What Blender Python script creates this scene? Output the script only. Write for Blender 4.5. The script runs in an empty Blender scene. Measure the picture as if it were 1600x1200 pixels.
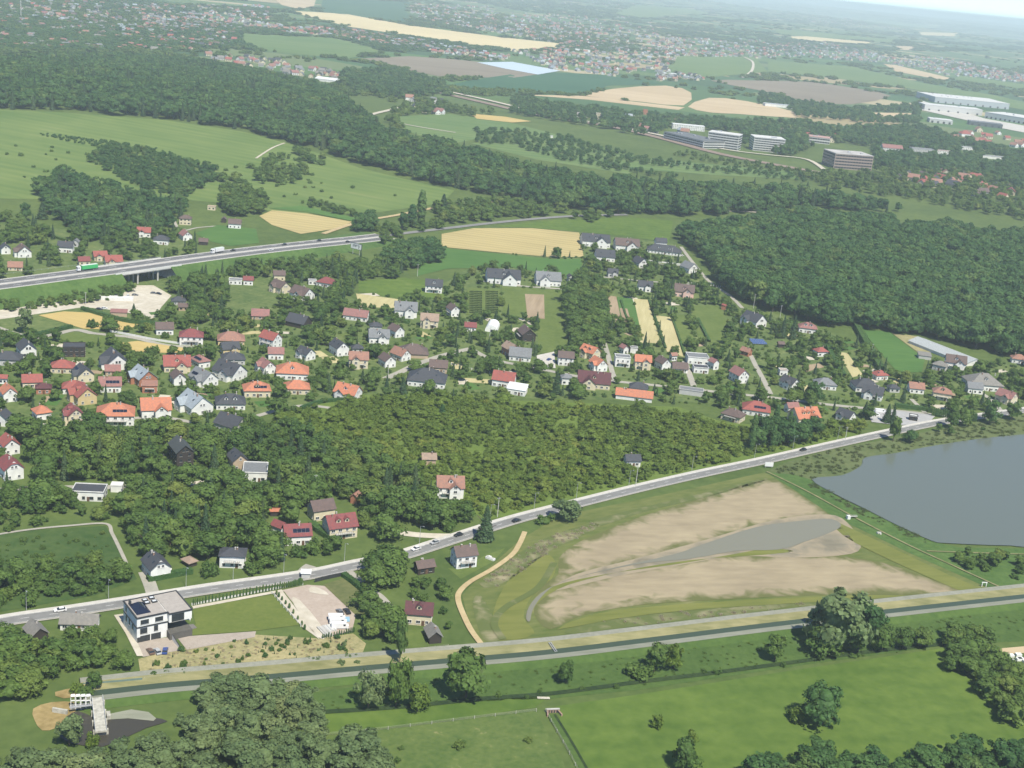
import bpy, math, random
import numpy as np
from mathutils import Vector, Matrix
from mathutils.geometry import delaunay_2d_cdt
R = math.radians
SC = bpy.context.scene
COL = SC.collection
random.seed(7)
RNG = np.random.default_rng(11)

# ------------------------------------------------------------------ camera
CAM_H = 240.0
FPX = 2000.0                      # focal length in pixels of a 1600 px wide frame
ROLL = math.atan(0.1)
PITCH = math.atan(645.0 / FPX)
_r0 = Vector((1, 0, 0)); _u0 = Vector((0, math.sin(PITCH), math.cos(PITCH)))
C_F = Vector((0, math.cos(PITCH), -math.sin(PITCH)))
C_R = _r0 * math.cos(ROLL) + _u0 * math.sin(ROLL)
C_U = _u0 * math.cos(ROLL) - _r0 * math.sin(ROLL)
cam_data = bpy.data.cameras.new('camera')
cam_data.sensor_fit = 'HORIZONTAL'; cam_data.sensor_width = 36.0
cam_data.lens = 36.0 * FPX / 1600.0
cam_data.clip_start = 1.0; cam_data.clip_end = 200000.0
cam = bpy.data.objects.new('camera', cam_data); COL.objects.link(cam)
cam.matrix_world = Matrix(((C_R.x, C_U.x, -C_F.x, 0), (C_R.y, C_U.y, -C_F.y, 0), (C_R.z, C_U.z, -C_F.z, CAM_H), (0, 0, 0, 1)))
SC.camera = cam

# ------------------------------------------------------------------ light
SUN_EL = R(56.0)
SUN_AZ = R(150.0)                 # clockwise from +Y: the sun stands behind the camera, to the right
sdir = Vector((math.sin(SUN_AZ) * math.cos(SUN_EL), math.cos(SUN_AZ) * math.cos(SUN_EL), math.sin(SUN_EL)))
world = bpy.data.worlds.new('World'); SC.world = world; world.use_nodes = True
wn = world.node_tree; bg = wn.nodes['Background']
sky = wn.nodes.new('ShaderNodeTexSky'); sky.sky_type = 'NISHITA'; sky.sun_disc = False
sky.sun_elevation = SUN_EL; sky.sun_rotation = SUN_AZ; sky.air_density = 0.6; sky.dust_density = 0.0; sky.ozone_density = 1.5
tint = wn.nodes.new('ShaderNodeMix'); tint.data_type = 'RGBA'; tint.blend_type = 'MULTIPLY'; tint.inputs[0].default_value = 1.0; tint.inputs[7].default_value = (0.74, 0.88, 1.0, 1)
wn.links.new(sky.outputs[0], tint.inputs[6]); wn.links.new(tint.outputs[2], bg.inputs[0]); bg.inputs[1].default_value = 0.11
sun_d = bpy.data.lights.new('sun', 'SUN'); sun_d.energy = 4.1; sun_d.angle = R(0.5); sun_d.color = (1.0, 0.94, 0.80)
sun = bpy.data.objects.new('sun', sun_d); COL.objects.link(sun)
sun.rotation_euler = (-sdir).to_track_quat('-Z', 'Y').to_euler()
SC.view_settings.view_transform = 'Standard'; SC.view_settings.look = 'None'
SC.view_settings.gamma = 1.0; SC.view_settings.use_curve_mapping = False
SC.view_settings.exposure = 0.74
SC.cycles.max_bounces = 6; SC.cycles.diffuse_bounces = 3; SC.cycles.glossy_bounces = 2
SC.cycles.transmission_bounces = 3; SC.cycles.transparent_max_bounces = 4; SC.cycles.volume_bounces = 2
HAZE_DENSITY = 0.92e-4

# ------------------------------------------------------------------ terrain
def hterr(x, y):
    x = np.asarray(x, float); y = np.asarray(y, float)
    h = 26 * np.exp(-(((x + 650) / 520) ** 2 + ((y - 1750) / 330) ** 2) / 2)
    far = np.clip((y - 4500) / 5000, 0, 1); far = far * far * (3 - 2 * far)
    h = h + far * (34 + 26 * np.sin(x / 1900 + 1.3) * np.cos(y / 3300 + x / 5200) + 16 * np.sin(x / 820 + y / 1700))
    vf = np.clip((y - 14000) / 9000, 0, 1)
    h = h + vf * (30 + 24 * np.sin(x / 2600 + y / 9000 + .6) + 14 * np.sin(x / 1050 + 2.0))
    return np.maximum(h, 0)

def rays(px, py):
    px = np.asarray(px, float); py = np.asarray(py, float)
    a = (px - 800) / FPX; b = (600 - py) / FPX
    return [C_F[i] + a * C_R[i] + b * C_U[i] for i in range(3)]

def G(px, py, z=None):
    """ground point seen at a pixel of the 1600x1200 frame (at height z over flat ground, or on the terrain)"""
    dx, dy, dz = rays(px, py)
    dz = np.minimum(dz, -1e-4)
    zz = 0.0 if z is None else z
    t = (zz - CAM_H) / dz
    if True:
        t0 = t.copy() if hasattr(t, 'copy') else t
        lo = np.asarray(t * 0.35, float); hi = np.asarray(t, float)
        for s in np.linspace(0.35, 1.0, 90)[1:]:      # first crossing
            tt = t0 * s
            under = (CAM_H + tt * dz) < hterr(tt * dx, tt * dy) + zz
            better = under & (tt < hi)
            hi = np.where(better, tt, hi)
            lo = np.where(~under & (tt < hi), tt, lo)
        for _ in range(24):
            m = (lo + hi) / 2
            under = (CAM_H + m * dz) < hterr(m * dx, m * dy) + zz
            hi = np.where(under, m, hi); lo = np.where(under, lo, m)
        t = (lo + hi) / 2
    x = t * dx; y = t * dy
    return x, y

def P(px, py, z=0.0):
    x, y = G(np.array([px]), np.array([py]), z)
    x = float(x[0]); y = float(y[0])
    return Vector((x, y, float(hterr(x, y))))

def proj(x, y, z):
    """world -> pixel of the 1600x1200 frame, and pixels per metre"""
    x = np.asarray(x, float); y = np.asarray(y, float); z = np.asarray(z, float) - CAM_H
    d = x * C_F.x + y * C_F.y + z * C_F.z
    u = x * C_R.x + y * C_R.y + z * C_R.z
    v = x * C_U.x + y * C_U.y + z * C_U.z
    return 800 + FPX * u / d, 600 - FPX * v / d, FPX / d

def inpoly(px, py, poly):
    px = np.asarray(px, float); py = np.asarray(py, float)
    c = np.zeros(px.shape, bool); n = len(poly)
    for i in range(n):
        x1, y1 = poly[i]; x2, y2 = poly[i - 1]
        if y1 == y2: continue
        c ^= ((y1 > py) != (y2 > py)) & (px < (x2 - x1) * (py - y1) / (y2 - y1) + x1)
    return c

# ------------------------------------------------------------------ tags, objects
def tag(o, label=None, cat=None, group=None, kind=None):
    if label: o['label'] = label
    if cat: o['category'] = cat
    if group: o['group'] = group
    if kind: o['kind'] = kind
    return o
def empty(name, loc, rz=0.0):
    o = bpy.data.objects.new(name, None); COL.objects.link(o)
    o.location = loc; o.rotation_euler = (0, 0, rz); o.empty_display_size = 1
    return o
def link(name, me, parent=None, loc=None, rz=None):
    o = bpy.data.objects.new(name, me); COL.objects.link(o)
    if parent: o.parent = parent
    if loc is not None: o.location = loc
    if rz is not None: o.rotation_euler = (0, 0, rz)
    return o

class MB:
    """collects faces with materials, builds one mesh"""
    def __init__(s): s.v = []; s.f = []; s.m = []; s.mats = []
    def mi(s, m):
        if m not in s.mats: s.mats.append(m)
        return s.mats.index(m)
    def face(s, pts, m):
        i = len(s.v); s.v += [tuple(p) for p in pts]; s.f.append(tuple(range(i, i + len(pts)))); s.m.append(s.mi(m))
    def box(s, c, d, m, rz=0.0, top=None):
        cx, cy, cz = c; a, b, h = d[0] / 2, d[1] / 2, d[2] / 2; co, si = math.cos(rz), math.sin(rz)
        P8 = []
        for zz in (-h, h):
            for xx, yy in ((-a, -b), (a, -b), (a, b), (-a, b)):
                P8.append((cx + xx * co - yy * si, cy + xx * si + yy * co, cz + zz))
        for q, mm in (((3, 2, 1, 0), m), ((4, 5, 6, 7), top or m), ((0, 1, 5, 4), m), ((1, 2, 6, 5), m), ((2, 3, 7, 6), m), ((3, 0, 4, 7), m)):
            s.face([P8[k] for k in q], mm)
    def prism(s, poly, z0, z1, m, top=None):
        """vertical prism over a ccw xy polygon"""
        n = len(poly)
        s.face([(x, y, z1) for x, y in poly], top or m)
        s.face([(x, y, z0) for x, y in reversed(poly)], m)
        for i in range(n):
            a, b = poly[i], poly[(i + 1) % n]
            s.face([(a[0], a[1], z0), (b[0], b[1], z0), (b[0], b[1], z1), (a[0], a[1], z1)], m)
    def cyl(s, p0, p1, r0, r1, m, n=8):
        p0 = Vector(p0); p1 = Vector(p1); ax = (p1 - p0).normalized()
        u = ax.orthogonal().normalized(); w = ax.cross(u)
        A = [p0 + (u * math.cos(2 * math.pi * i / n) + w * math.sin(2 * math.pi * i / n)) * r0 for i in range(n)]
        B = [p1 + (u * math.cos(2 * math.pi * i / n) + w * math.sin(2 * math.pi * i / n)) * r1 for i in range(n)]
        for i in range(n):
            j = (i + 1) % n; s.face([A[i], A[j], B[j], B[i]], m)
        s.face(B, m); s.face(A[::-1], m)
    def mesh(s, name):
        me = bpy.data.meshes.new(name); me.from_pydata(s.v, [], s.f)
        for m in s.mats: me.materials.append(m)
        me.polygons.foreach_set('material_index', s.m); me.update()
        return me
    def build(s, name, parent=None, loc=None, rz=None):
        return link(name, s.mesh(name), parent, loc, rz)

# ------------------------------------------------------------------ materials
MATS = {}
def lum(c, f): return (min(c[0] * f, 1), min(c[1] * f, 1), min(c[2] * f, 1), 1)
def new_mat(name):
    m = bpy.data.materials.new(name); m.use_nodes = True
    n = m.node_tree.nodes; b = n['Principled BSDF']
    return m, n, m.node_tree.links, b
def mat(name, c, rough=0.7, var=0.18, scale=0.6, metal=0.0, spec=0.3, obj=False):
    """plain surface with a little colour noise"""
    if name in MATS: return MATS[name]
    m, n, l, b = new_mat(name)
    b.inputs['Roughness'].default_value = rough; b.inputs['Metallic'].default_value = metal
    b.inputs['Specular IOR Level'].default_value = spec
    tc = n.new('ShaderNodeTexCoord'); no = n.new('ShaderNodeTexNoise'); no.inputs['Scale'].default_value = scale; no.inputs['Detail'].default_value = 4
    l.new(tc.outputs['Object'], no.inputs['Vector'])
    cr = n.new('ShaderNodeValToRGB'); cr.color_ramp.elements[0].position = 0.3; cr.color_ramp.elements[1].position = 0.7
    cr.color_ramp.elements[0].color = lum(c, 1 - var); cr.color_ramp.elements[1].color = lum(c, 1 + var)
    l.new(no.outputs['Fac'], cr.inputs[0]); l.new(cr.outputs[0], b.inputs['Base Color'])
    MATS[name] = m; return m
def roof_mat(name, c, rough=0.75, course=0.35):
    """tile or sheet courses down the slope, with weathering"""
    if name in MATS: return MATS[name]
    m, n, l, b = new_mat(name)
    b.inputs['Roughness'].default_value = rough; b.inputs['Specular IOR Level'].default_value = 0.25
    tc = n.new('ShaderNodeTexCoord'); no = n.new('ShaderNodeTexNoise'); no.inputs['Scale'].default_value = 0.9; no.inputs['Detail'].default_value = 6
    l.new(tc.outputs['Object'], no.inputs['Vector'])
    no2 = n.new('ShaderNodeTexNoise'); no2.inputs['Scale'].default_value = 5.0; no2.inputs['Detail'].default_value = 2
    l.new(tc.outputs['Object'], no2.inputs['Vector'])
    ad = n.new('ShaderNodeMath'); ad.operation = 'MULTIPLY_ADD'; ad.inputs[1].default_value = 0.45
    l.new(no2.outputs['Fac'], ad.inputs[0]); 
    mu = n.new('ShaderNodeMath'); mu.operation = 'MULTIPLY'; mu.inputs[1].default_value = 0.55
    l.new(no.outputs['Fac'], mu.inputs[0]); l.new(mu.outputs[0], ad.inputs[2])
    cr = n.new('ShaderNodeValToRGB'); cr.color_ramp.elements[0].position = 0.32; cr.color_ramp.elements[1].position = 0.68
    g_ = sum(c) / 3; cw_ = tuple(.55 * v + .45 * (g_ * .9 + .02) for v in c)
    cr.color_ramp.elements[0].color = lum(cw_, 0.74); cr.color_ramp.elements[1].color = lum(c, 1.18)
    l.new(ad.outputs[0], cr.inputs[0]); l.new(cr.outputs[0], b.inputs['Base Color'])
    wv = n.new('ShaderNodeTexWave'); wv.bands_direction = 'Z'; wv.inputs['Scale'].default_value = 1.4; wv.inputs['Distortion'].default_value = 0.4
    l.new(tc.outputs['Object'], wv.inputs['Vector'])
    bp = n.new('ShaderNodeBump'); bp.inputs['Strength'].default_value = course; bp.inputs['Distance'].default_value = 0.06
    l.new(wv.outputs['Fac'], bp.inputs['Height']); l.new(bp.outputs[0], b.inputs['Normal'])
    MATS[name] = m; return m
def field_mat(name, c1, c2, ang=0.0, fine=0.35, stretch=1.0, big=0.015, c3=None, rough=0.95, bump=0.0, mid=0.5, rows=0.0, rowk=0.12, edge=None):
    """land cover: large soft patches mixed with fine grain, optionally stretched into rows at angle ang"""
    if name in MATS: return MATS[name]
    m, n, l, b = new_mat(name)
    b.inputs['Roughness'].default_value = rough; b.inputs['Specular IOR Level'].default_value = 0.1
    ge = n.new('ShaderNodeNewGeometry')
    mp = n.new('ShaderNodeMapping'); mp.inputs['Rotation'].default_value = (0, 0, -ang); mp.inputs['Scale'].default_value = (1.0 / stretch, 1, 1)
    # rotate first, then squeeze: two mapping nodes
    mp0 = n.new('ShaderNodeMapping'); mp0.inputs['Rotation'].default_value = (0, 0, -ang)
    mp.inputs['Rotation'].default_value = (0, 0, 0)
    l.new(ge.outputs['Position'], mp0.inputs['Vector']); l.new(mp0.outputs[0], mp.inputs['Vector'])
    def noise(scale, detail, vec, dist=0.0):
        t = n.new('ShaderNodeTexNoise'); t.inputs['Scale'].default_value = scale; t.inputs['Detail'].default_value = detail
        t.inputs['Distortion'].default_value = dist; l.new(vec, t.inputs['Vector']); return t.outputs['Fac']
    f = noise(fine, 5, mp.outputs[0]); g = noise(big, 4, ge.outputs['Position'], 0.6); k = noise(big * 5.3, 4, mp.outputs[0], 0.3)
    a1 = n.new('ShaderNodeMath'); a1.operation = 'MULTIPLY'; a1.inputs[1].default_value = 0.36; l.new(f, a1.inputs[0])
    a2 = n.new('ShaderNodeMath'); a2.operation = 'MULTIPLY_ADD'; a2.inputs[1].default_value = 0.36; l.new(g, a2.inputs[0]); l.new(a1.outputs[0], a2.inputs[2])
    a3 = n.new('ShaderNodeMath'); a3.operation = 'MULTIPLY_ADD'; a3.inputs[1].default_value = 0.28; l.new(k, a3.inputs[0]); l.new(a2.outputs[0], a3.inputs[2])
    if rows:            # mowing or drilling rows
        wv = n.new('ShaderNodeTexWave'); wv.bands_direction = 'Y'; wv.inputs['Scale'].default_value = 0.314 / rows; wv.inputs['Distortion'].default_value = 1.6; wv.inputs['Detail'].default_value = 3; wv.inputs['Detail Scale'].default_value = 0.6
        l.new(mp0.outputs[0], wv.inputs['Vector']); ws = n.new('ShaderNodeMath'); ws.operation = 'SUBTRACT'; ws.inputs[1].default_value = 0.5; l.new(wv.outputs['Fac'], ws.inputs[0])
        a4 = n.new('ShaderNodeMath'); a4.operation = 'MULTIPLY_ADD'; a4.inputs[1].default_value = rowk; l.new(ws.outputs[0], a4.inputs[0]); l.new(a3.outputs[0], a4.inputs[2]); a3 = a4
    cr = n.new('ShaderNodeValToRGB'); e = cr.color_ramp.elements
    e[0].position = mid - 0.12; e[0].color = (*c1, 1); e[1].position = mid + 0.12; e[1].color = (*c2, 1)
    if c3:
        x = e.new(mid + 0.2); x.color = (*c3, 1)
    l.new(a3.outputs[0], cr.inputs[0]); l.new(cr.outputs[0], b.inputs['Base Color'])
    if edge:            # ragged margin where the neighbouring cover grows in
        at = n.new('ShaderNodeAttribute'); at.attribute_name = 'margin'; en = noise(0.09, 5, ge.outputs['Position'], 1.0)
        em = n.new('ShaderNodeMath'); em.operation = 'MULTIPLY_ADD'; em.inputs[1].default_value = 2.2; l.new(en, em.inputs[0]); es = n.new('ShaderNodeMath'); es.operation = 'MULTIPLY'; es.inputs[1].default_value = 1.5; l.new(at.outputs['Fac'], es.inputs[0]); l.new(es.outputs[0], em.inputs[2])
        er = n.new('ShaderNodeMapRange'); er.inputs['From Min'].default_value = 1.15; er.inputs['From Max'].default_value = 1.75; l.new(em.outputs[0], er.inputs['Value'])
        mx = n.new('ShaderNodeMix'); mx.data_type = 'RGBA'; l.new(er.outputs[0], mx.inputs[0]); mx.inputs[6].default_value = (*edge, 1); l.new(cr.outputs[0], mx.inputs[7]); l.new(mx.outputs[2], b.inputs['Base Color'])
    if bump:
        bp = n.new('ShaderNodeBump'); bp.inputs['Strength'].default_value = bump; bp.inputs['Distance'].default_value = 0.5
        l.new(f, bp.inputs['Height']); l.new(bp.outputs[0], b.inputs['Normal'])
    MATS[name] = m; return m
def glass_mat():
    if 'window glass' in MATS: return MATS['window glass']
    m, n, l, b = new_mat('window glass')
    b.inputs['Base Color'].default_value = (0.025, 0.032, 0.04, 1); b.inputs['Roughness'].default_value = 0.12; b.inputs['Specular IOR Level'].default_value = 0.5
    MATS['window glass'] = m; return m
def leaf_mat(name, dark, light, yellow, tr=0.34):
    if name in MATS: return MATS[name]
    m, n, l, b = new_mat(name)
    b.inputs['Roughness'].default_value = 0.6; b.inputs['Specular IOR Level'].default_value = 0.2
    oi = n.new('ShaderNodeObjectInfo'); cr = n.new('ShaderNodeValToRGB'); e = cr.color_ramp.elements
    e[0].position = 0.0; e[0].color = (*dark, 1); e[1].position = 0.72; e[1].color = (*light, 1); x = e.new(1.0); x.color = (*yellow, 1)
    l.new(oi.outputs['Random'], cr.inputs[0])
    tc = n.new('ShaderNodeTexCoord'); no = n.new('ShaderNodeTexNoise'); no.inputs['Scale'].default_value = 9.0; no.inputs['Detail'].default_value = 3
    l.new(tc.outputs['Object'], no.inputs['Vector'])
    mr = n.new('ShaderNodeMapRange'); mr.inputs['From Min'].default_value = 0.3; mr.inputs['From Max'].default_value = 0.7; mr.inputs['To Min'].default_value = 0.68; mr.inputs['To Max'].default_value = 1.32
    l.new(no.outputs['Fac'], mr.inputs['Value'])
    ln = n.new('ShaderNodeTexNoise'); ln.inputs['Scale'].default_value = 0.022; ln.inputs['Detail'].default_value = 2; l.new(oi.outputs['Location'], ln.inputs['Vector'])
    rm_ = n.new('ShaderNodeMath'); rm_.operation = 'MULTIPLY_ADD'; rm_.inputs[1].default_value = 0.62; l.new(oi.outputs['Random'], rm_.inputs[0])
    lm_ = n.new('ShaderNodeMapRange'); lm_.inputs['From Min'].default_value = 0.35; lm_.inputs['From Max'].default_value = 0.65; lm_.inputs['To Max'].default_value = 0.38; l.new(ln.outputs['Fac'], lm_.inputs['Value']); l.new(lm_.outputs[0], rm_.inputs[2]); l.new(rm_.outputs[0], cr.inputs[0])
    mx = n.new('ShaderNodeMix'); mx.data_type = 'RGBA'; mx.blend_type = 'MULTIPLY'; mx.inputs[0].default_value = 1.0
    l.new(cr.outputs[0], mx.inputs[6]); l.new(mr.outputs[0], mx.inputs[7]); l.new(mx.outputs[2], b.inputs['Base Color'])
    t = n.new('ShaderNodeBsdfTranslucent'); l.new(mx.outputs[2], t.inputs[0])
    ms = n.new('ShaderNodeMixShader'); ms.inputs[0].default_value = tr
    l.new(b.outputs[0], ms.inputs[1]); l.new(t.outputs[0], ms.inputs[2]); l.new(ms.outputs[0], n['Material Output'].inputs['Surface'])
    MATS[name] = m; return m

WHITE = mat('white render', (0.66, 0.66, 0.64), 0.8, 0.12, 0.35)
GLASS = glass_mat()
FRAME = mat('white window frame', (0.72, 0.72, 0.72), 0.5, 0.03)
DFRAME = mat('dark window frame', (0.04, 0.042, 0.045), 0.5, 0.05)
CONC = mat('pale concrete', (0.42, 0.41, 0.38), 0.85, 0.15)
STEEL = mat('galvanised steel', (0.42, 0.43, 0.44), 0.45, 0.08, metal=0.3)
BARK = mat('bark', (0.10, 0.075, 0.05), 0.9, 0.3)
SOLAR = mat('solar glass', (0.012, 0.016, 0.035), 0.12, 0.1, spec=0.6)
RUBBER = mat('tyre rubber', (0.02, 0.02, 0.02), 0.8, 0.1)
# ------------------------------------------------------------------ haze, ground
def make_haze():
    mb = MB(); m = bpy.data.materials.new('haze air'); m.use_nodes = True
    n = m.node_tree.nodes; n.remove(n['Principled BSDF'])
    v = n.new('ShaderNodeVolumePrincipled'); v.inputs['Color'].default_value = (0.80, 0.92, 1.0, 1)
    v.inputs['Density'].default_value = HAZE_DENSITY; v.inputs['Anisotropy'].default_value = 0.0
    m.node_tree.links.new(v.outputs[0], n['Material Output'].inputs['Volume'])
    mb.box((0, 25000, 129), (110000, 80000, 264), m)
    o = mb.build('haze'); tag(o, 'thin pale blue summer haze lying over the whole valley', 'haze', kind='stuff')
make_haze()

def make_ground():
    nr, na = 230, 110
    r = np.geomspace(60, 46000, nr); a = np.linspace(R(-46), R(46), na)
    rr, aa = np.meshgrid(r, a, indexing='ij')
    x = rr * np.sin(aa); y = rr * np.cos(aa) - 15
    z = hterr(x, y)
    v = np.stack([x, y, z], -1).reshape(-1, 3)
    i = np.arange((nr - 1) * (na - 1)); i = (i // (na - 1)) * na + i % (na - 1)
    f = np.stack([i, i + 1, i + na + 1, i + na], -1)[:, ::-1]
    me = bpy.data.meshes.new('ground'); me.from_pydata(v.tolist(), [], f.tolist()); me.polygons.foreach_set('use_smooth', [True] * len(f))
    m = field_mat('rough grass ground', (0.062, 0.098, 0.026), (0.105, 0.145, 0.04), fine=0.25, big=0.012, c3=(0.12, 0.15, 0.055), bump=0.3)
    # far off the grain is swapped for a patchwork of fields
    n = m.node_tree.nodes; l = m.node_tree.links; b = n['Principled BSDF']
    ge = n.new('ShaderNodeNewGeometry'); sp = n.new('ShaderNodeSeparateXYZ'); l.new(ge.outputs['Position'], sp.inputs[0])
    mp = n.new('ShaderNodeMapping'); mp.inputs['Scale'].default_value = (1 / 420, 1 / 190, 1); mp.inputs['Rotation'].default_value = (0, 0, 0.25)
    l.new(ge.outputs['Position'], mp.inputs['Vector'])
    vo = n.new('ShaderNodeTexVoronoi'); vo.inputs['Scale'].default_value = 1.0; vo.inputs['Randomness'].default_value = 0.85; l.new(mp.outputs[0], vo.inputs['Vector'])
    cr = n.new('ShaderNodeValToRGB'); cr.color_ramp.interpolation = 'CONSTANT'; e = cr.color_ramp.elements
    cols = [(0.0, (0.06, 0.12, 0.05)), (0.22, (0.10, 0.16, 0.06)), (0.40, (0.05, 0.10, 0.045)), (0.55, (0.13, 0.17, 0.075)), (0.68, (0.08, 0.15, 0.05)), (0.80, (0.30, 0.25, 0.14)), (0.86, (0.07, 0.13, 0.05)), (0.95, (0.36, 0.31, 0.19))]
    e[0].position = 0; e[0].color = (*cols[0][1], 1); e[1].position = cols[1][0]; e[1].color = (*cols[1][1], 1)
    for p, c in cols[2:]:
        x_ = e.new(p); x_.color = (*c, 1)
    sr = n.new('ShaderNodeSeparateColor'); l.new(vo.outputs['Color'], sr.inputs[0]); l.new(sr.outputs[0], cr.inputs[0])
    mr = n.new('ShaderNodeMapRange'); mr.inputs['From Min'].default_value = 2300; mr.inputs['From Max'].default_value = 2700; l.new(sp.outputs[1], mr.inputs['Value'])
    mx = n.new('ShaderNodeMix'); mx.data_type = 'RGBA'; l.new(mr.outputs[0], mx.inputs[0])
    old = b.inputs['Base Color'].links[0].from_socket
    l.new(old, mx.inputs[6]); l.new(cr.outputs[0], mx.inputs[7]); l.new(mx.outputs[2], b.inputs['Base Color'])
    me.materials.append(m)
    o = link('ground', me); tag(o, 'wide grassy valley floor under everything', 'ground', kind='structure')
make_ground()

LIFT = 0.10
def lift(x, y, layer):
    d = np.hypot(x, y)
    return LIFT * layer * (1 + np.maximum(d - 700, 0) / 700.0)

def smooth_closed(pts, n=4):
    out = []; N = len(pts)
    for i in range(N):
        p0, p1, p2, p3 = [np.array(pts[(i + k) % N], float) for k in (-1, 0, 1, 2)]
        for t in np.linspace(0, 1, n, endpoint=False):
            out.append(tuple(0.5 * ((2 * p1) + (-p0 + p2) * t + (2 * p0 - 5 * p1 + 4 * p2 - p3) * t * t + (-p0 + 3 * p1 - 3 * p2 + p3) * t ** 3)))
    return out
def smooth_open(pts, n=6):
    out = []; N = len(pts)
    for i in range(N - 1):
        p0, p1, p2, p3 = [np.array(pts[min(max(i + k, 0), N - 1)], float) for k in (-1, 0, 1, 2)]
        for t in np.linspace(0, 1, n, endpoint=False):
            out.append(tuple(0.5 * ((2 * p1) + (-p0 + p2) * t + (2 * p0 - 5 * p1 + 4 * p2 - p3) * t * t + (-p0 + 3 * p1 - 3 * p2 + p3) * t ** 3)))
    out.append(tuple(float(c) for c in pts[-1])); return out

FIELDS = []      # screen outlines that trees keep off
def sheet(name, xy, m, layer, cell=None):
    """a piece of land cover draped on the terrain"""
    xy = np.array(xy, float)
    mn, mx = xy.min(0), xy.max(0)
    d = float(np.hypot(*xy.mean(0)))
    cell = cell or (max(14.0, d / 38.0) if d > 620 else 6.0)
    pts = [Vector(p) for p in xy]; n0 = len(pts)
    if max(mx - mn) > cell * 1.4:
        gx = np.arange(mn[0] + cell / 2, mx[0], cell); gy = np.arange(mn[1] + cell / 2, mx[1], cell)
        if len(gx) * len(gy) < 9000:
            X, Y = np.meshgrid(gx, gy); k = inpoly(X.ravel(), Y.ravel(), [tuple(p) for p in xy])
            pts += [Vector((a, b)) for a, b in zip(X.ravel()[k], Y.ravel()[k])]
    edges = [(i, (i + 1) % n0) for i in range(n0)]
    vs, es, fs, *_ = delaunay_2d_cdt(pts, edges, [], 1, 1e-4)
    v = np.array([(p.x, p.y) for p in vs])
    z = hterr(v[:, 0], v[:, 1]) + lift(v[:, 0], v[:, 1], layer)
    ff = []
    for f in fs:
        a, b, c = v[f[0]], v[f[1]], v[f[2]]
        ff.append(f if (b[0] - a[0]) * (c[1] - a[1]) - (b[1] - a[1]) * (c[0] - a[0]) > 0 else f[::-1])
    me = bpy.data.meshes.new(name); me.from_pydata([(a, b, c) for (a, b), c in zip(v, z)], [], ff); me.materials.append(m)
    dm = np.full(len(v), 1e9)
    for i in range(len(xy)):
        a = xy[i]; e = xy[(i + 1) % len(xy)] - a; t = np.clip(((v - a) @ e) / max(e @ e, 1e-9), 0, 1); dm = np.minimum(dm, np.hypot(*(v - a - t[:, None] * e).T))
    at = me.attributes.new('margin', 'FLOAT', 'POINT'); at.data.foreach_set('value', np.clip(dm / 14.0, 0, 1).astype(np.float32))
    return link(name, me)
def field(name, label, poly, m, layer=1, smooth=0, keep=True):
    q = smooth_closed(poly, smooth) if smooth else poly
    q = np.array(q, float)
    if keep: FIELDS.append(poly)
    x, y = G(q[:, 0], q[:, 1])
    o = sheet(name, np.stack([x, y], -1), m, layer)
    tag(o, label, name.replace('_', ' '), kind='structure'); return o

def path_xy(px, n=6, z=0.0):
    q = np.array(smooth_open(px, n), float)
    if np.isscalar(z): zz = z
    else:
        t = np.linspace(0, 1, len(q)); zz = np.interp(t, np.linspace(0, 1, len(z)), z)
    x, y = G(q[:, 0], q[:, 1], zz)
    return np.stack([x, y], -1), (np.full(len(q), zz) if np.isscalar(zz) else zz)
def side(xy):
    t = np.gradient(xy, axis=0); t /= np.linalg.norm(t, axis=1)[:, None] + 1e-9
    return np.stack([-t[:, 1], t[:, 0]], -1)          # to the left of travel
ROADS = []       # (ground polyline, half width) that trees keep off
def ribbon(name, label, xy, o0, o1, z0, z1, m, layer=None, cat=None, kind='structure'):
    """strip between two offsets from a ground line; z0/z1 heights of its two edges above the terrain"""
    s = side(xy); A = xy + s * o0; B = xy + s * o1
    za = hterr(A[:, 0], A[:, 1]) + z0; zb = hterr(B[:, 0], B[:, 1]) + z1
    if layer: za = za + lift(A[:, 0], A[:, 1], layer); zb = zb + lift(B[:, 0], B[:, 1], layer)
    v = [tuple(p) + (float(z),) for p, z in zip(A, za)] + [tuple(p) + (float(z),) for p, z in zip(B, zb)]
    n = len(A); f = [(i, i + 1, n + i + 1, n + i) for i in range(n - 1)]
    if o0 > o1: f = [q[::-1] for q in f]
    me = bpy.data.meshes.new(name); me.from_pydata(v, [], f); me.materials.append(m)
    o = link(name, me)
    if kind: tag(o, label, cat or name.replace('_', ' '), kind=kind)
    return o
def road(name, label, px, w, m, layer=3, n=6, keep=True):
    xy, _ = path_xy(px, n)
    if keep: ROADS.append((xy, w / 2))
    return ribbon(name, label, xy, -w / 2, w / 2, 0, 0, m, layer)

# ------------------------------------------------------------------ land cover materials
FM = field_mat
M_MEADOW = FM('lush meadow', (0.064, 0.114, 0.020), (0.110, 0.165, 0.032), fine=0.22, big=0.014, c3=(0.15, 0.18, 0.05), bump=0.5, ang=0.2, rows=11, rowk=.05)
M_DEEP = FM('tall deep green grass', (0.050, 0.092, 0.022), (0.080, 0.130, 0.032), fine=0.5, big=0.03, bump=0.6)
M_HILL = FM('grazed hill meadow', (0.092, 0.150, 0.040), (0.150, 0.20, 0.060), ang=-0.30, stretch=9, fine=0.10, big=0.012, c3=(0.22, 0.215, 0.10), rows=16, rowk=.07)
M_GREEN = FM('bright green crop', (0.055, 0.125, 0.03), (0.085, 0.165, 0.04), ang=0.1, stretch=6, fine=0.3, big=0.01)
M_LAWN = FM('garden lawn', (0.085, 0.125, 0.03), (0.125, 0.165, 0.045), fine=0.5, big=0.05)
M_VLAWN = FM('mown villa lawn', (0.10, 0.135, 0.03), (0.135, 0.165, 0.04), fine=0.6, big=0.06)
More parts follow.
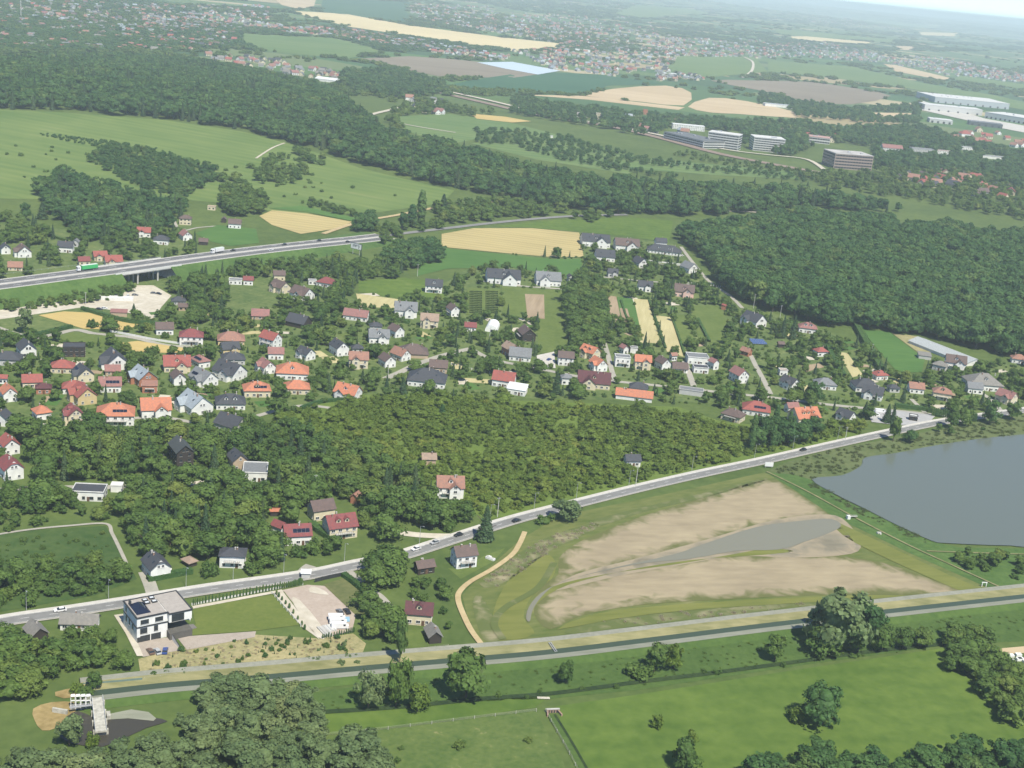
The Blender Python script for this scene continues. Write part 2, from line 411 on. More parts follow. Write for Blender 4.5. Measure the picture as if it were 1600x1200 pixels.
M_GARDEN = FM('mixed garden ground', (0.062, 0.105, 0.03), (0.14, 0.175, 0.06), fine=0.35, big=0.045, c3=(0.30, 0.275, 0.18))
M_STRAW = FM('dry straw slope', (0.185, 0.185, 0.085), (0.36, 0.315, 0.165), fine=0.8, big=0.05, c3=(0.46, 0.40, 0.23), bump=0.3)
M_WHEAT = FM('ripening corn field', (0.34, 0.28, 0.13), (0.44, 0.36, 0.17), ang=-0.12, stretch=16, fine=0.30, big=0.01, c3=(0.30, 0.28, 0.12), rows=9, rowk=.16)
M_HAY = FM('golden hay field', (0.40, 0.30, 0.115), (0.50, 0.385, 0.16), ang=-0.2, stretch=12, fine=0.4, big=0.02)
M_CREAM = FM('pale mown strip', (0.36, 0.32, 0.16), (0.47, 0.42, 0.23), ang=1.45, stretch=12, fine=0.5, big=0.02)
M_TILL = FM('tilled garden soil', (0.26, 0.20, 0.13), (0.36, 0.28, 0.19), ang=1.45, stretch=12, fine=0.6, big=0.03)
M_SAND = FM('pale gravel yard', (0.40, 0.36, 0.28), (0.54, 0.50, 0.42), fine=0.3, big=0.04)
M_TAN = FM('tan stubble field', (0.40, 0.31, 0.19), (0.50, 0.40, 0.26), ang=-0.15, stretch=10, fine=0.06, big=0.004, rows=24, rowk=.1)
M_PLOUGH = FM('brown ploughed field', (0.18, 0.15, 0.11), (0.235, 0.20, 0.15), ang=0.2, stretch=10, fine=0.08, big=0.004)
M_TEAL = FM('dark green crop field', (0.035, 0.095, 0.05), (0.05, 0.12, 0.06), ang=0.2, stretch=10, fine=0.05, big=0.003)
M_BLOND = FM('blond corn field', (0.50, 0.42, 0.24), (0.60, 0.50, 0.29), ang=0.2, stretch=10, fine=0.05, big=0.003)
M_FAR = FM('far green meadow', (0.09, 0.155, 0.05), (0.14, 0.195, 0.07), ang=0.1, stretch=8, fine=0.06, big=0.004, rows=22, rowk=.12)
M_MUD = FM('dry cracked pond bed', (0.25, 0.208, 0.138), (0.345, 0.29, 0.19), ang=0.24, stretch=3.5, fine=0.3, big=0.03, c3=(0.50, 0.435, 0.30), mid=0.5, edge=(0.115, 0.125, 0.045))
M_WETMUD = FM('wet grey mud', (0.16, 0.145, 0.105), (0.23, 0.21, 0.155), ang=0.3, stretch=5, fine=0.3, big=0.03, edge=(0.29, 0.245, 0.17))
M_MARSH = FM('olive marsh grass', (0.085, 0.115, 0.03), (0.15, 0.165, 0.055), ang=0.5, stretch=3, fine=0.4, big=0.03, c3=(0.24, 0.22, 0.11), bump=0.3)
M_ALGAE = FM('yellow green weed edge', (0.12, 0.14, 0.035), (0.17, 0.18, 0.05), ang=0.3, stretch=6, fine=0.4, big=0.03)
M_REED = FM('dry reed bed', (0.15, 0.16, 0.065), (0.30, 0.26, 0.17), ang=0.3, stretch=3, fine=0.35, big=0.05, c3=(0.42, 0.36, 0.25), bump=0.3, edge=(0.10, 0.125, 0.04))
M_GREENREED = FM('green reed bed', (0.075, 0.105, 0.036), (0.125, 0.15, 0.062), fine=0.35, big=0.03, c3=(0.21, 0.195, 0.11), bump=0.5)
M_DIKE = FM('green dike grass', (0.05, 0.10, 0.025), (0.09, 0.15, 0.04), fine=0.4, big=0.04, bump=0.5)
M_DRYBANK = FM('yellow dry grass bank', (0.145, 0.15, 0.065), (0.27, 0.25, 0.13), ang=0.15, stretch=4, fine=0.6, big=0.06)
M_GREYBANK = FM('grey green stone bank', (0.21, 0.22, 0.165), (0.29, 0.295, 0.235), ang=0.15, stretch=6, fine=0.8, big=0.05)
M_DIRT = FM('sandy farm track', (0.36, 0.28, 0.15), (0.47, 0.38, 0.22), fine=0.5, big=0.05)
M_GRAVEL = FM('grey gravel path', (0.28, 0.27, 0.23), (0.37, 0.35, 0.30), fine=0.7, big=0.05)
M_CPATH = FM('grey canal path', (0.20, 0.205, 0.165), (0.28, 0.28, 0.23), fine=0.7, big=0.05)
M_ASPH = FM('worn asphalt', (0.17, 0.17, 0.165), (0.22, 0.22, 0.215), fine=0.4, big=0.03)
M_ASPH2 = FM('darker asphalt', (0.12, 0.12, 0.122), (0.155, 0.155, 0.155), fine=0.4, big=0.03)
M_SIDEWALK = FM('pale paving', (0.42, 0.40, 0.36), (0.52, 0.50, 0.46), fine=0.8, big=0.06)
M_PAVE = FM('brown block paving', (0.30, 0.26, 0.22), (0.38, 0.33, 0.28), fine=0.8, big=0.05)
M_LINE = mat('white road paint', (0.7, 0.7, 0.68), 0.7, 0.08)
def water_mat(name, c, rough):
    m, n, l, b = new_mat(name)
    b.inputs['Base Color'].default_value = (*c, 1); b.inputs['Roughness'].default_value = rough; b.inputs['IOR'].default_value = 1.33; b.inputs['Specular IOR Level'].default_value = 0.42
    ge = n.new('ShaderNodeNewGeometry'); no = n.new('ShaderNodeTexNoise'); no.inputs['Scale'].default_value = 0.55; no.inputs['Detail'].default_value = 3
    l.new(ge.outputs['Position'], no.inputs['Vector'])
    no2 = n.new('ShaderNodeTexNoise'); no2.inputs['Scale'].default_value = 0.02; no2.inputs['Detail'].default_value = 3; no2.inputs['Distortion'].default_value = 1.0
    l.new(ge.outputs['Position'], no2.inputs['Vector'])
    mr = n.new('ShaderNodeMapRange'); mr.inputs['From Min'].default_value = 0.35; mr.inputs['From Max'].default_value = 0.65; mr.inputs['To Min'].default_value = 0.02; mr.inputs['To Max'].default_value = 0.12
    l.new(no2.outputs['Fac'], mr.inputs['Value'])
    bp = n.new('ShaderNodeBump'); bp.inputs['Distance'].default_value = 0.2; l.new(no.outputs['Fac'], bp.inputs['Height']); l.new(mr.outputs[0], bp.inputs['Strength']); l.new(bp.outputs[0], b.inputs['Normal'])
    return m
M_LAKE = water_mat('lake water', (0.115, 0.135, 0.115), 0.13)
M_POOL = water_mat('shallow silty water', (0.19, 0.185, 0.135), 0.2)
M_CANAL = water_mat('dark canal water', (0.050, 0.072, 0.045), 0.14)
M_MUDPOOL = water_mat('brown weir pool water', (0.052, 0.048, 0.038), 0.1)

# ------------------------------------------------------------------ fields and meadows, far to near
field('corn_field', 'long blond corn field below the distant green slope', [(440, 16), (540, 22), (640, 40), (780, 58), (875, 68), (875, 77), (800, 80), (700, 66), (600, 50), (545, 42), (500, 30)], M_BLOND)
field('stubble_field', 'pale stubble field at the upper edge beside the teal crop', [(425, -4), (495, -4), (490, 11), (465, 14), (440, 8)], M_TAN)
field('crop_field', 'bluish green crop field behind the long blond corn field', [(505, -4), (640, 4), (640, 38), (560, 26), (500, 18)], M_TEAL)
field('crop_field', 'dark green crop field right of the glinting greenhouses', [(690, 136), (800, 116), (865, 113), (960, 120), (1035, 131), (950, 134), (905, 148), (800, 143)], M_TEAL, smooth=2)
field('ploughed_field', 'brown ploughed field split into three by thin green balks', [(555, 92), (640, 88), (700, 92), (760, 98), (865, 113), (800, 122), (690, 120), (620, 106)], M_PLOUGH)
field('greenhouse_roofs', 'long sheet of pale blue plastic greenhouses beside the ploughed field', [(745, 98), (800, 97), (876, 111), (840, 117), (790, 108)], mat('pale plastic sheeting', (0.50, 0.58, 0.62), 0.4, 0.08), 2)
field('stubble_field', 'tan stubble field with dark bands beyond the tree belt', [(915, 150), (958, 139), (1040, 134), (1080, 145), (1068, 165), (1000, 159)], M_TAN, 1, 2)
field('stubble_field', 'tan stubble field running behind the office blocks', [(1075, 167), (1108, 153), (1165, 158), (1242, 175), (1240, 184), (1150, 178), (1110, 176)], M_TAN, 1, 2)
field('stubble_field', 'narrow tan field between tree belt and railway', [(810, 148), (910, 150), (1070, 168), (1060, 172), (920, 156)], M_TAN)
field('ploughed_field', 'large brown ploughed field with a bush in its middle', [(1110, 126), (1180, 126), (1262, 128), (1335, 138), (1392, 150), (1330, 163), (1260, 158), (1190, 142)], M_PLOUGH, 1, 2)
field('stubble_field', 'pink tan bare field in front of the white warehouses', [(1355, 176), (1425, 177), (1430, 187), (1365, 185)], M_TAN)
for k, (pl, m, lb) in enumerate([
    ([(1210, 45), (1400, 62), (1400, 68), (1215, 54)], M_FAR, 'thin light green meadow strip beyond the distant wood'),
    ([(1235, 57), (1260, 57), (1360, 66), (1355, 70), (1240, 62)], M_BLOND, 'thin blond strip above the red roofed hamlet'),
    ([(1400, 72), (1432, 73), (1425, 79), (1405, 78)], M_TAN, 'small pink tan field by the distant wood'),
    ([(1435, 50), (1500, 52), (1490, 57), (1440, 55)], M_BLOND, 'pale yellow field on the skyline slope'),
    ([(1380, 100), (1400, 102), (1485, 122), (1475, 126), (1400, 112)], M_TAN, 'long narrow tan field beside the far village'),
    ([(1200, 96), (1330, 104), (1440, 130), (1560, 150), (1600, 160), (1600, 172), (1430, 140), (1300, 122), (1200, 112)], M_FAR, 'broad strip fields of light green beyond the brown field'),
    ([(1500, 118), (1600, 132), (1600, 140), (1490, 124)], M_FAR, 'light green strip at the right beyond the warehouses'),
    ([(1060, 88), (1180, 90), (1200, 112), (1100, 122), (1040, 110)], M_FAR, 'green meadow crossed by a pale winding track'),
    ([(375, 52), (530, 60), (600, 80), (545, 92), (400, 78), (370, 66)], M_FAR, 'light green meadows between the two hamlets'),
    ([(990, 8), (1080, 14), (1110, 22), (1000, 28), (960, 22)], M_FAR, 'pale green hilltop meadow near the skyline'),
    ([(1330, 30), (1400, 34), (1480, 44), (1400, 44)], M_FAR, 'faint green meadow just below the skyline')]):
    field('meadow', lb, pl, m)
field('meadow', 'light green meadow with a track among the allotments', [(620, 182), (700, 178), (790, 190), (850, 205), (760, 214), (700, 226), (620, 200)], M_FAR)
field('building_site', 'orange sandy building site beside the main line', [(735, 178), (790, 183), (830, 190), (800, 192), (745, 186)], M_HAY, 2)
field('meadow', 'long green meadow between two tree belts', [(735, 224), (800, 222), (930, 250), (1010, 262), (980, 272), (840, 250)], M_FAR)
field('meadow', 'light green meadow sweeping below the railway', [(800, 195), (850, 205), (1000, 246), (1120, 258), (1240, 268), (1245, 280), (1120, 274), (960, 262), (870, 238), (800, 222)], M_FAR)
field('hill_meadow', 'broad sunlit hill meadow below the dark forest', [(-30, 170), (100, 176), (260, 188), (380, 206), (470, 230), (560, 262), (640, 282), (710, 298), (690, 318), (590, 332), (500, 335), (420, 330), (380, 320), (260, 310), (90, 312), (-30, 310)], M_HILL, keep=False)
field('straw_field', 'pale straw field behind the motorway', [(405, 338), (425, 329), (480, 334), (550, 347), (530, 357), (470, 366), (425, 352)], M_WHEAT, 2)
field('green_field', 'bright green strip above the pale straw field', [(420, 326), (470, 322), (560, 342), (550, 346), (480, 332)], M_GREEN, 3)
road('dirt_track', 'pale straw coloured track climbing past the tall poplar', [(505, 366), (560, 348), (620, 337), (700, 322), (770, 316)], 5, M_DIRT, 4)
field('green_field', 'green paddock right of the flat cream house', [(305, 365), (340, 352), (400, 358), (405, 380), (360, 385), (330, 378)], M_GREEN, 2)
field('corn_field', 'square golden corn field with fine rows', [(690, 366), (740, 357), (830, 357), (905, 364), (912, 402), (860, 402), (770, 394), (690, 386)], M_WHEAT, 2)
field('green_field', 'bright green field under the square corn field', [(690, 388), (770, 396), (860, 405), (910, 405), (906, 440), (870, 430), (800, 418), (700, 420), (650, 432), (660, 405)], M_GREEN, 2)
field('meadow', 'green meadow between corn field, road and dark wood', [(770, 354), (880, 343), (985, 340), (1052, 345), (1045, 380), (1000, 372), (905, 362), (830, 356)], M_MEADOW, 1)
field('meadow', 'open meadow around the balconied grey house', [(560, 440), (630, 434), (680, 440), (700, 468), (620, 466), (560, 456)], M_MEADOW, 1)
field('straw_field', 'yellow green mown plot behind the pink roofed bungalow', [(556, 459), (622, 468), (618, 482), (562, 480)], M_CREAM, 2)
field('orchard_plot', 'garden plot with short pale rows of vines', [(730, 450), (782, 452), (780, 496), (728, 492)], M_LAWN, 2)
field('green_field', 'light green strip plots right of the vine rows', [(784, 448), (886, 455), (888, 556), (842, 552), (838, 500), (786, 492)], M_LAWN, 2)
field('tilled_plot', 'bare tan plot inside the light green strip', [(820, 460), (850, 461), (851, 499), (824, 497)], M_TILL, 3)
field('tilled_plot', 'brownish tilled strip, first from the left beside the orchard', [(950, 462), (963, 464), (971, 503), (954, 503)], M_TILL, 2)
field('green_field', 'narrow green strip between tilled and cream strips', [(964, 464), (988, 467), (1002, 510), (972, 508)], M_GREEN, 2)
field('tilled_plot', 'small tilled rectangle inside the narrow green strip', [(968, 482), (980, 483), (987, 506), (973, 503)], M_TILL, 3)
field('mown_strip', 'taller cream mown strip, upper of the pair', [(990, 467), (1012, 469), (1021, 500), (1033, 538), (1005, 535)], M_CREAM, 2)
field('mown_strip', 'cream mown strip running down to the village roofs', [(1024, 493), (1048, 496), (1068, 558), (1042, 550)], M_CREAM, 2)
field('green_field', 'olive green strip right of the cream strips', [(1050, 494), (1074, 492), (1086, 534), (1064, 543)], M_LAWN, 2)
field('meadow', 'open flowery meadow left of the dark wood edge', [(1076, 478), (1122, 478), (1136, 500), (1134, 542), (1092, 530)], M_LAWN, 2)
field('green_field', 'large green field between hedge and glass nursery', [(1345, 514), (1390, 519), (1445, 562), (1440, 582), (1402, 582), (1374, 550)], M_GREEN, 2)
field('straw_field', 'ochre grass plot beside the large green field', [(1392, 520), (1432, 526), (1455, 552), (1440, 555)], M_STRAW, 2)
field('straw_field', 'narrow straw plot among the gardens left of the green field', [(1308, 550), (1324, 552), (1348, 586), (1332, 590)], M_CREAM, 2)
field('sports_court', 'orange tan clay court beside the gardens', [(1252, 572), (1280, 568), (1288, 574), (1258, 582)], M_TILL, 2)
field('gravel_yard', 'wide pale gravel yard under the bridge', [(-20, 483), (80, 474), (170, 463), (212, 446), (240, 446), (268, 462), (252, 480), (240, 500), (190, 486), (130, 480), (50, 492), (-20, 502)], M_SAND, 1)
field('hay_field', 'golden yellow hay field beside the gravel yard', [(60, 493), (100, 487), (140, 489), (222, 506), (196, 516), (130, 514), (95, 503)], M_HAY, 2)
field('hay_field', 'narrow pale yellow field behind the village houses', [(176, 538), (215, 533), (294, 545), (285, 553), (200, 549)], M_HAY, 2)
field('grass_plot', 'rough grass plot between the pale tracks', [(75, 526), (118, 520), (200, 528), (180, 537), (110, 535)], M_LAWN, 2)
field('meadow', 'flower dotted front meadow along the ditch', [(868, 1104), (1000, 1085), (1250, 1046), (1480, 1012), (1530, 1060), (1600, 1128), (1640, 1180), (1640, 1260), (930, 1260), (895, 1190)], M_MEADOW, 1)
field('meadow', 'rough flowery corner left of the brick culvert', [(500, 1152), (700, 1128), (835, 1108), (880, 1190), (900, 1260), (480, 1260)], FM('rough flowery grass', (0.060, 0.105, 0.026), (0.11, 0.15, 0.042), fine=0.5, big=0.05, c3=(0.24, 0.23, 0.11), bump=0.6, mid=.47), 1)
field('bare_patch', 'tan bare patch beside the hedge at the right edge', [(1560, 1014), (1650, 1006), (1650, 1018), (1564, 1023)], M_TAN, 2)
field('meadow', 'mown meadow strip between two wire fences', [(430, 1120), (560, 1112), (720, 1092), (860, 1088), (835, 1106), (700, 1126), (500, 1150)], M_MEADOW, 1)
field('grass_strip', 'deep green strip between canal and drainage ditch', [(430, 1092), (600, 1066), (760, 1046), (1000, 1020), (1240, 985), (1480, 960), (1640, 945), (1640, 1000), (1480, 1008), (1250, 1040), (1000, 1078), (860, 1092), (720, 1098), (560, 1112), (440, 1118)], M_DEEP, 1, keep=False)
field('meadow', 'hedged rough meadow left of the white farmhouse', [(-20, 838), (60, 828), (165, 822), (200, 880), (214, 905), (150, 930), (-20, 960)], FM('dark rough meadow', (0.040, 0.080, 0.022), (0.075, 0.115, 0.034), fine=0.3, big=0.03, c3=(0.11, 0.13, 0.05), bump=0.8), 1, keep=False)
# ------------------------------------------------------------------ village ground, pond, lake, canal
field('garden_ground', 'lawns and beds between the village houses', [(-20, 345), (120, 360), (300, 345), (300, 400), (250, 440), (420, 405), (560, 470), (700, 440), (760, 400), (905, 365), (1050, 380), (1110, 440), (1210, 490), (1300, 520), (1420, 590), (1620, 560), (1620, 655), (1300, 660), (1120, 630), (960, 625), (560, 620), (400, 650), (200, 670), (-20, 690)], M_GARDEN, 0.6, keep=False)
field('scrub_ground', 'bright grass under the scrub above the main road', [(430, 650), (480, 632), (560, 618), (660, 612), (800, 626), (960, 632), (1060, 636), (1130, 660), (1230, 668), (1345, 660), (1340, 684), (1290, 699), (1200, 719), (1100, 738), (1000, 761), (900, 786), (850, 798), (760, 812), (700, 780), (640, 745), (560, 695), (480, 685)], FM('bright scrub grass', (0.085, 0.135, 0.026), (0.13, 0.18, 0.04), fine=0.4, big=0.04, c3=(0.20, 0.205, 0.09), bump=0.6), 0.8, keep=False)
field('marsh', 'olive marsh ringing the drained pond', [(722, 930), (760, 890), (815, 842), (860, 815), (905, 800), (1050, 770), (1195, 738), (1250, 765), (1310, 805), (1420, 862), (1560, 925), (1440, 940), (1250, 958), (1080, 980), (900, 1000), (760, 1010), (735, 985)], M_MARSH, 1)
field('pond_bed', 'dry beige bed of the drained pond, upper half', [(835, 935), (855, 910), (872, 898), (874, 872), (900, 850), (940, 832), (1000, 808), (1100, 778), (1195, 750), (1235, 764), (1298, 808), (1250, 812), (1180, 823), (1100, 850), (1040, 866), (960, 886), (895, 908), (850, 930)], M_MUD, 2, 3)
field('pond_bed', 'dry beige bed of the drained pond, lower half', [(836, 962), (840, 942), (870, 922), (920, 902), (1000, 885), (1100, 871), (1200, 866), (1290, 867), (1380, 880), (1445, 902), (1505, 926), (1470, 930), (1300, 930), (1150, 936), (1000, 946), (910, 962), (860, 984)], M_MUD, 2, 3)
field('wet_mud', 'grey wet mud flat at the head of the silty creek', [(1230, 862), (1262, 845), (1285, 830), (1310, 822), (1330, 842), (1336, 858), (1305, 868), (1262, 868)], M_WETMUD, 3, 3)
field('weed_fringe', 'yellow green weed fringe along the silty creek', [(830, 955), (838, 932), (880, 912), (960, 896), (1060, 882), (1150, 866), (1200, 858), (1240, 862), (1190, 868), (1080, 876), (980, 892), (890, 914), (848, 936)], M_ALGAE, 3, 3)
field('weed_fringe', 'bright green weed tongue beside the dike', [(1296, 812), (1320, 822), (1380, 850), (1480, 898), (1540, 925), (1512, 928), (1440, 898), (1370, 866), (1318, 838)], M_ALGAE, 3, 3)
field('wet_mud', 'damp grey margin along the silty creek', [(860, 925), (900, 898), (1000, 872), (1110, 842), (1190, 818), (1255, 806), (1305, 806), (1330, 824), (1345, 850), (1330, 866), (1250, 872), (1150, 870), (1060, 884), (960, 902)], M_WETMUD, 2.6, 3)
field('creek', 'shallow grey creek winding across the drained pond', [(822, 968), (826, 950), (845, 928), (885, 908), (960, 888), (1050, 868), (1100, 851), (1180, 825), (1250, 815), (1298, 812), (1314, 823), (1290, 836), (1250, 850), (1215, 860), (1150, 862), (1080, 874), (1000, 882), (905, 902), (868, 915), (845, 935), (832, 955), (828, 972)], M_POOL, 4, 3)
for k, (pl, lb) in enumerate([
    ([(748, 912), (790, 880), (850, 842), (925, 818), (930, 828), (865, 858), (820, 890), (775, 918)], 'dry reeds at the near corner of the marsh'),
    ([(930, 812), (1010, 792), (1110, 768), (1190, 748), (1190, 754), (1100, 778), (1000, 802), (935, 824)], 'thin dry reed strip below the road bank'),
    ([(885, 984), (960, 968), (1060, 956), (1150, 948), (1250, 944), (1150, 962), (1000, 978), (900, 992)], 'dry reeds beside the canal path'),
    ([(1250, 942), (1400, 932), (1500, 930), (1420, 940), (1280, 952)], 'dry reed strip at the far canal bend'),
    ([(738, 940), (752, 932), (768, 960), (782, 1000), (762, 1004), (748, 985)], 'dry reeds beside the curved sandy track')]):
    field('reed_bed', lb, pl, M_REED, 2, 2)
field('marsh', 'green marsh patch between the dry reeds and the pond bed', [(770, 960), (800, 900), (850, 868), (868, 880), (862, 905), (832, 930), (818, 965), (835, 990), (790, 1000)], M_ALGAE, 2, 3)
field('marsh', 'long green marsh strip below the lower pond bed', [(870, 985), (930, 960), (1060, 945), (1300, 932), (1420, 932), (1300, 940), (1100, 952), (960, 968)], M_ALGAE, 3, 2)
road('dirt_track', 'worn tracks curving inside the marsh corner', [(786, 1000), (772, 975), (790, 950), (840, 920), (866, 880)], 3, M_REED, 4)
# lake, reeds, dike
field('reed_bed', 'green reed belt round the lake below the main road', [(1195, 738), (1230, 722), (1300, 702), (1400, 684), (1500, 664), (1660, 640), (1660, 690), (1545, 690), (1400, 716), (1350, 722), (1340, 735), (1310, 746), (1270, 752), (1235, 745)], M_GREENREED, 1)
field('dike', 'green bank between drained pond and lake', [(1196, 738), (1240, 742), (1275, 752), (1310, 778), (1360, 800), (1455, 846), (1500, 856), (1660, 858), (1660, 935), (1560, 926), (1420, 864), (1300, 806), (1240, 765)], M_DIKE, 1.5)
LAKE = [(1268, 750), (1315, 744), (1345, 729), (1352, 716), (1400, 709), (1440, 701), (1500, 691), (1545, 685), (1600, 680), (1700, 672), (1700, 875), (1600, 856), (1545, 853), (1480, 850), (1455, 846), (1400, 821), (1355, 798), (1310, 776)]
field('lake', 'calm grey green lake behind the dike', LAKE, M_LAKE, 5, 3)
road('footpath', 'pale trodden path along the top of the dike', [(1198, 738), (1260, 768), (1340, 812), (1420, 853), (1500, 890), (1570, 922)], 1.0, M_DRYBANK, 5)
road('footpath', 'thin pale path along the lake end to the right edge', [(1448, 862), (1500, 864), (1560, 866), (1640, 868)], 1.0, M_DRYBANK, 5)
road('sandy_track', 'yellow sandy track curving round the pond corner', [(820, 832), (812, 850), (800, 868), (770, 890), (735, 910), (718, 926), (716, 940), (724, 962), (736, 986), (752, 1008)], 2.3, M_DIRT, 5)
# canal: profile from the far (north) side to the near side
can_px = [(128, 1087), (170, 1082), (250, 1073), (320, 1067), (430, 1058), (560, 1046), (700, 1034), (850, 1021), (1000, 1003), (1200, 978), (1400, 955), (1600, 933), (1700, 922)]
can, _ = path_xy(can_px)
ROADS.append((can, 10.5))
e_px = [(440, 1044), (560, 1034), (700, 1020), (752, 1012), (850, 1006), (1000, 990), (1200, 965), (1400, 943), (1600, 921), (1700, 910)]
canp = can[5 * 6 - 12:]            # the northern path runs from the bend eastwards
for nm, lb, o0, o1, z0, z1, m, line in [
    ('canal_bank', 'outer green bank of the canal, far side', 11.2, 8.8, 0.1, 1.5, M_DIKE, can),
    ('canal_path', 'grey gravel path on the far canal bank', 8.8, 5.7, 1.5, 1.5, M_CPATH, can),
    ('canal_bank', 'yellow dry grass slope above the canal water', 5.7, 1.8, 1.5, 0.35, M_DRYBANK, can),
    ('canal_water', 'straight dark water of the narrow canal', 2.9, -2.6, 0.35, 0.35, M_CANAL, can),
    ('canal_bank', 'grey green stone slope on the near side of the canal', -1.6, -6.0, 0.35, 1.5, M_GREYBANK, can),
    ('canal_kerb', 'pale stone edging along the near canal bank', -6.0, -6.5, 1.5, 1.55, M_CPATH, can),
    ('canal_bank', 'outer grass slope of the near canal bank', -6.6, -9.6, 1.55, 0.1, M_DEEP, can)]:
    ribbon(nm, lb, line, o0, o1, z0, z1, m)
# drainage ditch
ditch, _ = path_xy([(440, 1122), (500, 1114), (560, 1110), (640, 1104), (760, 1092), (865, 1084), (1000, 1066), (1100, 1054), (1250, 1034), (1350, 1020), (1480, 1006)])
ribbon('ditch', 'dark overgrown drainage ditch beside the meadow', ditch, -1.2, 1.2, 0, 0, FM('dark ditch herbs', (0.018, 0.035, 0.014), (0.04, 0.065, 0.022), fine=0.8, big=0.05), 3)  # very dark green plant cover along the ditch line
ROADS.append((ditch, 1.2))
dit2, _ = path_xy([(862, 1118), (885, 1155), (905, 1190), (930, 1235)])
ribbon('ditch', 'straight ditch running from the culvert to the near edge', dit2, -1.6, 1.6, 0, 0, M_DEEP, 3)
ribbon('ditch', 'dark line inside the straight ditch', dit2, 0.6, 1.5, 0, 0, MATS['dark ditch herbs'], 4)  # narrow dark green strip along one side of this ditch

# ------------------------------------------------------------------ roads
MAIN = [(-60, 985), (20, 970), (110, 957), (200, 943), (330, 922), (430, 908), (500, 897), (560, 884), (620, 872), (700, 847), (800, 815), (900, 789), (1000, 764), (1100, 741), (1190, 722), (1300, 697), (1400, 675), (1480, 659), (1560, 648), (1660, 634)]
main, _ = path_xy(MAIN)
ROADS.append((main, 7.0))
ribbon('main_road', 'two lane asphalt road across the middle of the view', main, -2.9, 2.9, 0.12, 0.12, M_ASPH, 3)
s = side(main)
ribbon('pavement', 'pale pavement along the far side of the main road', main, 3.3, 5.0, 0.26, 0.26, M_SIDEWALK, 3)
ribbon('road_kerb', 'grey kerb between road and pavement', main, 3.3, 2.9, 0.26, 0.12, CONC, 3)
ribbon('road_verge', 'gravel verge on the near side of the main road', main, -2.9, -3.7, 0.12, 0.06, M_GRAVEL, 3)
ribbon('road_marking', 'white edge line of the main road, far side', main, 2.62, 2.5, 0.12, 0.12, M_LINE, 3.4)
ribbon('road_marking', 'white edge line of the main road, near side', main, -2.5, -2.62, 0.12, 0.12, M_LINE, 3.4)
def dashes(name, label, xy, off, z, layer, dash=4.0, gap=8.0, w=0.16):
    seg = np.hypot(*np.diff(xy, axis=0).T); cum = np.concatenate([[0], np.cumsum(seg)]); tot = cum[-1]
    ss = side(xy); v = []; f = []
    for d in np.arange(0, tot - dash, dash + gap):
        q = []
        for dd in (d, d + dash):
            p = np.array([np.interp(dd, cum, xy[:, 0]), np.interp(dd, cum, xy[:, 1])]); n_ = np.array([np.interp(dd, cum, ss[:, 0]), np.interp(dd, cum, ss[:, 1])])
            q += [p + n_ * (off - w), p + n_ * (off + w)]
        i = len(v)
        for p in q:
            zb = float(hterr(*p)) + (z(*p) if callable(z) else z) + float(lift(p[0], p[1], layer)); v.append((p[0], p[1], zb))
        f.append((i, i + 2, i + 3, i + 1))
    me = bpy.data.meshes.new(name); me.from_pydata(v, [], f); me.materials.append(M_LINE)
    o = link(name, me); tag(o, label, 'road marking', kind='structure'); return o
dashes('road_marking', 'dashed white centre line of the main road', main, 0, 0.12, 3.4, 3.0, 7.0, 0.07)
road('side_road', 'pale track leaving the main road down to the maroon house', [(545, 893), (560, 905), (580, 922), (596, 934), (612, 952)], 3.2, M_GRAVEL, 2)
road('driveway', 'grey drive from the main road to the white half hipped house', [(240, 936), (237, 922), (232, 908), (226, 894)], 5, M_GRAVEL, 2)
road('driveway', 'short paved drive meeting the main road by the bus shelter', [(470, 906), (476, 892), (486, 884)], 5, M_GRAVEL, 2)
road('driveway', 'pale gravel forecourt behind the main road junction', [(590, 822), (612, 830), (650, 836), (690, 838), (720, 838)], 5, M_SAND, 2)
road('side_road', 'narrow lane bordering the rough meadow', [(-40, 842), (40, 829), (110, 822), (165, 819), (175, 834), (186, 856), (198, 882)], 1.5, M_GRAVEL, 3)
road('side_road', 'paved lane in front of the flat dark villa', [(-40, 768), (40, 764), (100, 762), (160, 762), (240, 758)], 4.5, M_GRAVEL, 2)
road('driveway', 'short drive below the tall black house', [(292, 742), (294, 756), (330, 750), (358, 738)], 4, M_SAND, 2)
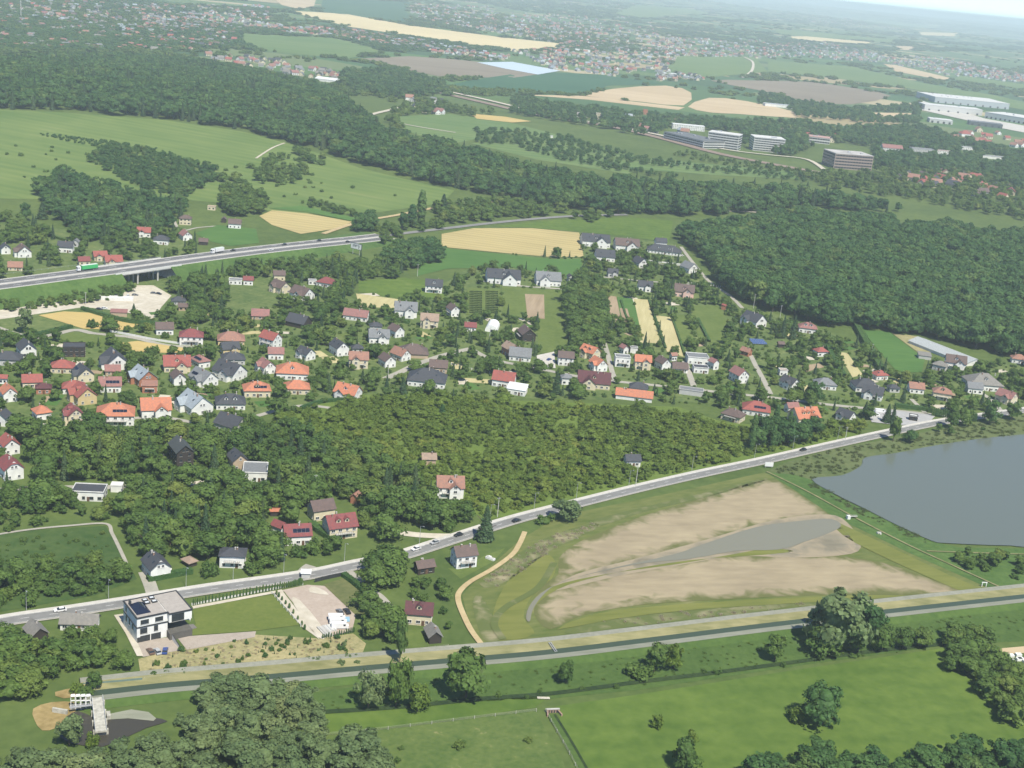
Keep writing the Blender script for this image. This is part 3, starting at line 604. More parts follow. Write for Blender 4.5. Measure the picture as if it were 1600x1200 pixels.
STREETS = [
    ('village_street', 'pale street from the gravel yard to the left edge', [(-40, 540), (30, 532), (80, 524), (118, 516), (150, 522), (210, 528), (260, 540), (330, 545)], 5),
    ('village_street', 'street between dark slate roof and brown hipped roof', [(602, 592), (625, 582), (650, 570), (690, 556), (735, 545)], 5),
    ('village_street', 'village street passing the paved yard', [(735, 545), (770, 562), (830, 574), (900, 588), (960, 596), (1060, 606), (1140, 615), (1210, 622), (1290, 632), (1350, 638)], 4.5),
    ('village_street', 'narrow lane between the cream strips and the orange roofs', [(944, 536), (950, 556), (956, 580), (962, 596)], 3.5),
    ('village_street', 'parallel driveways beside the grey flat roofed house', [(1070, 565), (1076, 582), (1084, 604)], 4),
    ('village_street', 'lane running down to the main road by the gabled brown house', [(1168, 545), (1180, 570), (1192, 592), (1204, 616)], 3.5),
    ('village_street', 'lane climbing from the lake road into the gardens', [(1424, 624), (1440, 640), (1452, 652)], 3),
    ('village_street', 'street above the lake hedge', [(1350, 638), (1420, 644), (1480, 650), (1530, 650), (1600, 644)], 4.5),
    ('village_street', 'lane past the cream gabled house to the right edge', [(1530, 612), (1552, 628), (1566, 646)], 3.5),
    ('village_street', 'lane along the edge of the dark wood', [(1064, 386), (1082, 410), (1108, 440), (1140, 462), (1160, 482)], 3.5),
    ('village_street', 'pale lane between the new grey houses', [(745, 438), (800, 446), (880, 452)], 4),
    ('village_street', 'walled pale lane below the arched window house', [(930, 432), (990, 438), (1040, 442), (1130, 448)], 3),
    ('village_street', 'light lane between the white gable and grey houses', [(1006, 409), (1040, 414), (1066, 416)], 2.5),
    ('village_street', 'lane by the brown chalet leading up to the paddock', [(270, 340), (282, 360), (310, 356), (346, 353)], 2.5),
    ('village_street', 'curving lane beside the sheds at the left road', [(-20, 506), (20, 520), (60, 530)], 4),
    ('village_street', 'street in the shade of the crimson houses', [(-40, 640), (20, 650), (100, 668), (230, 652), (300, 660)], 3.5),
    ('village_street', 'pale lane behind the bright orange roofs', [(395, 652), (440, 640), (480, 634), (530, 640)], 3.5)]
for nm, lb, px, w in STREETS: road(nm, lb, px, w, M_GRAVEL, 2, keep=True)
field('paved_yard', 'large concrete yard with parked vehicles by the lake road', [(1352, 640), (1400, 642), (1462, 650), (1450, 662), (1405, 665), (1362, 660)], FM('pale yard paving', (0.30, 0.30, 0.30), (0.38, 0.38, 0.38), fine=0.6, big=0.05), 3)
field('paved_yard', 'concrete court beside the grey roofed house', [(838, 556), (866, 550), (868, 576), (842, 572)], M_SIDEWALK, 3)
road('country_road', 'wooded continuation of the motorway past the square corn field', [(592, 370), (640, 364), (700, 357), (760, 350), (830, 343), (900, 338), (980, 336)], 7, M_ASPH, 3)
road('country_road', 'pale road slipping behind the wood on the right', [(1100, 330), (1160, 331), (1240, 336)], 5, M_SAND, 3)

# ------------------------------------------------------------------ villa plot
field('paved_yard', 'brown paved forecourt of the white flat roofed villa', [(203, 1001), (214, 1003), (266, 996), (286, 1016), (224, 1027), (213, 1022)], M_PAVE, 2)
field('gravel_bed', 'white gravel bed along the left villa wall', [(178, 962), (192, 960), (214, 1003), (224, 1026), (214, 1026), (196, 990)], M_SAND, 3)
field('lawn', 'smooth mown lawn beside the white villa', [(300, 952), (425, 929), (468, 977), (400, 986), (292, 994), (276, 990), (306, 976)], M_VLAWN, 2)
field('terrace', 'dark stone terrace under the villa overhang', [(262, 982), (302, 976), (308, 982), (275, 992)], mat('dark terrace stone', (0.16, 0.15, 0.14), 0.8, 0.15), 3)
field('stone_slope', 'brown cobbled slope below the villa lawn', [(276, 996), (400, 987), (398, 996), (292, 1016)], M_PAVE, 2)
field('gravel_bed', 'pale gravel strip with planted bushes by the lawn', [(427, 927), (440, 922), (492, 990), (500, 1000), (472, 980)], M_SAND, 2)
field('gravel_bed', 'white edging strip between lawn and road fence', [(300, 948), (440, 922), (444, 925), (302, 952)], M_SAND, 3)
field('gravel_yard', 'brown gravel parking yard right of the villa lawn', [(442, 922), (480, 914), (512, 916), (556, 960), (550, 988), (500, 996)], FM('pinkish gravel', (0.34, 0.28, 0.23), (0.42, 0.355, 0.30), fine=0.7, big=0.06), 1)
field('gravel_bed', 'bare white sand patch in the parking yard', [(455, 936), (468, 938), (500, 975), (510, 996), (496, 996), (470, 962)], M_SAND, 2, 2)
field('gravel_bed', 'bare white sand patch by the yard entrance', [(486, 917), (500, 920), (514, 930), (484, 926)], M_SAND, 2, 2)
field('lawn', 'patchy brownish lawn right of the parking yard', [(505, 914), (536, 904), (580, 938), (585, 955), (556, 962)], FM('patchy dry lawn', (0.09, 0.11, 0.04), (0.15, 0.155, 0.065), fine=0.5, big=0.06, c3=(0.22, 0.18, 0.11)), 2)
field('straw_slope', 'straw coloured slope dotted with young bushes', [(216, 1030), (290, 1010), (400, 992), (500, 998), (552, 990), (572, 1006), (560, 1038), (430, 1052), (300, 1064), (222, 1070)], M_STRAW, 1)
field('lawn', 'small lawn between maroon house and old barn', [(632, 985), (660, 984), (664, 1014), (640, 1020)], M_LAWN, 2)
field('lawn', 'sunny garden lawn of the brown hipped white house', [(700, 888), (720, 890), (758, 868), (790, 856), (770, 878), (720, 905)], M_LAWN, 1)
field('weir_pool', 'brown still water of the weir pool', [(92, 1142), (104, 1122), (122, 1112), (146, 1122), (165, 1124), (200, 1124), (235, 1122), (262, 1128), (230, 1138), (196, 1154), (160, 1168), (130, 1166), (100, 1158)], M_MUDPOOL, 3, 2)
field('stone_bank', 'grey stone apron beside the weir', [(166, 1118), (205, 1110), (232, 1114), (244, 1124), (240, 1128), (200, 1124), (168, 1126)], M_GREYBANK, 4)
field('dry_bank', 'orange dry grass bank left of the weir', [(52, 1108), (80, 1098), (116, 1098), (118, 1112), (104, 1120), (88, 1138), (66, 1142), (54, 1126)], FM('rusty dry grass', (0.2, 0.15, 0.06), (0.34, 0.26, 0.12), fine=0.5, big=0.06), 2, 2)
field('dry_bank', 'orange dry grass beside the canal end', [(86, 1082), (130, 1074), (170, 1076), (160, 1083), (100, 1092)], MATS['rusty dry grass'], 2, 2)

# ------------------------------------------------------------------ motorway with embankment and bridge
HWY = [(-60, 451), (0, 444), (100, 431), (200, 418), (300, 404), (400, 391), (500, 380), (560, 374), (602, 369)]
HZ = [10, 10, 10, 10, 9.6, 7.0, 3.6, 1.6, 0.5]
q = np.array(smooth_open(HWY, 8), float); hz = np.interp(np.linspace(0, 1, len(q)), np.linspace(0, 1, len(HZ)), HZ)
hx, hy = G(q[:, 0], q[:, 1], hz)
hwy = np.stack([hx, hy], -1); hwz = hz
ROADS.append((hwy, 17.0))
def hstrip(name, label, o0, o1, d0, d1, m, lo=0, hi=None, kind='structure', parent=None):
    hi = hi or len(hwy); xy = hwy[lo:hi]; zz = hwz[lo:hi]; s = side(hwy)[lo:hi]
    A = xy + s * o0; B = xy + s * o1
    v = [(a[0], a[1], hterr(a[0], a[1]) + (z + d0 if d0 is not None else 0.0)) for a, z in zip(A, zz)] + [(a[0], a[1], hterr(a[0], a[1]) + (z + d1 if d1 is not None else 0.0)) for a, z in zip(B, zz)]
    n = len(A); f = [(i, i + 1, n + i + 1, n + i) for i in range(n - 1)]
    if o0 > o1: f = [x[::-1] for x in f]
    me = bpy.data.meshes.new(name); me.from_pydata([tuple(map(float, p)) for p in v], [], f); me.materials.append(m)
    o = link(name, me, parent)
    if parent is None: tag(o, label, name.replace('_', ' '), kind=kind)
    return o
HWW = 10.6
hstrip('motorway', 'far carriageway of the motorway', HWW, 1.5, 0, 0, M_ASPH2)
hstrip('motorway', 'near carriageway of the motorway', -1.5, -HWW, 0, 0, M_ASPH2)
hstrip('motorway_median', 'pale median strip between the carriageways', 1.5, -1.5, 0.03, 0.03, M_SIDEWALK)
hstrip('motorway_verge', 'pale verge on the far motorway edge', HWW + 1.3, HWW, -0.02, 0.0, M_SIDEWALK)
hstrip('motorway_verge', 'pale verge on the near motorway edge', -HWW, -HWW - 1.3, 0, -0.02, M_SIDEWALK)
for off in (10.0, 2.4, -2.4, -10.0):
    hstrip('road_marking', 'white edge line of the motorway', off + 0.14, off - 0.14, 0.03, 0.03, M_LINE)
def hwy_at(px, off=0.0):
    """point of the motorway line nearest to a pixel column"""
    X, Y, _ = proj(hwy[:, 0], hwy[:, 1], hwz + hterr(hwy[:, 0], hwy[:, 1]))
    i = np.interp(px, X, np.arange(len(X))); s = side(hwy)
    f = lambda a: float(np.interp(i, np.arange(len(a)), a))
    p = Vector((f(hwy[:, 0]) + off * f(s[:, 0]), f(hwy[:, 1]) + off * f(s[:, 1]), f(hwz)))
    t = Vector((f(s[:, 1]), -f(s[:, 0]), 0)); p.z += float(hterr(p.x, p.y))
    return p, math.atan2(t.y, t.x), i
iL = int(hwy_at(176)[2]); iR = int(round(hwy_at(256)[2]))
M_EMB = M_DIKE
for lo, hi, w in ((0, iL + 1, 'left of'), (iR, None, 'right of')):
    hstrip('embankment', f'grass embankment {w} the bridge, near side', -HWW - 1.3, -HWW - 14, -0.05, None, M_EMB, lo, hi)
    hstrip('embankment', f'grass embankment {w} the bridge, far side', HWW + 14, HWW + 1.3, None, -0.05, M_EMB, lo, hi)
def make_bridge():
    pa, ra, _ = hwy_at(170); pb, rb, _ = hwy_at(262); mid = (pa + pb) / 2; d = (pb - pa); L = d.length; rz = math.atan2(d.y, d.x)
    root = empty('road_bridge', (mid.x, mid.y, 0), rz)
    tag(root, 'concrete motorway bridge on slim round columns', 'bridge')
    zt = mid.z
    mb = MB(); mb.box((0, 0, zt - 1.1), (L, 2 * HWW + 3.2, 1.3), CONC); mb.build('deck', root)
    for sgn in (-1, 1):
        b = MB(); b.box((0, sgn * (HWW + 1.6), zt - 0.35), (L + 6, 0.4, 1.7), mat('pale parapet', (0.55, 0.55, 0.52), 0.7, 0.08)); b.build('parapet', root)
        r = MB(); r.box((0, sgn * (HWW + 1.6), zt + 1.15), (L + 6, 0.1, 0.12), STEEL)
        for k in range(24): r.box((-L / 2 - 3 + (L + 6) * k / 23, sgn * (HWW + 1.6), zt + 0.8), (0.1, 0.1, 0.7), STEEL)
        r.build('railing', root)
    for gx in (-0.17, 0.17):
        for gy in (-10.5, -5.2, 0.0, 5.2, 10.5):
            c = MB(); c.cyl((gx * L, gy, -0.2), (gx * L, gy, zt - 2.6), 0.62, 0.62, CONC, 12); c.build('column', root)
        c = MB(); c.box((gx * L, 0, zt - 2.2), (1.6, 2 * HWW + 1, 0.85), CONC); c.build('crossbeam', root)
    for sgn in (-1, 1):     # sloping abutment faces
        a = MB(); x0 = sgn * L * 0.5; x1 = sgn * L * 0.36; w = HWW + 1.5
        p = [(x0, -w, zt - 1.8), (x0, w, zt - 1.8), (x1, w, 0), (x1, -w, 0), (x0 + sgn * 3, -w, 0), (x0 + sgn * 3, w, 0), (x0 + sgn * 3, -w, zt - 1.8), (x0 + sgn * 3, w, zt - 1.8)]
        for fidx in ((0, 1, 2, 3), (0, 3, 4, 6), (1, 7, 5, 2), (0, 6, 7, 1), (4, 5, 7, 6), (2, 5, 4, 3)): a.face([p[k] for k in fidx], CONC)
        a.build('abutment', root)
        for s2 in (-1, 1):  # grass wing slope
            g = MB(); yy = s2 * w; y2 = s2 * (w + 11)
            g.face([(x0, yy, zt - .6), (x0 + sgn * 6, yy, zt - .6), (x0 + sgn * 6, y2, 0.02), (x0 - sgn * 1, y2, 0.02)], M_EMB)
            g.face([(x0, yy, zt - .6), (x0 - sgn * 1, y2, 0.02), (x1, yy, 0.02)], M_EMB if sgn < 0 else CONC)
            g.build('wing_slope', root)
make_bridge()
dashes('road_marking', 'dashed lane line of the far carriageway', hwy + side(hwy) * 6.2, 0, lambda x, y: float(np.interp(x, hwy[:, 0], hwz)) + .03, 0, 6, 10)
dashes('road_marking', 'dashed lane line of the near carriageway', hwy - side(hwy) * 6.2, 0, lambda x, y: float(np.interp(x, hwy[:, 0], hwz)) + .03, 0, 6, 10)

# railway and far roads
road('railway', 'brown ballast of the railway line curving past the offices', [(690, 146), (760, 162), (830, 178), (900, 190), (960, 200), (1030, 216), (1120, 240), (1200, 256), (1290, 272)], 22, FM('rail ballast', (0.20, 0.15, 0.12), (0.27, 0.21, 0.17), fine=0.3, big=0.03), 4)
road('far_road', 'pale road beside the railway', [(690, 142), (760, 157), (830, 174), (860, 182), (950, 196), (1040, 214)], 13, M_SAND, 5)
road('far_road', 'pale access road in front of the office blocks', [(1040, 214), (1130, 234), (1200, 243), (1260, 250), (1290, 268)], 8, M_SAND, 5)
road('far_road', 'white edged lane dropping through the wood', [(552, 192), (580, 180), (612, 172), (640, 164)], 8, M_SAND, 4)
road('far_road', 'winding pale track in the far green meadow', [(1162, 90), (1176, 98), (1174, 112), (1160, 122)], 9, M_SAND, 4)
road('far_road', 'pale track at the edge of the allotment meadow', [(618, 192), (660, 200), (712, 208)], 5, M_SAND, 4)
road('hill_path', 'faint trodden path over the hill meadow', [(400, 248), (425, 232), (445, 224)], 2.5, M_SAND, 3, keep=False)
# ------------------------------------------------------------------ houses
RC = dict(O=(0.46, 0.155, 0.075), R=(0.30, 0.075, 0.058), C=(0.215, 0.052, 0.052), B=(0.125, 0.085, 0.075), M=(0.105, 0.034, 0.040), D=(0.055, 0.06, 0.072), G=(0.17, 0.18, 0.19), L=(0.27, 0.32, 0.36), T=(0.30, 0.21, 0.15), S=(0.30, 0.145, 0.10), K=(0.06, 0.07, 0.07), P=(0.27, 0.12, 0.105), Y=(0.20, 0.19, 0.17), W=(0.62, 0.64, 0.64), A=(0.36, 0.39, 0.39))
WC = dict(w=(0.66, 0.65, 0.62), c=(0.56, 0.50, 0.36), y=(0.52, 0.41, 0.22), g=(0.42, 0.42, 0.41), b=(0.34, 0.15, 0.09), d=(0.045, 0.037, 0.033), t=(0.40, 0.31, 0.22), p=(0.62, 0.42, 0.36))
RN = dict(O='orange', R='red', C='crimson', B='brown', M='maroon', D='dark slate', G='grey', L='light grey metal', T='tan', S='salmon', K='black', P='pinkish brown', Y='weathered grey', W='white', A='hazy glass')
def RM(k): return roof_mat(RN[k] + ' roofing', RC[k])
def WM(k): return WHITE if k == 'w' else mat('wall ' + k, WC[k], 0.85, 0.08)
RECTS = []        # screen boxes of the buildings, with their distance, which trees must not cover
FOOT = []         # footprints (x, y, radius)
_WIN = {}
def window_mesh(w, h, dark):
    k = (round(w, 2), round(h, 2), dark)
    if k not in _WIN:
        fm = DFRAME if dark else FRAME
        a = MB(); a.box((0, -0.03, 0), (w - 0.16, 0.06, h - 0.16), GLASS)
        b = MB(); t = 0.1
        for c, d in (((0, -0.05, h / 2 - t / 2), (w, 0.12, t)), ((0, -0.05, -h / 2 + t / 2), (w, 0.12, t)), ((-w / 2 + t / 2, -0.05, 0), (t, 0.12, h - 2 * t)), ((w / 2 - t / 2, -0.05, 0), (t, 0.12, h - 2 * t))): b.box(c, d, fm)
        if w > 1.0: b.box((0, -0.06, 0), (0.07, 0.1, h - 2 * t), fm)
        b.box((0, -0.10, -h / 2 - 0.04), (w + 0.2, 0.24, 0.06), CONC)
        _WIN[k] = (a.mesh('window'), b.mesh('frame'))
    return _WIN[k]
def put_window(root, x, y, z, rz, w=1.25, h=1.35, dark=False, frame=True, name='window'):
    a, b = window_mesh(w, h, dark)
    o = link(name, a, root, (x, y, z), rz)
    if frame: link('frame', b, o)
    return o
def roof_slab(mb, pts, th, m):
    """thick roof plane: pts are the top corners, ccw from above"""
    n = Vector((Vector(pts[1]) - Vector(pts[0])).cross(Vector(pts[2]) - Vector(pts[0]))).normalized()
    low = [Vector(p) - Vector((0, 0, th)) for p in pts]
    mb.face(pts, m); mb.face(low[::-1], m)
    for i in range(len(pts)):
        j = (i + 1) % len(pts); mb.face([pts[i], low[i], low[j], pts[j]], m)
def gable_roof(mb, x0, x1, W, he, hr, m, ov=0.55, th=0.18, trim=None):
    k = (hr - he) / (W / 2); ye = W / 2 + ov; ze = he - ov * k + 0.16; zr = hr + 0.16
    roof_slab(mb, [(x0 - ov, -ye, ze), (x1 + ov, -ye, ze), (x1 + ov, 0, zr), (x0 - ov, 0, zr)], th, m)
    roof_slab(mb, [(x1 + ov, ye, ze), (x0 - ov, ye, ze), (x0 - ov, 0, zr), (x1 + ov, 0, zr)], th, m)
def hip_roof(mb, L, W, he, hr, m, ov=0.6, frac=1.0):
    a = L / 2 + ov; b = W / 2 + ov; r = max(L / 2 - W / 2 * frac, 0.05); z0 = he - 0.1; zr = hr + 0.15
    mb.face([(-a, -b, z0), (a, -b, z0), (r, 0, zr), (-r, 0, zr)], m)
    mb.face([(a, b, z0), (-a, b, z0), (-r, 0, zr), (r, 0, zr)], m)
    mb.face([(a, -b, z0), (a, b, z0), (r, 0, zr)], m); mb.face([(-a, b, z0), (-a, -b, z0), (-r, 0, zr)], m)
    mb.face([(-a, -b, z0 - 0.2), (-a, b, z0 - 0.2), (a, b, z0 - 0.2), (a, -b, z0 - 0.2)], m)
    q = [(-a, -b), (a, -b), (a, b), (-a, b)]
    for i in range(4):
        p, s_ = q[i], q[(i + 1) % 4]; mb.face([(*p, z0 - 0.2), (*s_, z0 - 0.2), (*s_, z0), (*p, z0)], m)
def halfhip_roof(mb, L, W, he, hr, m, ov=0.55, cut=0.38):
    """gable with clipped ends (half hipped)"""
    k = (hr - he) / (W / 2); b = W / 2 + ov; ze = he - ov * k + 0.16; zr = hr + 0.16; a = L / 2 + ov
    zc = hr - (hr - he) * cut + .16; yc = (zr - zc) / k; r = a - yc * 0.9
    for s_ in (1, -1):
        p = [(-a * s_, -b * s_, ze), (a * s_, -b * s_, ze), (a * s_, -yc * s_, zc), (r * s_, 0, zr), (-r * s_, 0, zr), (-a * s_, -yc * s_, zc)]
        mb.face(p, m); mb.face([(x, y, z - 0.2) for x, y, z in p][::-1], m)
        mb.face([(a * s_, -yc, zc), (a * s_, yc, zc), (r * s_, 0, zr)] if s_ > 0 else [(-a, yc, zc), (-a, -yc, zc), (-r, 0, zr)], m)
        for i in range(6):
            j = (i + 1) % 6; mb.face([p[i], (p[i][0], p[i][1], p[i][2] - .2), (p[j][0], p[j][1], p[j][2] - .2), p[j]], m)

def house(cx, cy, wpx, th, typ, roof, wall, st, label, ex='', name='house', cat=None, asp=1.32, pitch=None, group=None, near=False):
    """cx, cy: middle of the building in the picture; wpx: its width there; th: direction of the ridge on the ground"""
    th = ((th + 90) % 180) - 90; t = R(th); cw, sw = abs(math.cos(t)), abs(math.sin(t))
    p = P(cx, cy, 3.0); _, _, k = proj(p.x, p.y, p.z + 3); k = float(k)
    ovw = 1.1
    W = max((wpx * 1.04 / k - ovw) / (asp * cw + sw), 2.6); L = asp * W
    he = 2.75 * st + 0.3
    if pitch is None: pitch = dict(g=40, x=40, j=40, h=34, p=36, f=0, s=12)[typ]
    hr = he + W / 2 * math.tan(R(pitch)) if typ not in 'fs' else he
    if typ in 'gxj' and hr - he > 5.2: hr = he + 5.2
    p = P(cx, cy, (hr) * 0.5)
    rng = random.Random(int(cx * 31 + cy * 17))
    root = empty(name, (p.x, p.y, p.z), t)
    tag(root, label, cat or name.replace('_', ' '), group)
    FOOT.append((p.x, p.y, 0.62 * math.hypot(L, W)))
    d = math.hypot(p.x, p.y); dep = math.atan2(CAM_H, d)
    hpx = k * (hr * math.cos(dep) + W * math.sin(dep) * 0.8)
    RECTS.append((cx - wpx * 0.46, cx + wpx * 0.46, cy - hpx * 0.5, cy + hpx * 0.46, d - W * 0.4))
    wm = WM(wall); rm = RM(roof); dk = wall == 'd' or 'k' in ex
    big = wpx > 24 or near
    # walls
    mb = MB()
    if typ in 'gxj':
        for y, s_ in ((-W / 2, 1), (W / 2, -1)):
            mb.face([(-L / 2 * s_, y, -0.4), (L / 2 * s_, y, -0.4), (L / 2 * s_, y, he), (-L / 2 * s_, y, he)], wm)
        for x, s_ in ((L / 2, 1), (-L / 2, -1)):
            mb.face([(x, -W / 2 * s_, -0.4), (x, W / 2 * s_, -0.4), (x, W / 2 * s_, he), (x, 0, hr), (x, -W / 2 * s_, he)], wm)
    else:
        mb.box((0, 0, he / 2 - 0.2), (L, W, he + 0.4), wm)
    wobj = mb.build('wall', root)
    # roof
    mb = MB()
    if typ in 'gx': gable_roof(mb, -L / 2, L / 2, W, he, hr, rm)
    elif typ == 'j': halfhip_roof(mb, L, W, he, hr, rm)
    elif typ == 'h': hip_roof(mb, L, W, he, hr, rm)
    elif typ == 'p': hip_roof(mb, W * 1.05, W, he, hr, rm)
    elif typ == 's': 
        mb.face([(-L / 2 - .4, -W / 2 - .4, he), (L / 2 + .4, -W / 2 - .4, he), (L / 2 + .4, W / 2 + .4, he + W * .2), (-L / 2 - .4, W / 2 + .4, he + W * .2)], rm)
        mb.box((0, 0, he - 0.1), (L + .6, W + .6, .2), rm)
    else:
        mb.box((0, 0, he + 0.12), (L + 0.3, W + 0.3, 0.24), rm)
        for yy in (-W / 2, W / 2): mb.box((0, yy, he + 0.38), (L + 0.3, 0.25, 0.5), wm)
        for xx in (-L / 2, L / 2): mb.box((xx, 0, he + 0.38), (0.25, W - .3, 0.5), wm)
    robj = mb.build('roof', root)
    if typ in 'gxjhp' and L > 6 and 'n' not in ex:
        for q in range(1 + (wpx > 34)):
            c = MB(); xx = rng.uniform(-0.32, 0.32) * L * (1 if q == 0 else -1); yy = rng.choice((-1, 1)) * W * 0.08
            c.box((xx, yy, hr - .1), (0.5, 0.6, 1.7), mat('chimney brick', (0.26, 0.17, 0.13), 0.85, 0.2) if q == 0 else mat('chimney plaster', (0.4, 0.37, 0.34), 0.8, 0.1)); c.box((xx, yy, hr + .79), (0.62, 0.72, 0.08), CONC)
            c.build('chimney', robj)
    # cross gable wing on the camera side
    front = -W / 2
    if typ == 'x':
        wl = L * 0.42; proj_ = W * 0.22; xw = L * (0.16 if rng.random() < .5 else -0.16); hw = he + wl / 2 * math.tan(R(pitch)); hw = min(hw, hr - 0.2); yf = front - proj_
        mb = MB()
        mb.face([(xw - wl / 2, yf, -0.4), (xw + wl / 2, yf, -0.4), (xw + wl / 2, yf, he), (xw, yf, hw), (xw - wl / 2, yf, he)], wm)
        for s_ in (-1, 1):
            q = [(xw + s_ * wl / 2, yf, -0.4), (xw + s_ * wl / 2, front + .1, -0.4), (xw + s_ * wl / 2, front + .1, he), (xw + s_ * wl / 2, yf, he)]
            mb.face(q if s_ > 0 else q[::-1], wm)
        wg = mb.build('gable_wing', root)
        mb = MB(); ov = 0.5; kk = (hw - he) / (wl / 2); yb = -(hr - hw) / max((hr - he) / (W / 2), .1) + 0.3
        for s_ in (-1, 1):
            q = [(xw + s_ * (wl / 2 + ov), yf - ov, he - ov * kk + .16), (xw + s_ * (wl / 2 + ov), front + 0.2, he - ov * kk + .16), (xw, yb, hw + .16), (xw, yf - ov, hw + .16)]
            roof_slab(mb, q if s_ > 0 else q[::-1], 0.16, rm)
        mb.build('wing_roof', wg)
        for z in [1.5 + 2.75 * i for i in range(max(1, int(st)))] + ([he + 0.7] if wl > 3.4 else []):
            put_window(root, xw, yf, z, 0, min(1.7, wl * .4), 1.4, dk, big)
    # windows
    def row(y, rz, n, half, zs, skip=None):
        for z in zs:
            for i in range(n):
                x = (-half + 2 * half * (i + 0.5) / n)
                if skip and skip(x): continue
                if rz == 0: put_window(root, x, y, z, 0, 1.25 if rng.random() < .7 else 1.7, 1.35, dk, big)
                elif rz == 2: put_window(root, x, y, z, math.pi, 1.25, 1.35, dk, big)
                elif rz == 1: put_window(root, y, x, z, math.pi / 2, 1.25, 1.35, dk, big)
                else: put_window(root, y, x, z, -math.pi / 2, 1.25, 1.35, dk, big)
    if 'v' not in ex:
        zs = [1.55 + 2.75 * i for i in range(max(1, int(st)))]
        nl = max(2, int(L / 3.0)); nw = max(1, int(W / 3.4))
        sk = None
        if typ == 'x': sk = lambda x: abs(x - xw) < wl / 2 + 0.5
        row(front, 0, nl, L / 2, zs, sk); row(L / 2, 1, nw, W / 2, zs)
        row(-L / 2, 3, nw, W / 2, zs)
        if big: row(W / 2, 2, nl, L / 2, zs[:1])
        if typ in 'gxj' and hr - he > 2.6:
            zz = he + 0.75
            for s_ in (1, -1):
                for yy in ((-0.85, 0.85) if W > 7.5 else (0,)):
                    put_window(root, s_ * L / 2, yy, zz, s_ * math.pi / 2, 1.1, 1.3, dk, big)
        if big:
            dm = MB(); dm.box((0, -0.05, 1.05), (1.1, 0.12, 2.1), mat('front door', (0.12, 0.07, 0.045), 0.5, 0.15)); 
            do = dm.build('door', root, (L * 0.02 + (0 if nl % 2 == 0 else L / nl / 2), front, 0)); hd = MB(); hd.box((0.4, -0.14, 1.05), (0.05, 0.06, 0.2), STEEL); hd.build('handle', do)
    # dormers
    nd = ex.count('d')
    if nd and typ in 'gxjhp':
        kk = (hr - he) / (W / 2)
        for i in range(nd):
            x = L * 0.62 * ((i + 0.5) / nd - 0.5); yb = front * 0.62; zb = he + (W / 2 - abs(yb)) * kk; dw = 1.9; dh = 1.3
            yk = yb + (dh) / kk
            mb = MB(); mb.face([(x - dw / 2, yb - .25, zb - .3), (x + dw / 2, yb - .25, zb - .3), (x + dw / 2, yb - .25, zb + dh), (x, yb - .25, zb + dh + .75), (x - dw / 2, yb - .25, zb + dh)], wm)
            for s_ in (-1, 1):
                q = [(x + s_ * dw / 2, yb - .25, zb - .3), (x + s_ * dw / 2, yk, zb + dh - .1), (x + s_ * dw / 2, yb - .25, zb + dh)]
                mb.face(q if s_ > 0 else q[::-1], wm)
                yr = yk + .75 / kk
                q = [(x + s_ * (dw / 2 + .3), yb - .6, zb + dh - .15), (x + s_ * (dw / 2 + .3), yk, zb + dh - .15), (x, yr, zb + dh + .85), (x, yb - .6, zb + dh + .85)]
                roof_slab(mb, q if s_ > 0 else q[::-1], .12, rm)
            do = mb.build('dormer', root); 
            a, b = window_mesh(1.1, 1.1, dk); wo = link('window', a, do, (x, yb - .25, zb + .65))
    # roof windows / solar
    if ('s' in ex or 'r' in ex) and typ in 'gxjh':
        kk = (hr - he) / (W / 2); sl = math.hypot(1, kk); ang = math.atan(kk)
        if 's' in ex:
            for i in range(4):
                for j in range(2):
                    mb = MB(); mb.box((0, 0, 0), (1.7, 1.05, 0.07), SOLAR); mb.box((0, 0, -.06), (1.74, 1.09, 0.05), STEEL)
                    u = W / 2 * (0.28 + j * 0.17 * 7 / max(W, 5)); y = front + u; x = (i - 1.5) * 1.78 + L * 0.12 * (1 if rng.random() < .5 else 1)
                    if typ == 'x': x = (-1 if xw > 0 else 1) * L * .24 + (i - 1.5) * 1.1
                    o = mb.build('solar_panel', robj, (x, y, he + u * kk + 0.30)); o.rotation_euler = (ang, 0, 0)
        if 'r' in ex:
            for i in range(2):
                mb = MB(); mb.box((0, 0, 0), (0.9, 1.2, 0.08), GLASS); mb.box((0, 0, -.03), (1.05, 1.35, 0.08), DFRAME)
                u = W / 2 * 0.5; o = mb.build('roof_window', robj, ((i - .5) * L * .5, front + u, he + u * kk + 0.22)); o.rotation_euler = (ang, 0, 0)
    if 'b' in ex:
        mb = MB(); zb = 2.95; mb.box((0, front - 0.75, zb), (L * 0.62, 1.5, 0.2), CONC); mb.build('balcony', root)
        bb = MB(); rl = DFRAME if wall != 'd' else STEEL
        bb.box((0, front - 1.46, zb + 1.05), (L * .62, 0.06, 0.08), rl)
        for i in range(9): bb.box((-L * .31 + L * .62 * i / 8, front - 1.46, zb + .55), (0.07, 0.07, 1.0), rl)
        bb.build('railing', root)
    return root

H = house
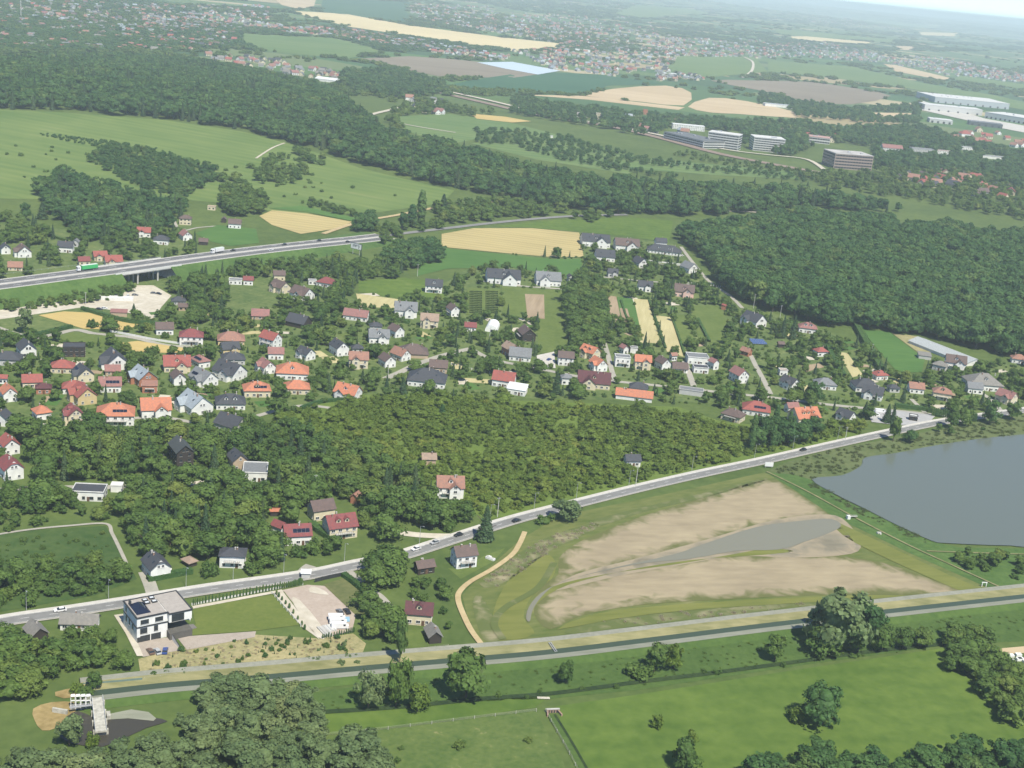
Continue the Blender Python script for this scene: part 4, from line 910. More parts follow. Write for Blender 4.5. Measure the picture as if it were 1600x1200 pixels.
# far meadow side and motorway side
H(8, 388, 22, -60, 'g', 'D', 'w', 1.5, 'white house with a dark slate roof at the left edge above the pale lane', 'k')
H(36, 391, 32, -58, 'x', 'B', 'w', 1.5, 'white gabled house with a brown roof, second from the left edge above the motorway')
H(103, 385, 26, 10, 'g', 'D', 'w', 1.6, 'white house with a dark roof behind the bushes left of the red roofed group')
H(119, 379, 12, 100, 'g', 'G', 'g', 1.4, 'small grey shed behind the white dark roofed house')
H(131, 407, 22, 30, 'g', 'C', 'c', 1.2, 'lowest crimson roofed house of the red group above the truck')
H(156, 399, 26, 32, 'x', 'R', 'c', 1.3, 'middle red roofed house of the red group above the truck')
H(177, 406, 32, 28, 'x', 'R', 'c', 1.2, 'red roofed house of the red group nearest the bridge')
H(24, 415, 26, 20, 'g', 'S', 'c', 1, 'faded orange roofed house half hidden by bushes beside the motorway')
H(225, 362, 24, 15, 'x', 'R', 'w', 1.5, 'white house with a red roof under the dark hillside trees')
H(252, 374, 26, 10, 'h', 'D', 'w', 1.4, 'dark hipped house right of the white one with the red roof')
H(290, 367, 24, -55, 'g', 'P', 'w', 1.5, 'pinkish roofed house with a white gable below the cream villa')
H(290, 343, 20, 8, 'h', 'B', 'c', 2, 'square cream two storey villa on the hill meadow', '', 'villa')
H(367, 349, 22, 10, 'g', 'B', 'w', 1.5, 'dark brown roofed house standing right of the green paddock')
H(350, 343, 10, 100, 'g', 'B', 'd', 1, 'small brown hut left of the dark brown house', 'v', 'shed')
H(318, 377, 16, 10, 'g', 'B', 'd', 1, 'brown wooden shed at the lower corner of the paddock', 'v', 'shed')
H(331, 325, 14, 5, 'f', 'T', 'c', 1, 'low cream building on the pale track above the paddock', '', 'outbuilding')
H(388, 438, 18, 12, 'g', 'C', 'w', 1.4, 'crimson roofed house left of the tree belt below the motorway')
H(368, 440, 24, 12, 'f', 'G', 'w', 1, 'flat grey roofed white annex beside the crimson roofed house', '', 'outbuilding')
H(279, 469, 26, 20, 'h', 'D', 'g', 1, 'dark hipped house buried in trees beside the gravel yard')
H(286, 479, 18, 20, 'g', 'B', 't', 1, 'small brown roofed house buried in trees beside the gravel yard')
H(186, 490, 28, 14, 's', 'P', 't', 1, 'low brown shed with a flat sloping roof in the gravel yard', 'v', 'shed', asp=2.0)
H(257, 512, 32, 20, 'g', 'B', 'w', 1.4, 'brown roofed house with a white gable right of the golden field')
H(299, 525, 41, 14, 'h', 'C', 'w', 2, 'white two storey house with a crimson hipped roof above the pale field', 'b')
H(361, 527, 47, 15, 'h', 'S', 'y', 1.2, 'wide salmon red hipped bungalow beside the crimson roofed white house', '', 'bungalow')
H(359, 543, 34, 30, 'x', 'D', 'y', 1.4, 'dark slate house with a yellow gable below the salmon bungalow')
H(41, 543, 38, -56, 'g', 'D', 'w', 1.6, 'white gabled house with a dark roof below the pale left street', 'k')
H(116, 547, 40, 18, 'f', 'D', 'd', 2, 'dark boarded modern house with white lower storey by the pale street', 'k', 'modern_house')
H(14, 558, 42, 10, 'h', 'D', 'g', 1.3, 'long dark slate roof at the left edge under the pale street')
H(179, 560, 52, -58, 'x', 'D', 'w', 1.4, 'large dark slate house with a white gable under the narrow hay field', 'k')
H(98, 571, 40, 14, 'h', 'R', 'c', 1.2, 'red hipped house between two dark slate houses at the left')
H(130, 582, 40, -55, 'x', 'D', 'c', 1.5, 'dark slate house with a cream gable left of the blue grey metal roof', 's')
H(176, 577, 28, 20, 'g', 'P', 't', 1, 'small reddish brown roof tucked left of the blue grey metal roof')
H(224, 586, 48, -50, 'x', 'L', 'b', 1.6, 'house with a pale blue grey metal roof and brick gable', 'r')
H(276, 566, 48, 20, 'x', 'R', 'c', 1.4, 'rambling red orange roofed house right of the dark slate gable house', 'd')
H(313, 563, 34, -45, 'h', 'P', 'w', 1.4, 'pinkish brown hipped house with solar panels below the pale field', 's')
H(364, 558, 42, 20, 'h', 'D', 'g', 1.2, 'dark slate hipped house right of the pinkish one with panels')
H(278, 589, 30, -60, 'g', 'B', 'w', 1.5, 'brown roofed house with a steep white gable in the crowded middle')
H(318, 588, 48, -40, 'x', 'G', 'w', 1.4, 'grey roofed house with panels and a broad white front', 's')
H(359, 577, 54, -30, 'x', 'D', 'w', 1.5, 'dark slate house with two white gables above the orange dormer house', 'r')
H(50, 594, 36, 24, 'g', 'R', 'c', 1.3, 'red roof close to the left edge above the orange gable house')
H(115, 603, 40, 20, 'h', 'R', 'w', 1.2, 'red roof directly above the yellow gabled house')
H(172, 599, 40, 18, 'g', 'P', 'w', 1.4, 'brownish red roof with a dark row of solar panels', 's')
H(5, 592, 16, 10, 'g', 'R', 'w', 1.2, 'small red roof at the left edge under the long slate roof')
H(13, 613, 34, -55, 'g', 'O', 'w', 1.7, 'bright orange gabled house at the left edge')
H(68, 606, 28, 20, 'h', 'M', 'b', 1.2, 'maroon roofed house behind the orange gabled house')
H(130, 614, 48, -52, 'x', 'R', 'y', 1.7, 'tall red roofed house with a yellow gable', 'd')
H(234, 606, 28, 16, 's', 'S', 'b', 1.5, 'brick house with wooden balcony below the blue grey metal roof', 'b')
H(65, 643, 34, -50, 'p', 'O', 'w', 1.4, 'white house with a square orange pyramid roof and garage', asp=1.05)
H(115, 647, 38, -56, 'x', 'C', 'c', 2, 'crimson turreted house with a cream gable between two orange roofs', 'd')
H(181, 644, 64, 16, 'h', 'O', 'w', 2, 'long white house with an orange hipped roof and dark solar panels', 'sb')
H(243, 635, 54, 22, 'x', 'O', 'w', 1.8, 'orange roofed house with a dark gable right of the solar panelled one')
H(305, 627, 60, -48, 'x', 'L', 'w', 1.6, 'house with two pale metal gables side by side', 'r')
H(360, 625, 52, 16, 'h', 'D', 'w', 1.2, 'broad dark slate hipped house right of the pale metal gables', 'dd')
H(362, 658, 54, -28, 'g', 'D', 'g', 1, 'dark grey roof sunk in the trees below the slate hipped house', 'v')
H(4, 652, 20, 90, 'g', 'D', 'w', 1.6, 'dark slate house cut by the left edge below the orange gable')
H(14, 693, 40, -52, 'g', 'R', 'w', 1.6, 'red roofed white house with a brown gable at the left edge', 'b')
H(16, 729, 48, -50, 'j', 'C', 'w', 1.9, 'white house with a crimson half hipped roof at the left edge', '', near=True)
H(401, 606, 48, 18, 'h', 'O', 'c', 1.4, 'orange hipped house with a dark solar dormer', 'sd')
H(457, 577, 54, 10, 'h', 'O', 'w', 1.4, 'bright orange hipped house with two ridges in the village middle', 'd')
H(464, 603, 44, 14, 'h', 'O', 'c', 1.2, 'orange hipped roof below the bright orange double ridged house')
H(544, 610, 44, -20, 'x', 'O', 'w', 1.3, 'bent orange roof alone among trees at the village edge', 'd')
# middle village
H(436, 430, 22, 20, 'g', 'B', 'c', 1.6, 'brown roofed house behind the cluster under the crimson roof', '')
H(438, 447, 34, -40, 'x', 'B', 'c', 1.6, 'cream house with a mossy brown roof in the cluster under the motorway')
H(472, 457, 40, -35, 'x', 'B', 'w', 1.5, 'low spreading brown roofed house at the right of the cluster')
H(511, 440, 32, -14, 'h', 'C', 'w', 1.2, 'bright crimson roof standing alone under the tree belt')
H(488, 441, 16, 15, 'f', 'G', 'w', 1, 'small white outbuilding left of the bright crimson roof', '', 'outbuilding')
H(678, 446, 28, 4, 'g', 'D', 'w', 2, 'dark gabled white house with balconies alone on the meadow', 'bd')
H(786, 430, 56, 8, 'x', 'D', 'w', 1.7, 'large white house with several dark gables left of the new lane', 'dr')
H(856, 434, 42, 8, 'x', 'G', 'w', 1.7, 'grey roofed house with a tall white front gable right of the new lane', 'd')
H(891, 434, 12, -70, 'g', 'D', 'w', 1.5, 'narrow white gable showing behind the tall trees')
H(557, 491, 40, -6, 'g', 'P', 'w', 1.2, 'long pink roofed bungalow below the yellow green plot', '', 'bungalow', asp=1.9)
H(407, 490, 30, 10, 'g', 'P', 't', 1, 'faded pink roof half hidden left of the dark barn')
H(467, 500, 40, -22, 'g', 'D', 'd', 1.2, 'dark slate barn with a bare earth yard', 'v', 'barn')
H(634, 482, 38, 8, 'x', 'G', 'w', 1.8, 'white modern house with a grey roof and a long pale drive', 'r')
H(671, 500, 30, 6, 'x', 'T', 'c', 2, 'tan roofed two storey house right of the long pale drive', 'b')
H(708, 484, 24, -62, 'g', 'B', 'w', 1.8, 'brown gabled white house below the meadow garden', 'b')
H(735, 510, 20, 5, 'g', 'C', 'w', 1.2, 'small crimson roofed house left of the white tunnel')
H(592, 524, 36, 12, 'x', 'G', 'w', 1.5, 'slate grey house with a bright white front, lower of the joined pair', 'd')
H(619, 516, 28, -50, 'g', 'B', 'w', 1.6, 'brown grey gabled house joined to the slate grey one')
H(587, 510, 22, 10, 'h', 'D', 'g', 1.4, 'dark roof peeping behind the slate grey house')
H(646, 546, 50, 10, 'h', 'B', 't', 1, 'very wide dark brown hipped roof in the village middle', 'v')
H(626, 552, 34, -40, 'g', 'S', 'w', 1.3, 'salmon roofed house leaning against the wide brown roof')
H(605, 562, 30, -56, 'g', 'B', 'w', 1.5, 'dark brown gabled house left of the village street')
H(560, 561, 34, 12, 'x', 'S', 'c', 2.1, 'red brown roofed house with pale balconied walls', 'b')
H(530, 542, 34, -54, 'g', 'D', 'w', 1.9, 'tall white gable house with a dark slate roof', 'r')
H(558, 544, 22, 20, 'h', 'D', 'g', 1.1, 'small dark roof between the tall white gable and the brown hip')
H(478, 551, 32, -40, 'x', 'D', 'w', 1.4, 'blue slate roofed white cottage left of the tall white gable', '', 'cottage')
H(423, 529, 36, -30, 'g', 'R', 'w', 2, 'white house with a bright red roof on the green plot', 'b')
H(431, 551, 28, 14, 'g', 'P', 'w', 1.4, 'reddish brown roof just below the bright red roofed house')
H(416, 571, 34, -52, 'x', 'P', 'w', 1.5, 'brown red double gabled house left of the orange double ridge')
H(685, 571, 30, 4, 'g', 'B', 't', 1.3, 'plain brown roofed house behind the slate roofed bungalow')
H(668, 587, 58, 0, 'h', 'D', 'w', 1.3, 'broad dark slate bungalow by the village street', 'r', 'bungalow')
H(788, 591, 38, -8, 'g', 'R', 'w', 1.6, 'bright red roofed house beside the village street', '')
H(808, 610, 34, -10, 's', 'W', 'w', 1.2, 'white sheet roofed building below the bright red roof', '', 'outbuilding')
H(798, 545, 30, -55, 'g', 'T', 'b', 1.8, 'brick house with a tall cream gable by the orchard gardens')
H(813, 552, 34, 0, 'g', 'G', 'w', 1.2, 'low grey roofed white house behind the brick gable')
H(823, 520, 30, -72, 'g', 'B', 'd', 1.7, 'steep brown wooden chalet in the gardens', 'b', 'chalet')
H(884, 559, 26, 4, 'g', 'B', 'w', 2, 'dark brown roofed white house left of the big orange roofs')
H(922, 549, 34, -40, 'x', 'O', 'c', 1.6, 'big orange roof with dormers, upper of the joined pair', 'dd')
H(935, 568, 30, -60, 'x', 'O', 'w', 1.6, 'big orange roofed house, lower of the joined pair', 'b')
H(928, 591, 50, 0, 'x', 'M', 'c', 1.3, 'maroon roofed double gabled house below the big orange roofs', 'd')
H(885, 592, 20, 10, 'h', 'G', 'w', 1.6, 'small grey roofed white house by the village street')
H(972, 564, 26, 4, 'f', 'G', 'w', 2.2, 'grey flat topped house with white balconies', 'b', 'house')
H(975, 545, 16, -60, 'g', 'P', 'w', 1.5, 'small pink roofed gable behind the grey flat topped house')
H(990, 547, 14, 4, 'f', 'D', 'w', 1.3, 'dark flat roofed garage behind the cream balcony house', 'v', 'garage')
H(1004, 565, 27, 3, 'x', 'O', 'c', 2.1, 'orange roofed house with three cream balconies', 'b')
H(1036, 567, 26, -62, 'g', 'B', 'w', 1.7, 'brown gabled white house left of the low brown one')
H(1062, 573, 26, 5, 'g', 'B', 'w', 1, 'low brown roofed house before the parallel driveways')
H(1052, 557, 14, 30, 'g', 'S', 'w', 1.4, 'tiny salmon roofed house at the foot of the cream strip')
H(1089, 561, 36, 4, 'f', 'G', 'w', 1.6, 'grey flat roofed house with a white band, upper block', '', 'modern_house')
H(1094, 577, 26, 4, 'f', 'D', 'w', 1.2, 'dark flat roofed annex below the grey flat roofed house', '', 'outbuilding')
H(1115, 568, 18, -58, 'g', 'P', 'w', 1.8, 'pink brown gable right of the grey flat roofed house')
H(1155, 585, 30, -62, 'g', 'P', 'w', 2, 'tall white gable house with a brown red roof beside the lane', '')
H(1166, 549, 20, -40, 'g', 'S', 'b', 1.2, 'small salmon roofed house below the solar field')
H(991, 616, 58, -4, 'g', 'O', 'w', 1, 'long low orange roof at the edge of the green scrub', 'v', 'barn', asp=3.0)
H(998, 605, 30, -4, 'h', 'D', 'w', 1.4, 'dark hipped house right behind the long orange roof')
H(1080, 612, 40, -6, 'f', 'G', 'g', 1, 'row of dark flat garages by the village street', 'v', 'garage', asp=2.2)
# new estate by the wood
H(930, 374, 46, 6, 'x', 'D', 'w', 1.8, 'largest dark roofed house of the new estate, next to the corn field', 'dr')
H(979, 381, 40, 6, 'x', 'B', 'w', 1.8, 'brown black twin house with pale facade in the new estate', 'd')
H(945, 398, 32, 6, 'g', 'D', 'w', 1.5, 'dark purple grey roof in front of the largest estate house', 'r')
H(1038, 389, 54, -6, 'h', 'D', 'w', 1.1, 'long dark roofed terrace house by the wood corner', 'dd', asp=2.3)
H(1032, 380, 20, 10, 'g', 'D', 'w', 2.4, 'tall white dormer gable rising over the long dark terrace')
H(1000, 409, 26, -62, 'g', 'D', 'w', 1.5, 'white gabled house at the end of the light lane', 'k')
H(1077, 417, 28, -58, 'g', 'G', 'w', 1.6, 'white grey roofed house at the wood edge')
H(957, 426, 18, 8, 'x', 'D', 'g', 1.5, 'small dark grey house behind the walled lane')
H(1008, 446, 24, 4, 'x', 'D', 'w', 1.5, 'dark roofed house with a rounded white gable below the walled lane', '')
H(1069, 453, 32, -4, 'x', 'B', 'p', 1.6, 'brown roofed house with pinkish arched gables below the walled lane', 'd')
H(1131, 480, 10, 70, 's', 'R', 'b', 1.2, 'small red hut at the wood edge', 'v', 'hut')
H(1178, 498, 40, -50, 'x', 'D', 'w', 1.6, 'dark roofed gabled house with a white front by the wood corner', 'k')
H(1262, 511, 30, -6, 'h', 'P', 'w', 1.4, 'brown house with dormers right under the wood', 'dd')
H(1282, 549, 24, 22, 'h', 'R', 'w', 1.3, 'bright red hipped house between hedges right of the solar field')
H(1374, 585, 28, 24, 'h', 'R', 'w', 1.2, 'red roofed house below the narrow straw plot', 'r')
H(1431, 605, 24, 0, 'g', 'S', 'w', 1.3, 'salmon orange roofed house with a dark garage door')
H(1493, 565, 34, -10, 'x', 'B', 'w', 1.9, 'brown roofed house with white arches below the glass nursery', 'bd')
H(1469, 571, 26, -30, 'h', 'Y', 'g', 1.4, 'weathered grey hipped house left of the arched one')
H(1444, 557, 22, -6, 's', 'Y', 'g', 0.9, 'low grey shed beside the large green field', 'v', 'shed')
H(1592, 560, 26, -10, 'h', 'S', 'w', 1.2, 'salmon roof at the right edge under the wood')
H(1536, 594, 54, 4, 'h', 'Y', 'w', 1.5, 'large weathered grey hipped house near the right edge', 'd')
H(1234, 597, 32, -50, 'x', 'D', 'w', 1.4, 'dark slate house left of the long slate roofs')
H(1289, 598, 34, 6, 'h', 'G', 'w', 1.2, 'grey hipped house beside the clay court')
H(1223, 582, 16, 8, 'f', 'T', 'w', 1.3, 'small cream outbuilding left of the clay court', '', 'outbuilding')
H(1220, 538, 12, 10, 'g', 'B', 'd', 1, 'tiny dark hut under the tall firs', 'v', 'hut')
H(1352, 600, 42, 6, 'h', 'D', 'w', 1.2, 'long dark slate roof below the red hipped houses')
H(1364, 612, 38, -20, 'x', 'D', 'w', 1.4, 'dark slate house with a white terrace above the paved yard', 'b')
H(1396, 606, 20, 10, 'h', 'D', 'g', 1.1, 'small dark slate roof right of the white terrace')
H(1472, 614, 32, -12, 'h', 'S', 'c', 1.8, 'salmon hipped house with cream balcony above the lake hedge', 'bd')
H(1522, 605, 24, 0, 'g', 'G', 'w', 1.4, 'white gabled cottage left of the large grey hip', '', 'cottage')
H(1573, 619, 34, -48, 'x', 'P', 'c', 1.6, 'pink roofed house with a cream timber gable near the right edge')
H(1257, 647, 50, 24, 'x', 'O', 'c', 1.4, 'rambling orange red house with dormers next to the dark poplars', 'ddd')
H(1237, 636, 24, 20, 'g', 'P', 'w', 1.3, 'pale red roofed annex behind the rambling orange house')
H(1322, 648, 32, -45, 'x', 'D', 'w', 1.2, 'dark roofed white bungalow left of the paved yard', '', 'bungalow')
H(1427, 653, 16, -10, 'f', 'W', 'd', 1, 'small dark kiosk with a white flat roof in the paved yard', '', 'kiosk')
H(1146, 647, 40, -30, 'h', 'B', 'c', 1.3, 'brown hipped house with a wide veranda at the scrub edge', 'b')
H(1182, 636, 46, -8, 'h', 'R', 'w', 1.2, 'red roof with a line of solar panels behind the brown hip', 's')
# houses in the scrub and by the main road
H(988, 718, 28, 14, 'g', 'D', 'w', 1.2, 'lonely dark slate cottage in the green scrub', '', 'cottage')
H(703, 758, 47, 10, 'x', 'S', 'w', 2, 'white villa with a salmon roof and arched terraces in the scrub', 'bd', 'villa', near=True)
H(670, 716, 26, 12, 'g', 'T', 't', 1.2, 'overgrown tan gable house swallowed by the trees', 'v')
H(556, 777, 18, 74, 'g', 'S', 'b', 1.2, 'salmon brown roofed hut in the dark trees', 'v', 'hut')
H(502, 794, 46, 33, 'g', 'B', 'c', 1.8, 'cream house with a plain brown roof above the crimson ones', 'n', near=True)
H(531, 819, 58, 30, 'g', 'C', 'c', 2, 'crimson roofed house with two dormers and dark balconies', 'ddb', near=True)
H(430, 800, 20, 14, 'g', 'O', 'd', 0.8, 'small orange roofed carport in the bushes', 'v', 'carport', pitch=12)
H(464, 832, 50, 20, 'g', 'C', 'w', 1.6, 'white house with a crimson roof carrying two blocks of solar panels', 's', near=True)
H(437, 822, 28, -30, 'g', 'C', 'w', 1.1, 'crimson garage wing behind the solar panelled white house', 'v', 'garage')
H(244, 882, 52, -54, 'j', 'D', 'w', 1.7, 'white half hipped house with a dark roof and timber balcony', 'r', near=True)
H(296, 876, 27, -40, 'h', 'T', 'd', 0.7, 'small tan roofed garden shelter', 'v', 'garden_shelter')
H(364, 869, 44, 8, 'h', 'D', 'w', 1.9, 'white hipped house with a dark roof and balconies', 'b', near=True, pitch=22)
H(663, 884, 36, 30, 'g', 'B', 'd', 1.1, 'old brown roofed farm building beside the main road', '', 'farm_building', asp=1.6)
H(725, 867, 44, 26, 'g', 'B', 'w', 2.1, 'white house with a plain brown roof and dark balconies by the main road', 'b', near=True)
H(655, 955, 44, 2, 'g', 'M', 'c', 1.7, 'cream house with a maroon roof and one wide dormer', 'd', near=True)
H(677, 989, 32, -70, 'g', 'Y', 'd', 1, 'old barn with a weathered grey roof beside the maroon roofed house', 'v', 'barn', asp=1.5)
H(125, 969, 60, 8, 'g', 'Y', 'w', 1.0, 'long grey roofed white bungalow left of the flat roofed villa', '', 'bungalow', asp=2.2, near=True)
H(56, 984, 44, -48, 'g', 'Y', 'd', 0.8, 'low dark hut with a mossy roof in the bushes by the main road', 'v', 'hut')
H(478, 898, 10, 8, 's', 'W', 'g', 0.8, 'tiny white bus shelter at the yard entrance', 'v', 'bus_shelter')
# ------------------------------------------------------------------ single buildings
H(283, 706, 47, -59, 'g', 'K', 'd', 3, 'tall narrow black house with a gable and dark boarding in the wood', 'k', 'house', asp=1.75, near=True)
H(371, 717, 38, -59, 'g', 'D', 't', 1.7, 'steep tan stone gable house with a dark roof joined to a white block', 'rn', 'house', near=True)
H(399, 738, 46, 10, 'f', 'G', 'w', 1.5, 'bright white flat block in front of the tan stone gable', 'k', 'modern_house', asp=0.85, near=True)
H(140, 770, 54, 8, 'f', 'D', 'w', 1.4, 'flat dark roofed modern house with white walls at the paved lane', 'k', 'modern_house', asp=1.5, near=True)
H(183, 762, 22, 8, 'f', 'W', 'w', 1, 'white roof terrace block right of the flat dark modern house', 'v', 'outbuilding')
H(1478, 548, 92, -60, 'g', 'A', 'w', 0.7, 'long white glass nursery house at the wood edge', 'vn', 'greenhouse', asp=3.2, pitch=16)
H(1507, 208, 20, 14, 'h', 'R', 'w', 2, 'huge bright red roof before the white warehouses', 'v', 'hall', asp=1.2)
H(1393, 232, 31, 2, 'g', 'P', 'w', 3, 'long brown roofed block between the trees right of the brown offices', 'n', 'apartment_block', asp=2.0)
H(1440, 236, 36, 4, 'f', 'G', 'g', 3, 'flat grey apartment block in the trees, nearer the brown roofed one', 'n', 'apartment_block', asp=2.4)
H(1474, 238, 24, 4, 'f', 'P', 'w', 2, 'white block with a pinkish flat roof right of the grey apartments', 'n', 'apartment_block', asp=2.4)
H(1510, 232, 18, 4, 'f', 'G', 'w', 2, 'small pale block right of the pinkish flat roof', 'n', 'apartment_block', asp=1.8)
H(1552, 246, 40, 4, 'f', 'G', 'w', 1.4, 'long pale low hall among the trees near the right edge', 'v', 'hall', asp=2.8)
H(935, 182, 9, 4, 'f', 'G', 'c', 4, 'small cream block of flats in the trees left of the offices', 'n', 'apartment_block', asp=1.2)
H(1008, 175, 8, 4, 'f', 'R', 'b', 3, 'bright red cube building rising from the tree belt', 'v', 'tower_block', asp=1.0)
H(862, 214, 2.2, 4, 'f', 'G', 'w', 1, 'tiny white hut at the railway', 'v', 'hut')
H(513, 126, 42, -14, 's', 'W', 'w', 1.6, 'long white roofed shed at the end of the hamlet by the dark forest', 'v', 'shed', asp=3.2)
H(640, 152, 14, 8, 'g', 'S', 'w', 2, 'salmon roofed house at the lane leaving the dark wood', 'v')
H(1046, 116, 22, 6, 'f', 'W', 'w', 2.2, 'white hall with a flat roof beyond the dark green field', 'v', 'hall', asp=2)
H(910, 79, 24, 6, 'f', 'W', 'w', 2.4, 'long white hall in the distant town', 'v', 'hall', asp=2.6)
H(1215, 165, 44, 6, 'f', 'L', 'w', 2, 'blue grey depot hall behind the trees', 'v', 'depot', asp=3)
H(1075, 199, 50, 4, 'f', 'W', 'w', 3, 'long white office wing behind the banded offices', 'n', 'office_building', asp=4.0)

def frame_root(name, po, pxd, label, cat):
    rz = math.atan2(pxd.y - po.y, pxd.x - po.x); r = empty(name, (po.x, po.y, float(hterr(po.x, po.y))), rz); tag(r, label, cat); return r
def U(px, py, z):
    x, y = G(np.array([float(px)]), np.array([float(py)]), z); return Vector((float(x[0]), float(y[0]), 0))

# the white flat roofed villa
def make_villa():
    zt = 9.8
    D, S2, A, C, S1 = U(214, 967, zt), U(262, 957, zt), U(192, 940, zt), U(304, 957.5, zt), U(265, 961, zt)
    root = frame_root('villa', D, S2, 'big white flat roofed villa with dark roof edge and three storeys', 'villa')
    Lx = (S2 - D).length; Dp = min((A - D).length, 17.5); ex = (S2 - D).normalized(); ey = Vector((-ex.y, ex.x, 0))
    x2 = (C - D).dot(ex); st = 1.6
    FOOT.append((D.x + ex.x * x2 / 2 + ey.x * 8, D.y + ex.y * x2 / 2 + ey.y * 8, 15)); RECTS.append((190, 306, 925, 1003, math.hypot(D.x, D.y) - 4))
    RECTS.append((205, 290, 990, 1030, math.hypot(D.x, D.y) - 12))
    dark = mat('anthracite sheet', (0.035, 0.037, 0.04), 0.45, 0.08); rf = mat('grey beige roof felt', (0.34, 0.31, 0.28), 0.9, 0.1)
    mb = MB(); mb.box((Lx / 2, Dp / 2, 4.75), (Lx, Dp, 9.9), WHITE); mb.build('wall', root)
    mb = MB(); mb.box(((Lx + x2) / 2 + .01, Dp / 2 - st / 2, 8.05), (x2 - Lx, Dp + st, 3.3), WHITE); mb.build('upper_block', root)
    mb = MB(); mb.box(((Lx + x2) / 2 - 1.5, Dp / 2 + 2.5, 4.8), (x2 - Lx - 3, Dp - 5, 3.2), GLASS); mb.build('glazed_wall', root)
    mb = MB(); mb.box(((Lx + x2) / 2 - .3, Dp / 2 - st / 2 - .8, 1.4), (x2 - Lx, Dp + st + 1.6, 2.8), mat('terrace plinth', (0.10, 0.095, 0.085), .8, .12)); mb.build('terrace', root)
    r = MB(); r.box((Lx / 2, Dp / 2, zt + .02), (Lx - .5, Dp - .5, .16), rf); r.box(((Lx + x2) / 2, Dp / 2 - st / 2, zt + .05), (x2 - Lx - .1, Dp + st - .5, .16), rf)
    ro = r.build('roof', root)
    e = MB()      # dark parapet capping
    def cap(x0, y0, x1, y1, z): e.box(((x0 + x1) / 2, (y0 + y1) / 2, z), (abs(x1 - x0) + .5, abs(y1 - y0) + .5, .42), dark)
    cap(0, 0, Lx, 0, zt + .1); cap(0, 0.5, 0, Dp - .5, zt + .1); cap(0, Dp, x2, Dp, zt + .1); cap(x2, -st + .5, x2, Dp - .5, zt + .1); cap(Lx + .5, -st, x2, -st, zt + .1); cap(Lx, -st, Lx, -.5, zt + .11)
    cap(0, 0, Lx, 0, 6.2); cap(0, .5, 0, Dp - .5, 6.2)
    e.build('parapet', root)
    for x, z, w, h in ((Lx * .25, 8.0, 3.0, 1.7), (Lx * .72, 8.0, 2.9, 1.7), (Lx * .22, 4.5, 2.6, 2.2), (Lx * .62, 4.6, 1.5, 2.2)): put_window(root, x, 0, z, 0, w, h, True)
    for y, z in ((Dp * .8, 8.0), (Dp * .55, 4.6), (Dp * .3, 4.4), (Dp * .78, 4.4)): put_window(root, 0, y, z, -math.pi / 2, 1.0, 2.2, True)
    put_window(root, (Lx + x2) / 2 - 1, -st, 8.0, 0, (x2 - Lx) * .55, 2.9, True)
    for x in (Lx * .27, Lx * .62):
        g = MB(); g.box((x, -.06, 1.3), (3.6, .12, 2.6), DFRAME)
        for k in range(4): g.box((x, -.13, .35 + k * .62), (3.5, .04, .05), GLASS)
        g.build('garage_door', root)
    g = MB(); g.box((Lx * .06, -.06, 1.1), (1.2, .12, 2.2), DFRAME); g.build('door', root)
    # dark glazed hipped rooflight with solar field, and framed skylights
    mb = MB(); bx, by, bw, bd = Lx * .3, Dp * .46, 5.2, 8.5; z0 = zt + .2
    q = [(bx - bw / 2, by - bd / 2), (bx + bw / 2, by - bd / 2), (bx + bw / 2, by + bd / 2), (bx - bw / 2, by + bd / 2)]; ap = [(bx, by - bd * .1, z0 + 1.7), (bx, by + bd * .25, z0 + 1.7)]
    mb.face([(*q[0], z0), (*q[1], z0), ap[0]], SOLAR); mb.face([(*q[1], z0), (*q[2], z0), ap[1], ap[0]], SOLAR); mb.face([(*q[2], z0), (*q[3], z0), ap[1]], SOLAR); mb.face([(*q[3], z0), (*q[0], z0), ap[0], ap[1]], SOLAR)
    mb.build('rooflight', ro)
    for x, y in ((Lx * .62, Dp * .82), (Lx * .62, Dp * .66), (Lx * .86, Dp * .86), (Lx * .86, Dp * .66)):
        s_ = MB(); s_.box((x, y, zt + .35), (2.0, 1.7, .5), DFRAME); s_.box((x, y, zt + .62), (1.3, 1.0, .06), mat('skylight dome', (.6, .62, .64), .3, .05)); s_.build('skylight', ro)
    c = MB(); c.box((Lx * .1, Dp * .75, zt + .9), (.8, .8, 1.6), dark); c.build('chimney', ro)
    return root
make_villa()
def make_retaining():
    a, b = P(262, 992), P(284, 1017); d = b - a; o = empty('retaining_wall', ((a + b) / 2).to_tuple(), math.atan2(d.y, d.x)); tag(o, 'white wedge shaped retaining wall beside the villa forecourt', 'wall')
    mb = MB(); L = d.length; x = L / 2
    for y, s_ in ((-.2, 1), (.2, -1)):
        q = [(-x, y, -.2), (x, y, -.2), (x, y, .5), (-x, y, 3.1)]; mb.face(q if s_ > 0 else q[::-1], WHITE)
    mb.face([(-x, -.2, 3.1), (x, -.2, .5), (x, .2, .5), (-x, .2, 3.1)], DFRAME); mb.face([(-x, .2, -.2), (-x, -.2, -.2), (-x, -.2, 3.1), (-x, .2, 3.1)], WHITE); mb.face([(x, -.2, -.2), (x, .2, -.2), (x, .2, .5), (x, -.2, .5)], WHITE)
    mb.build('wall', o)
make_retaining()

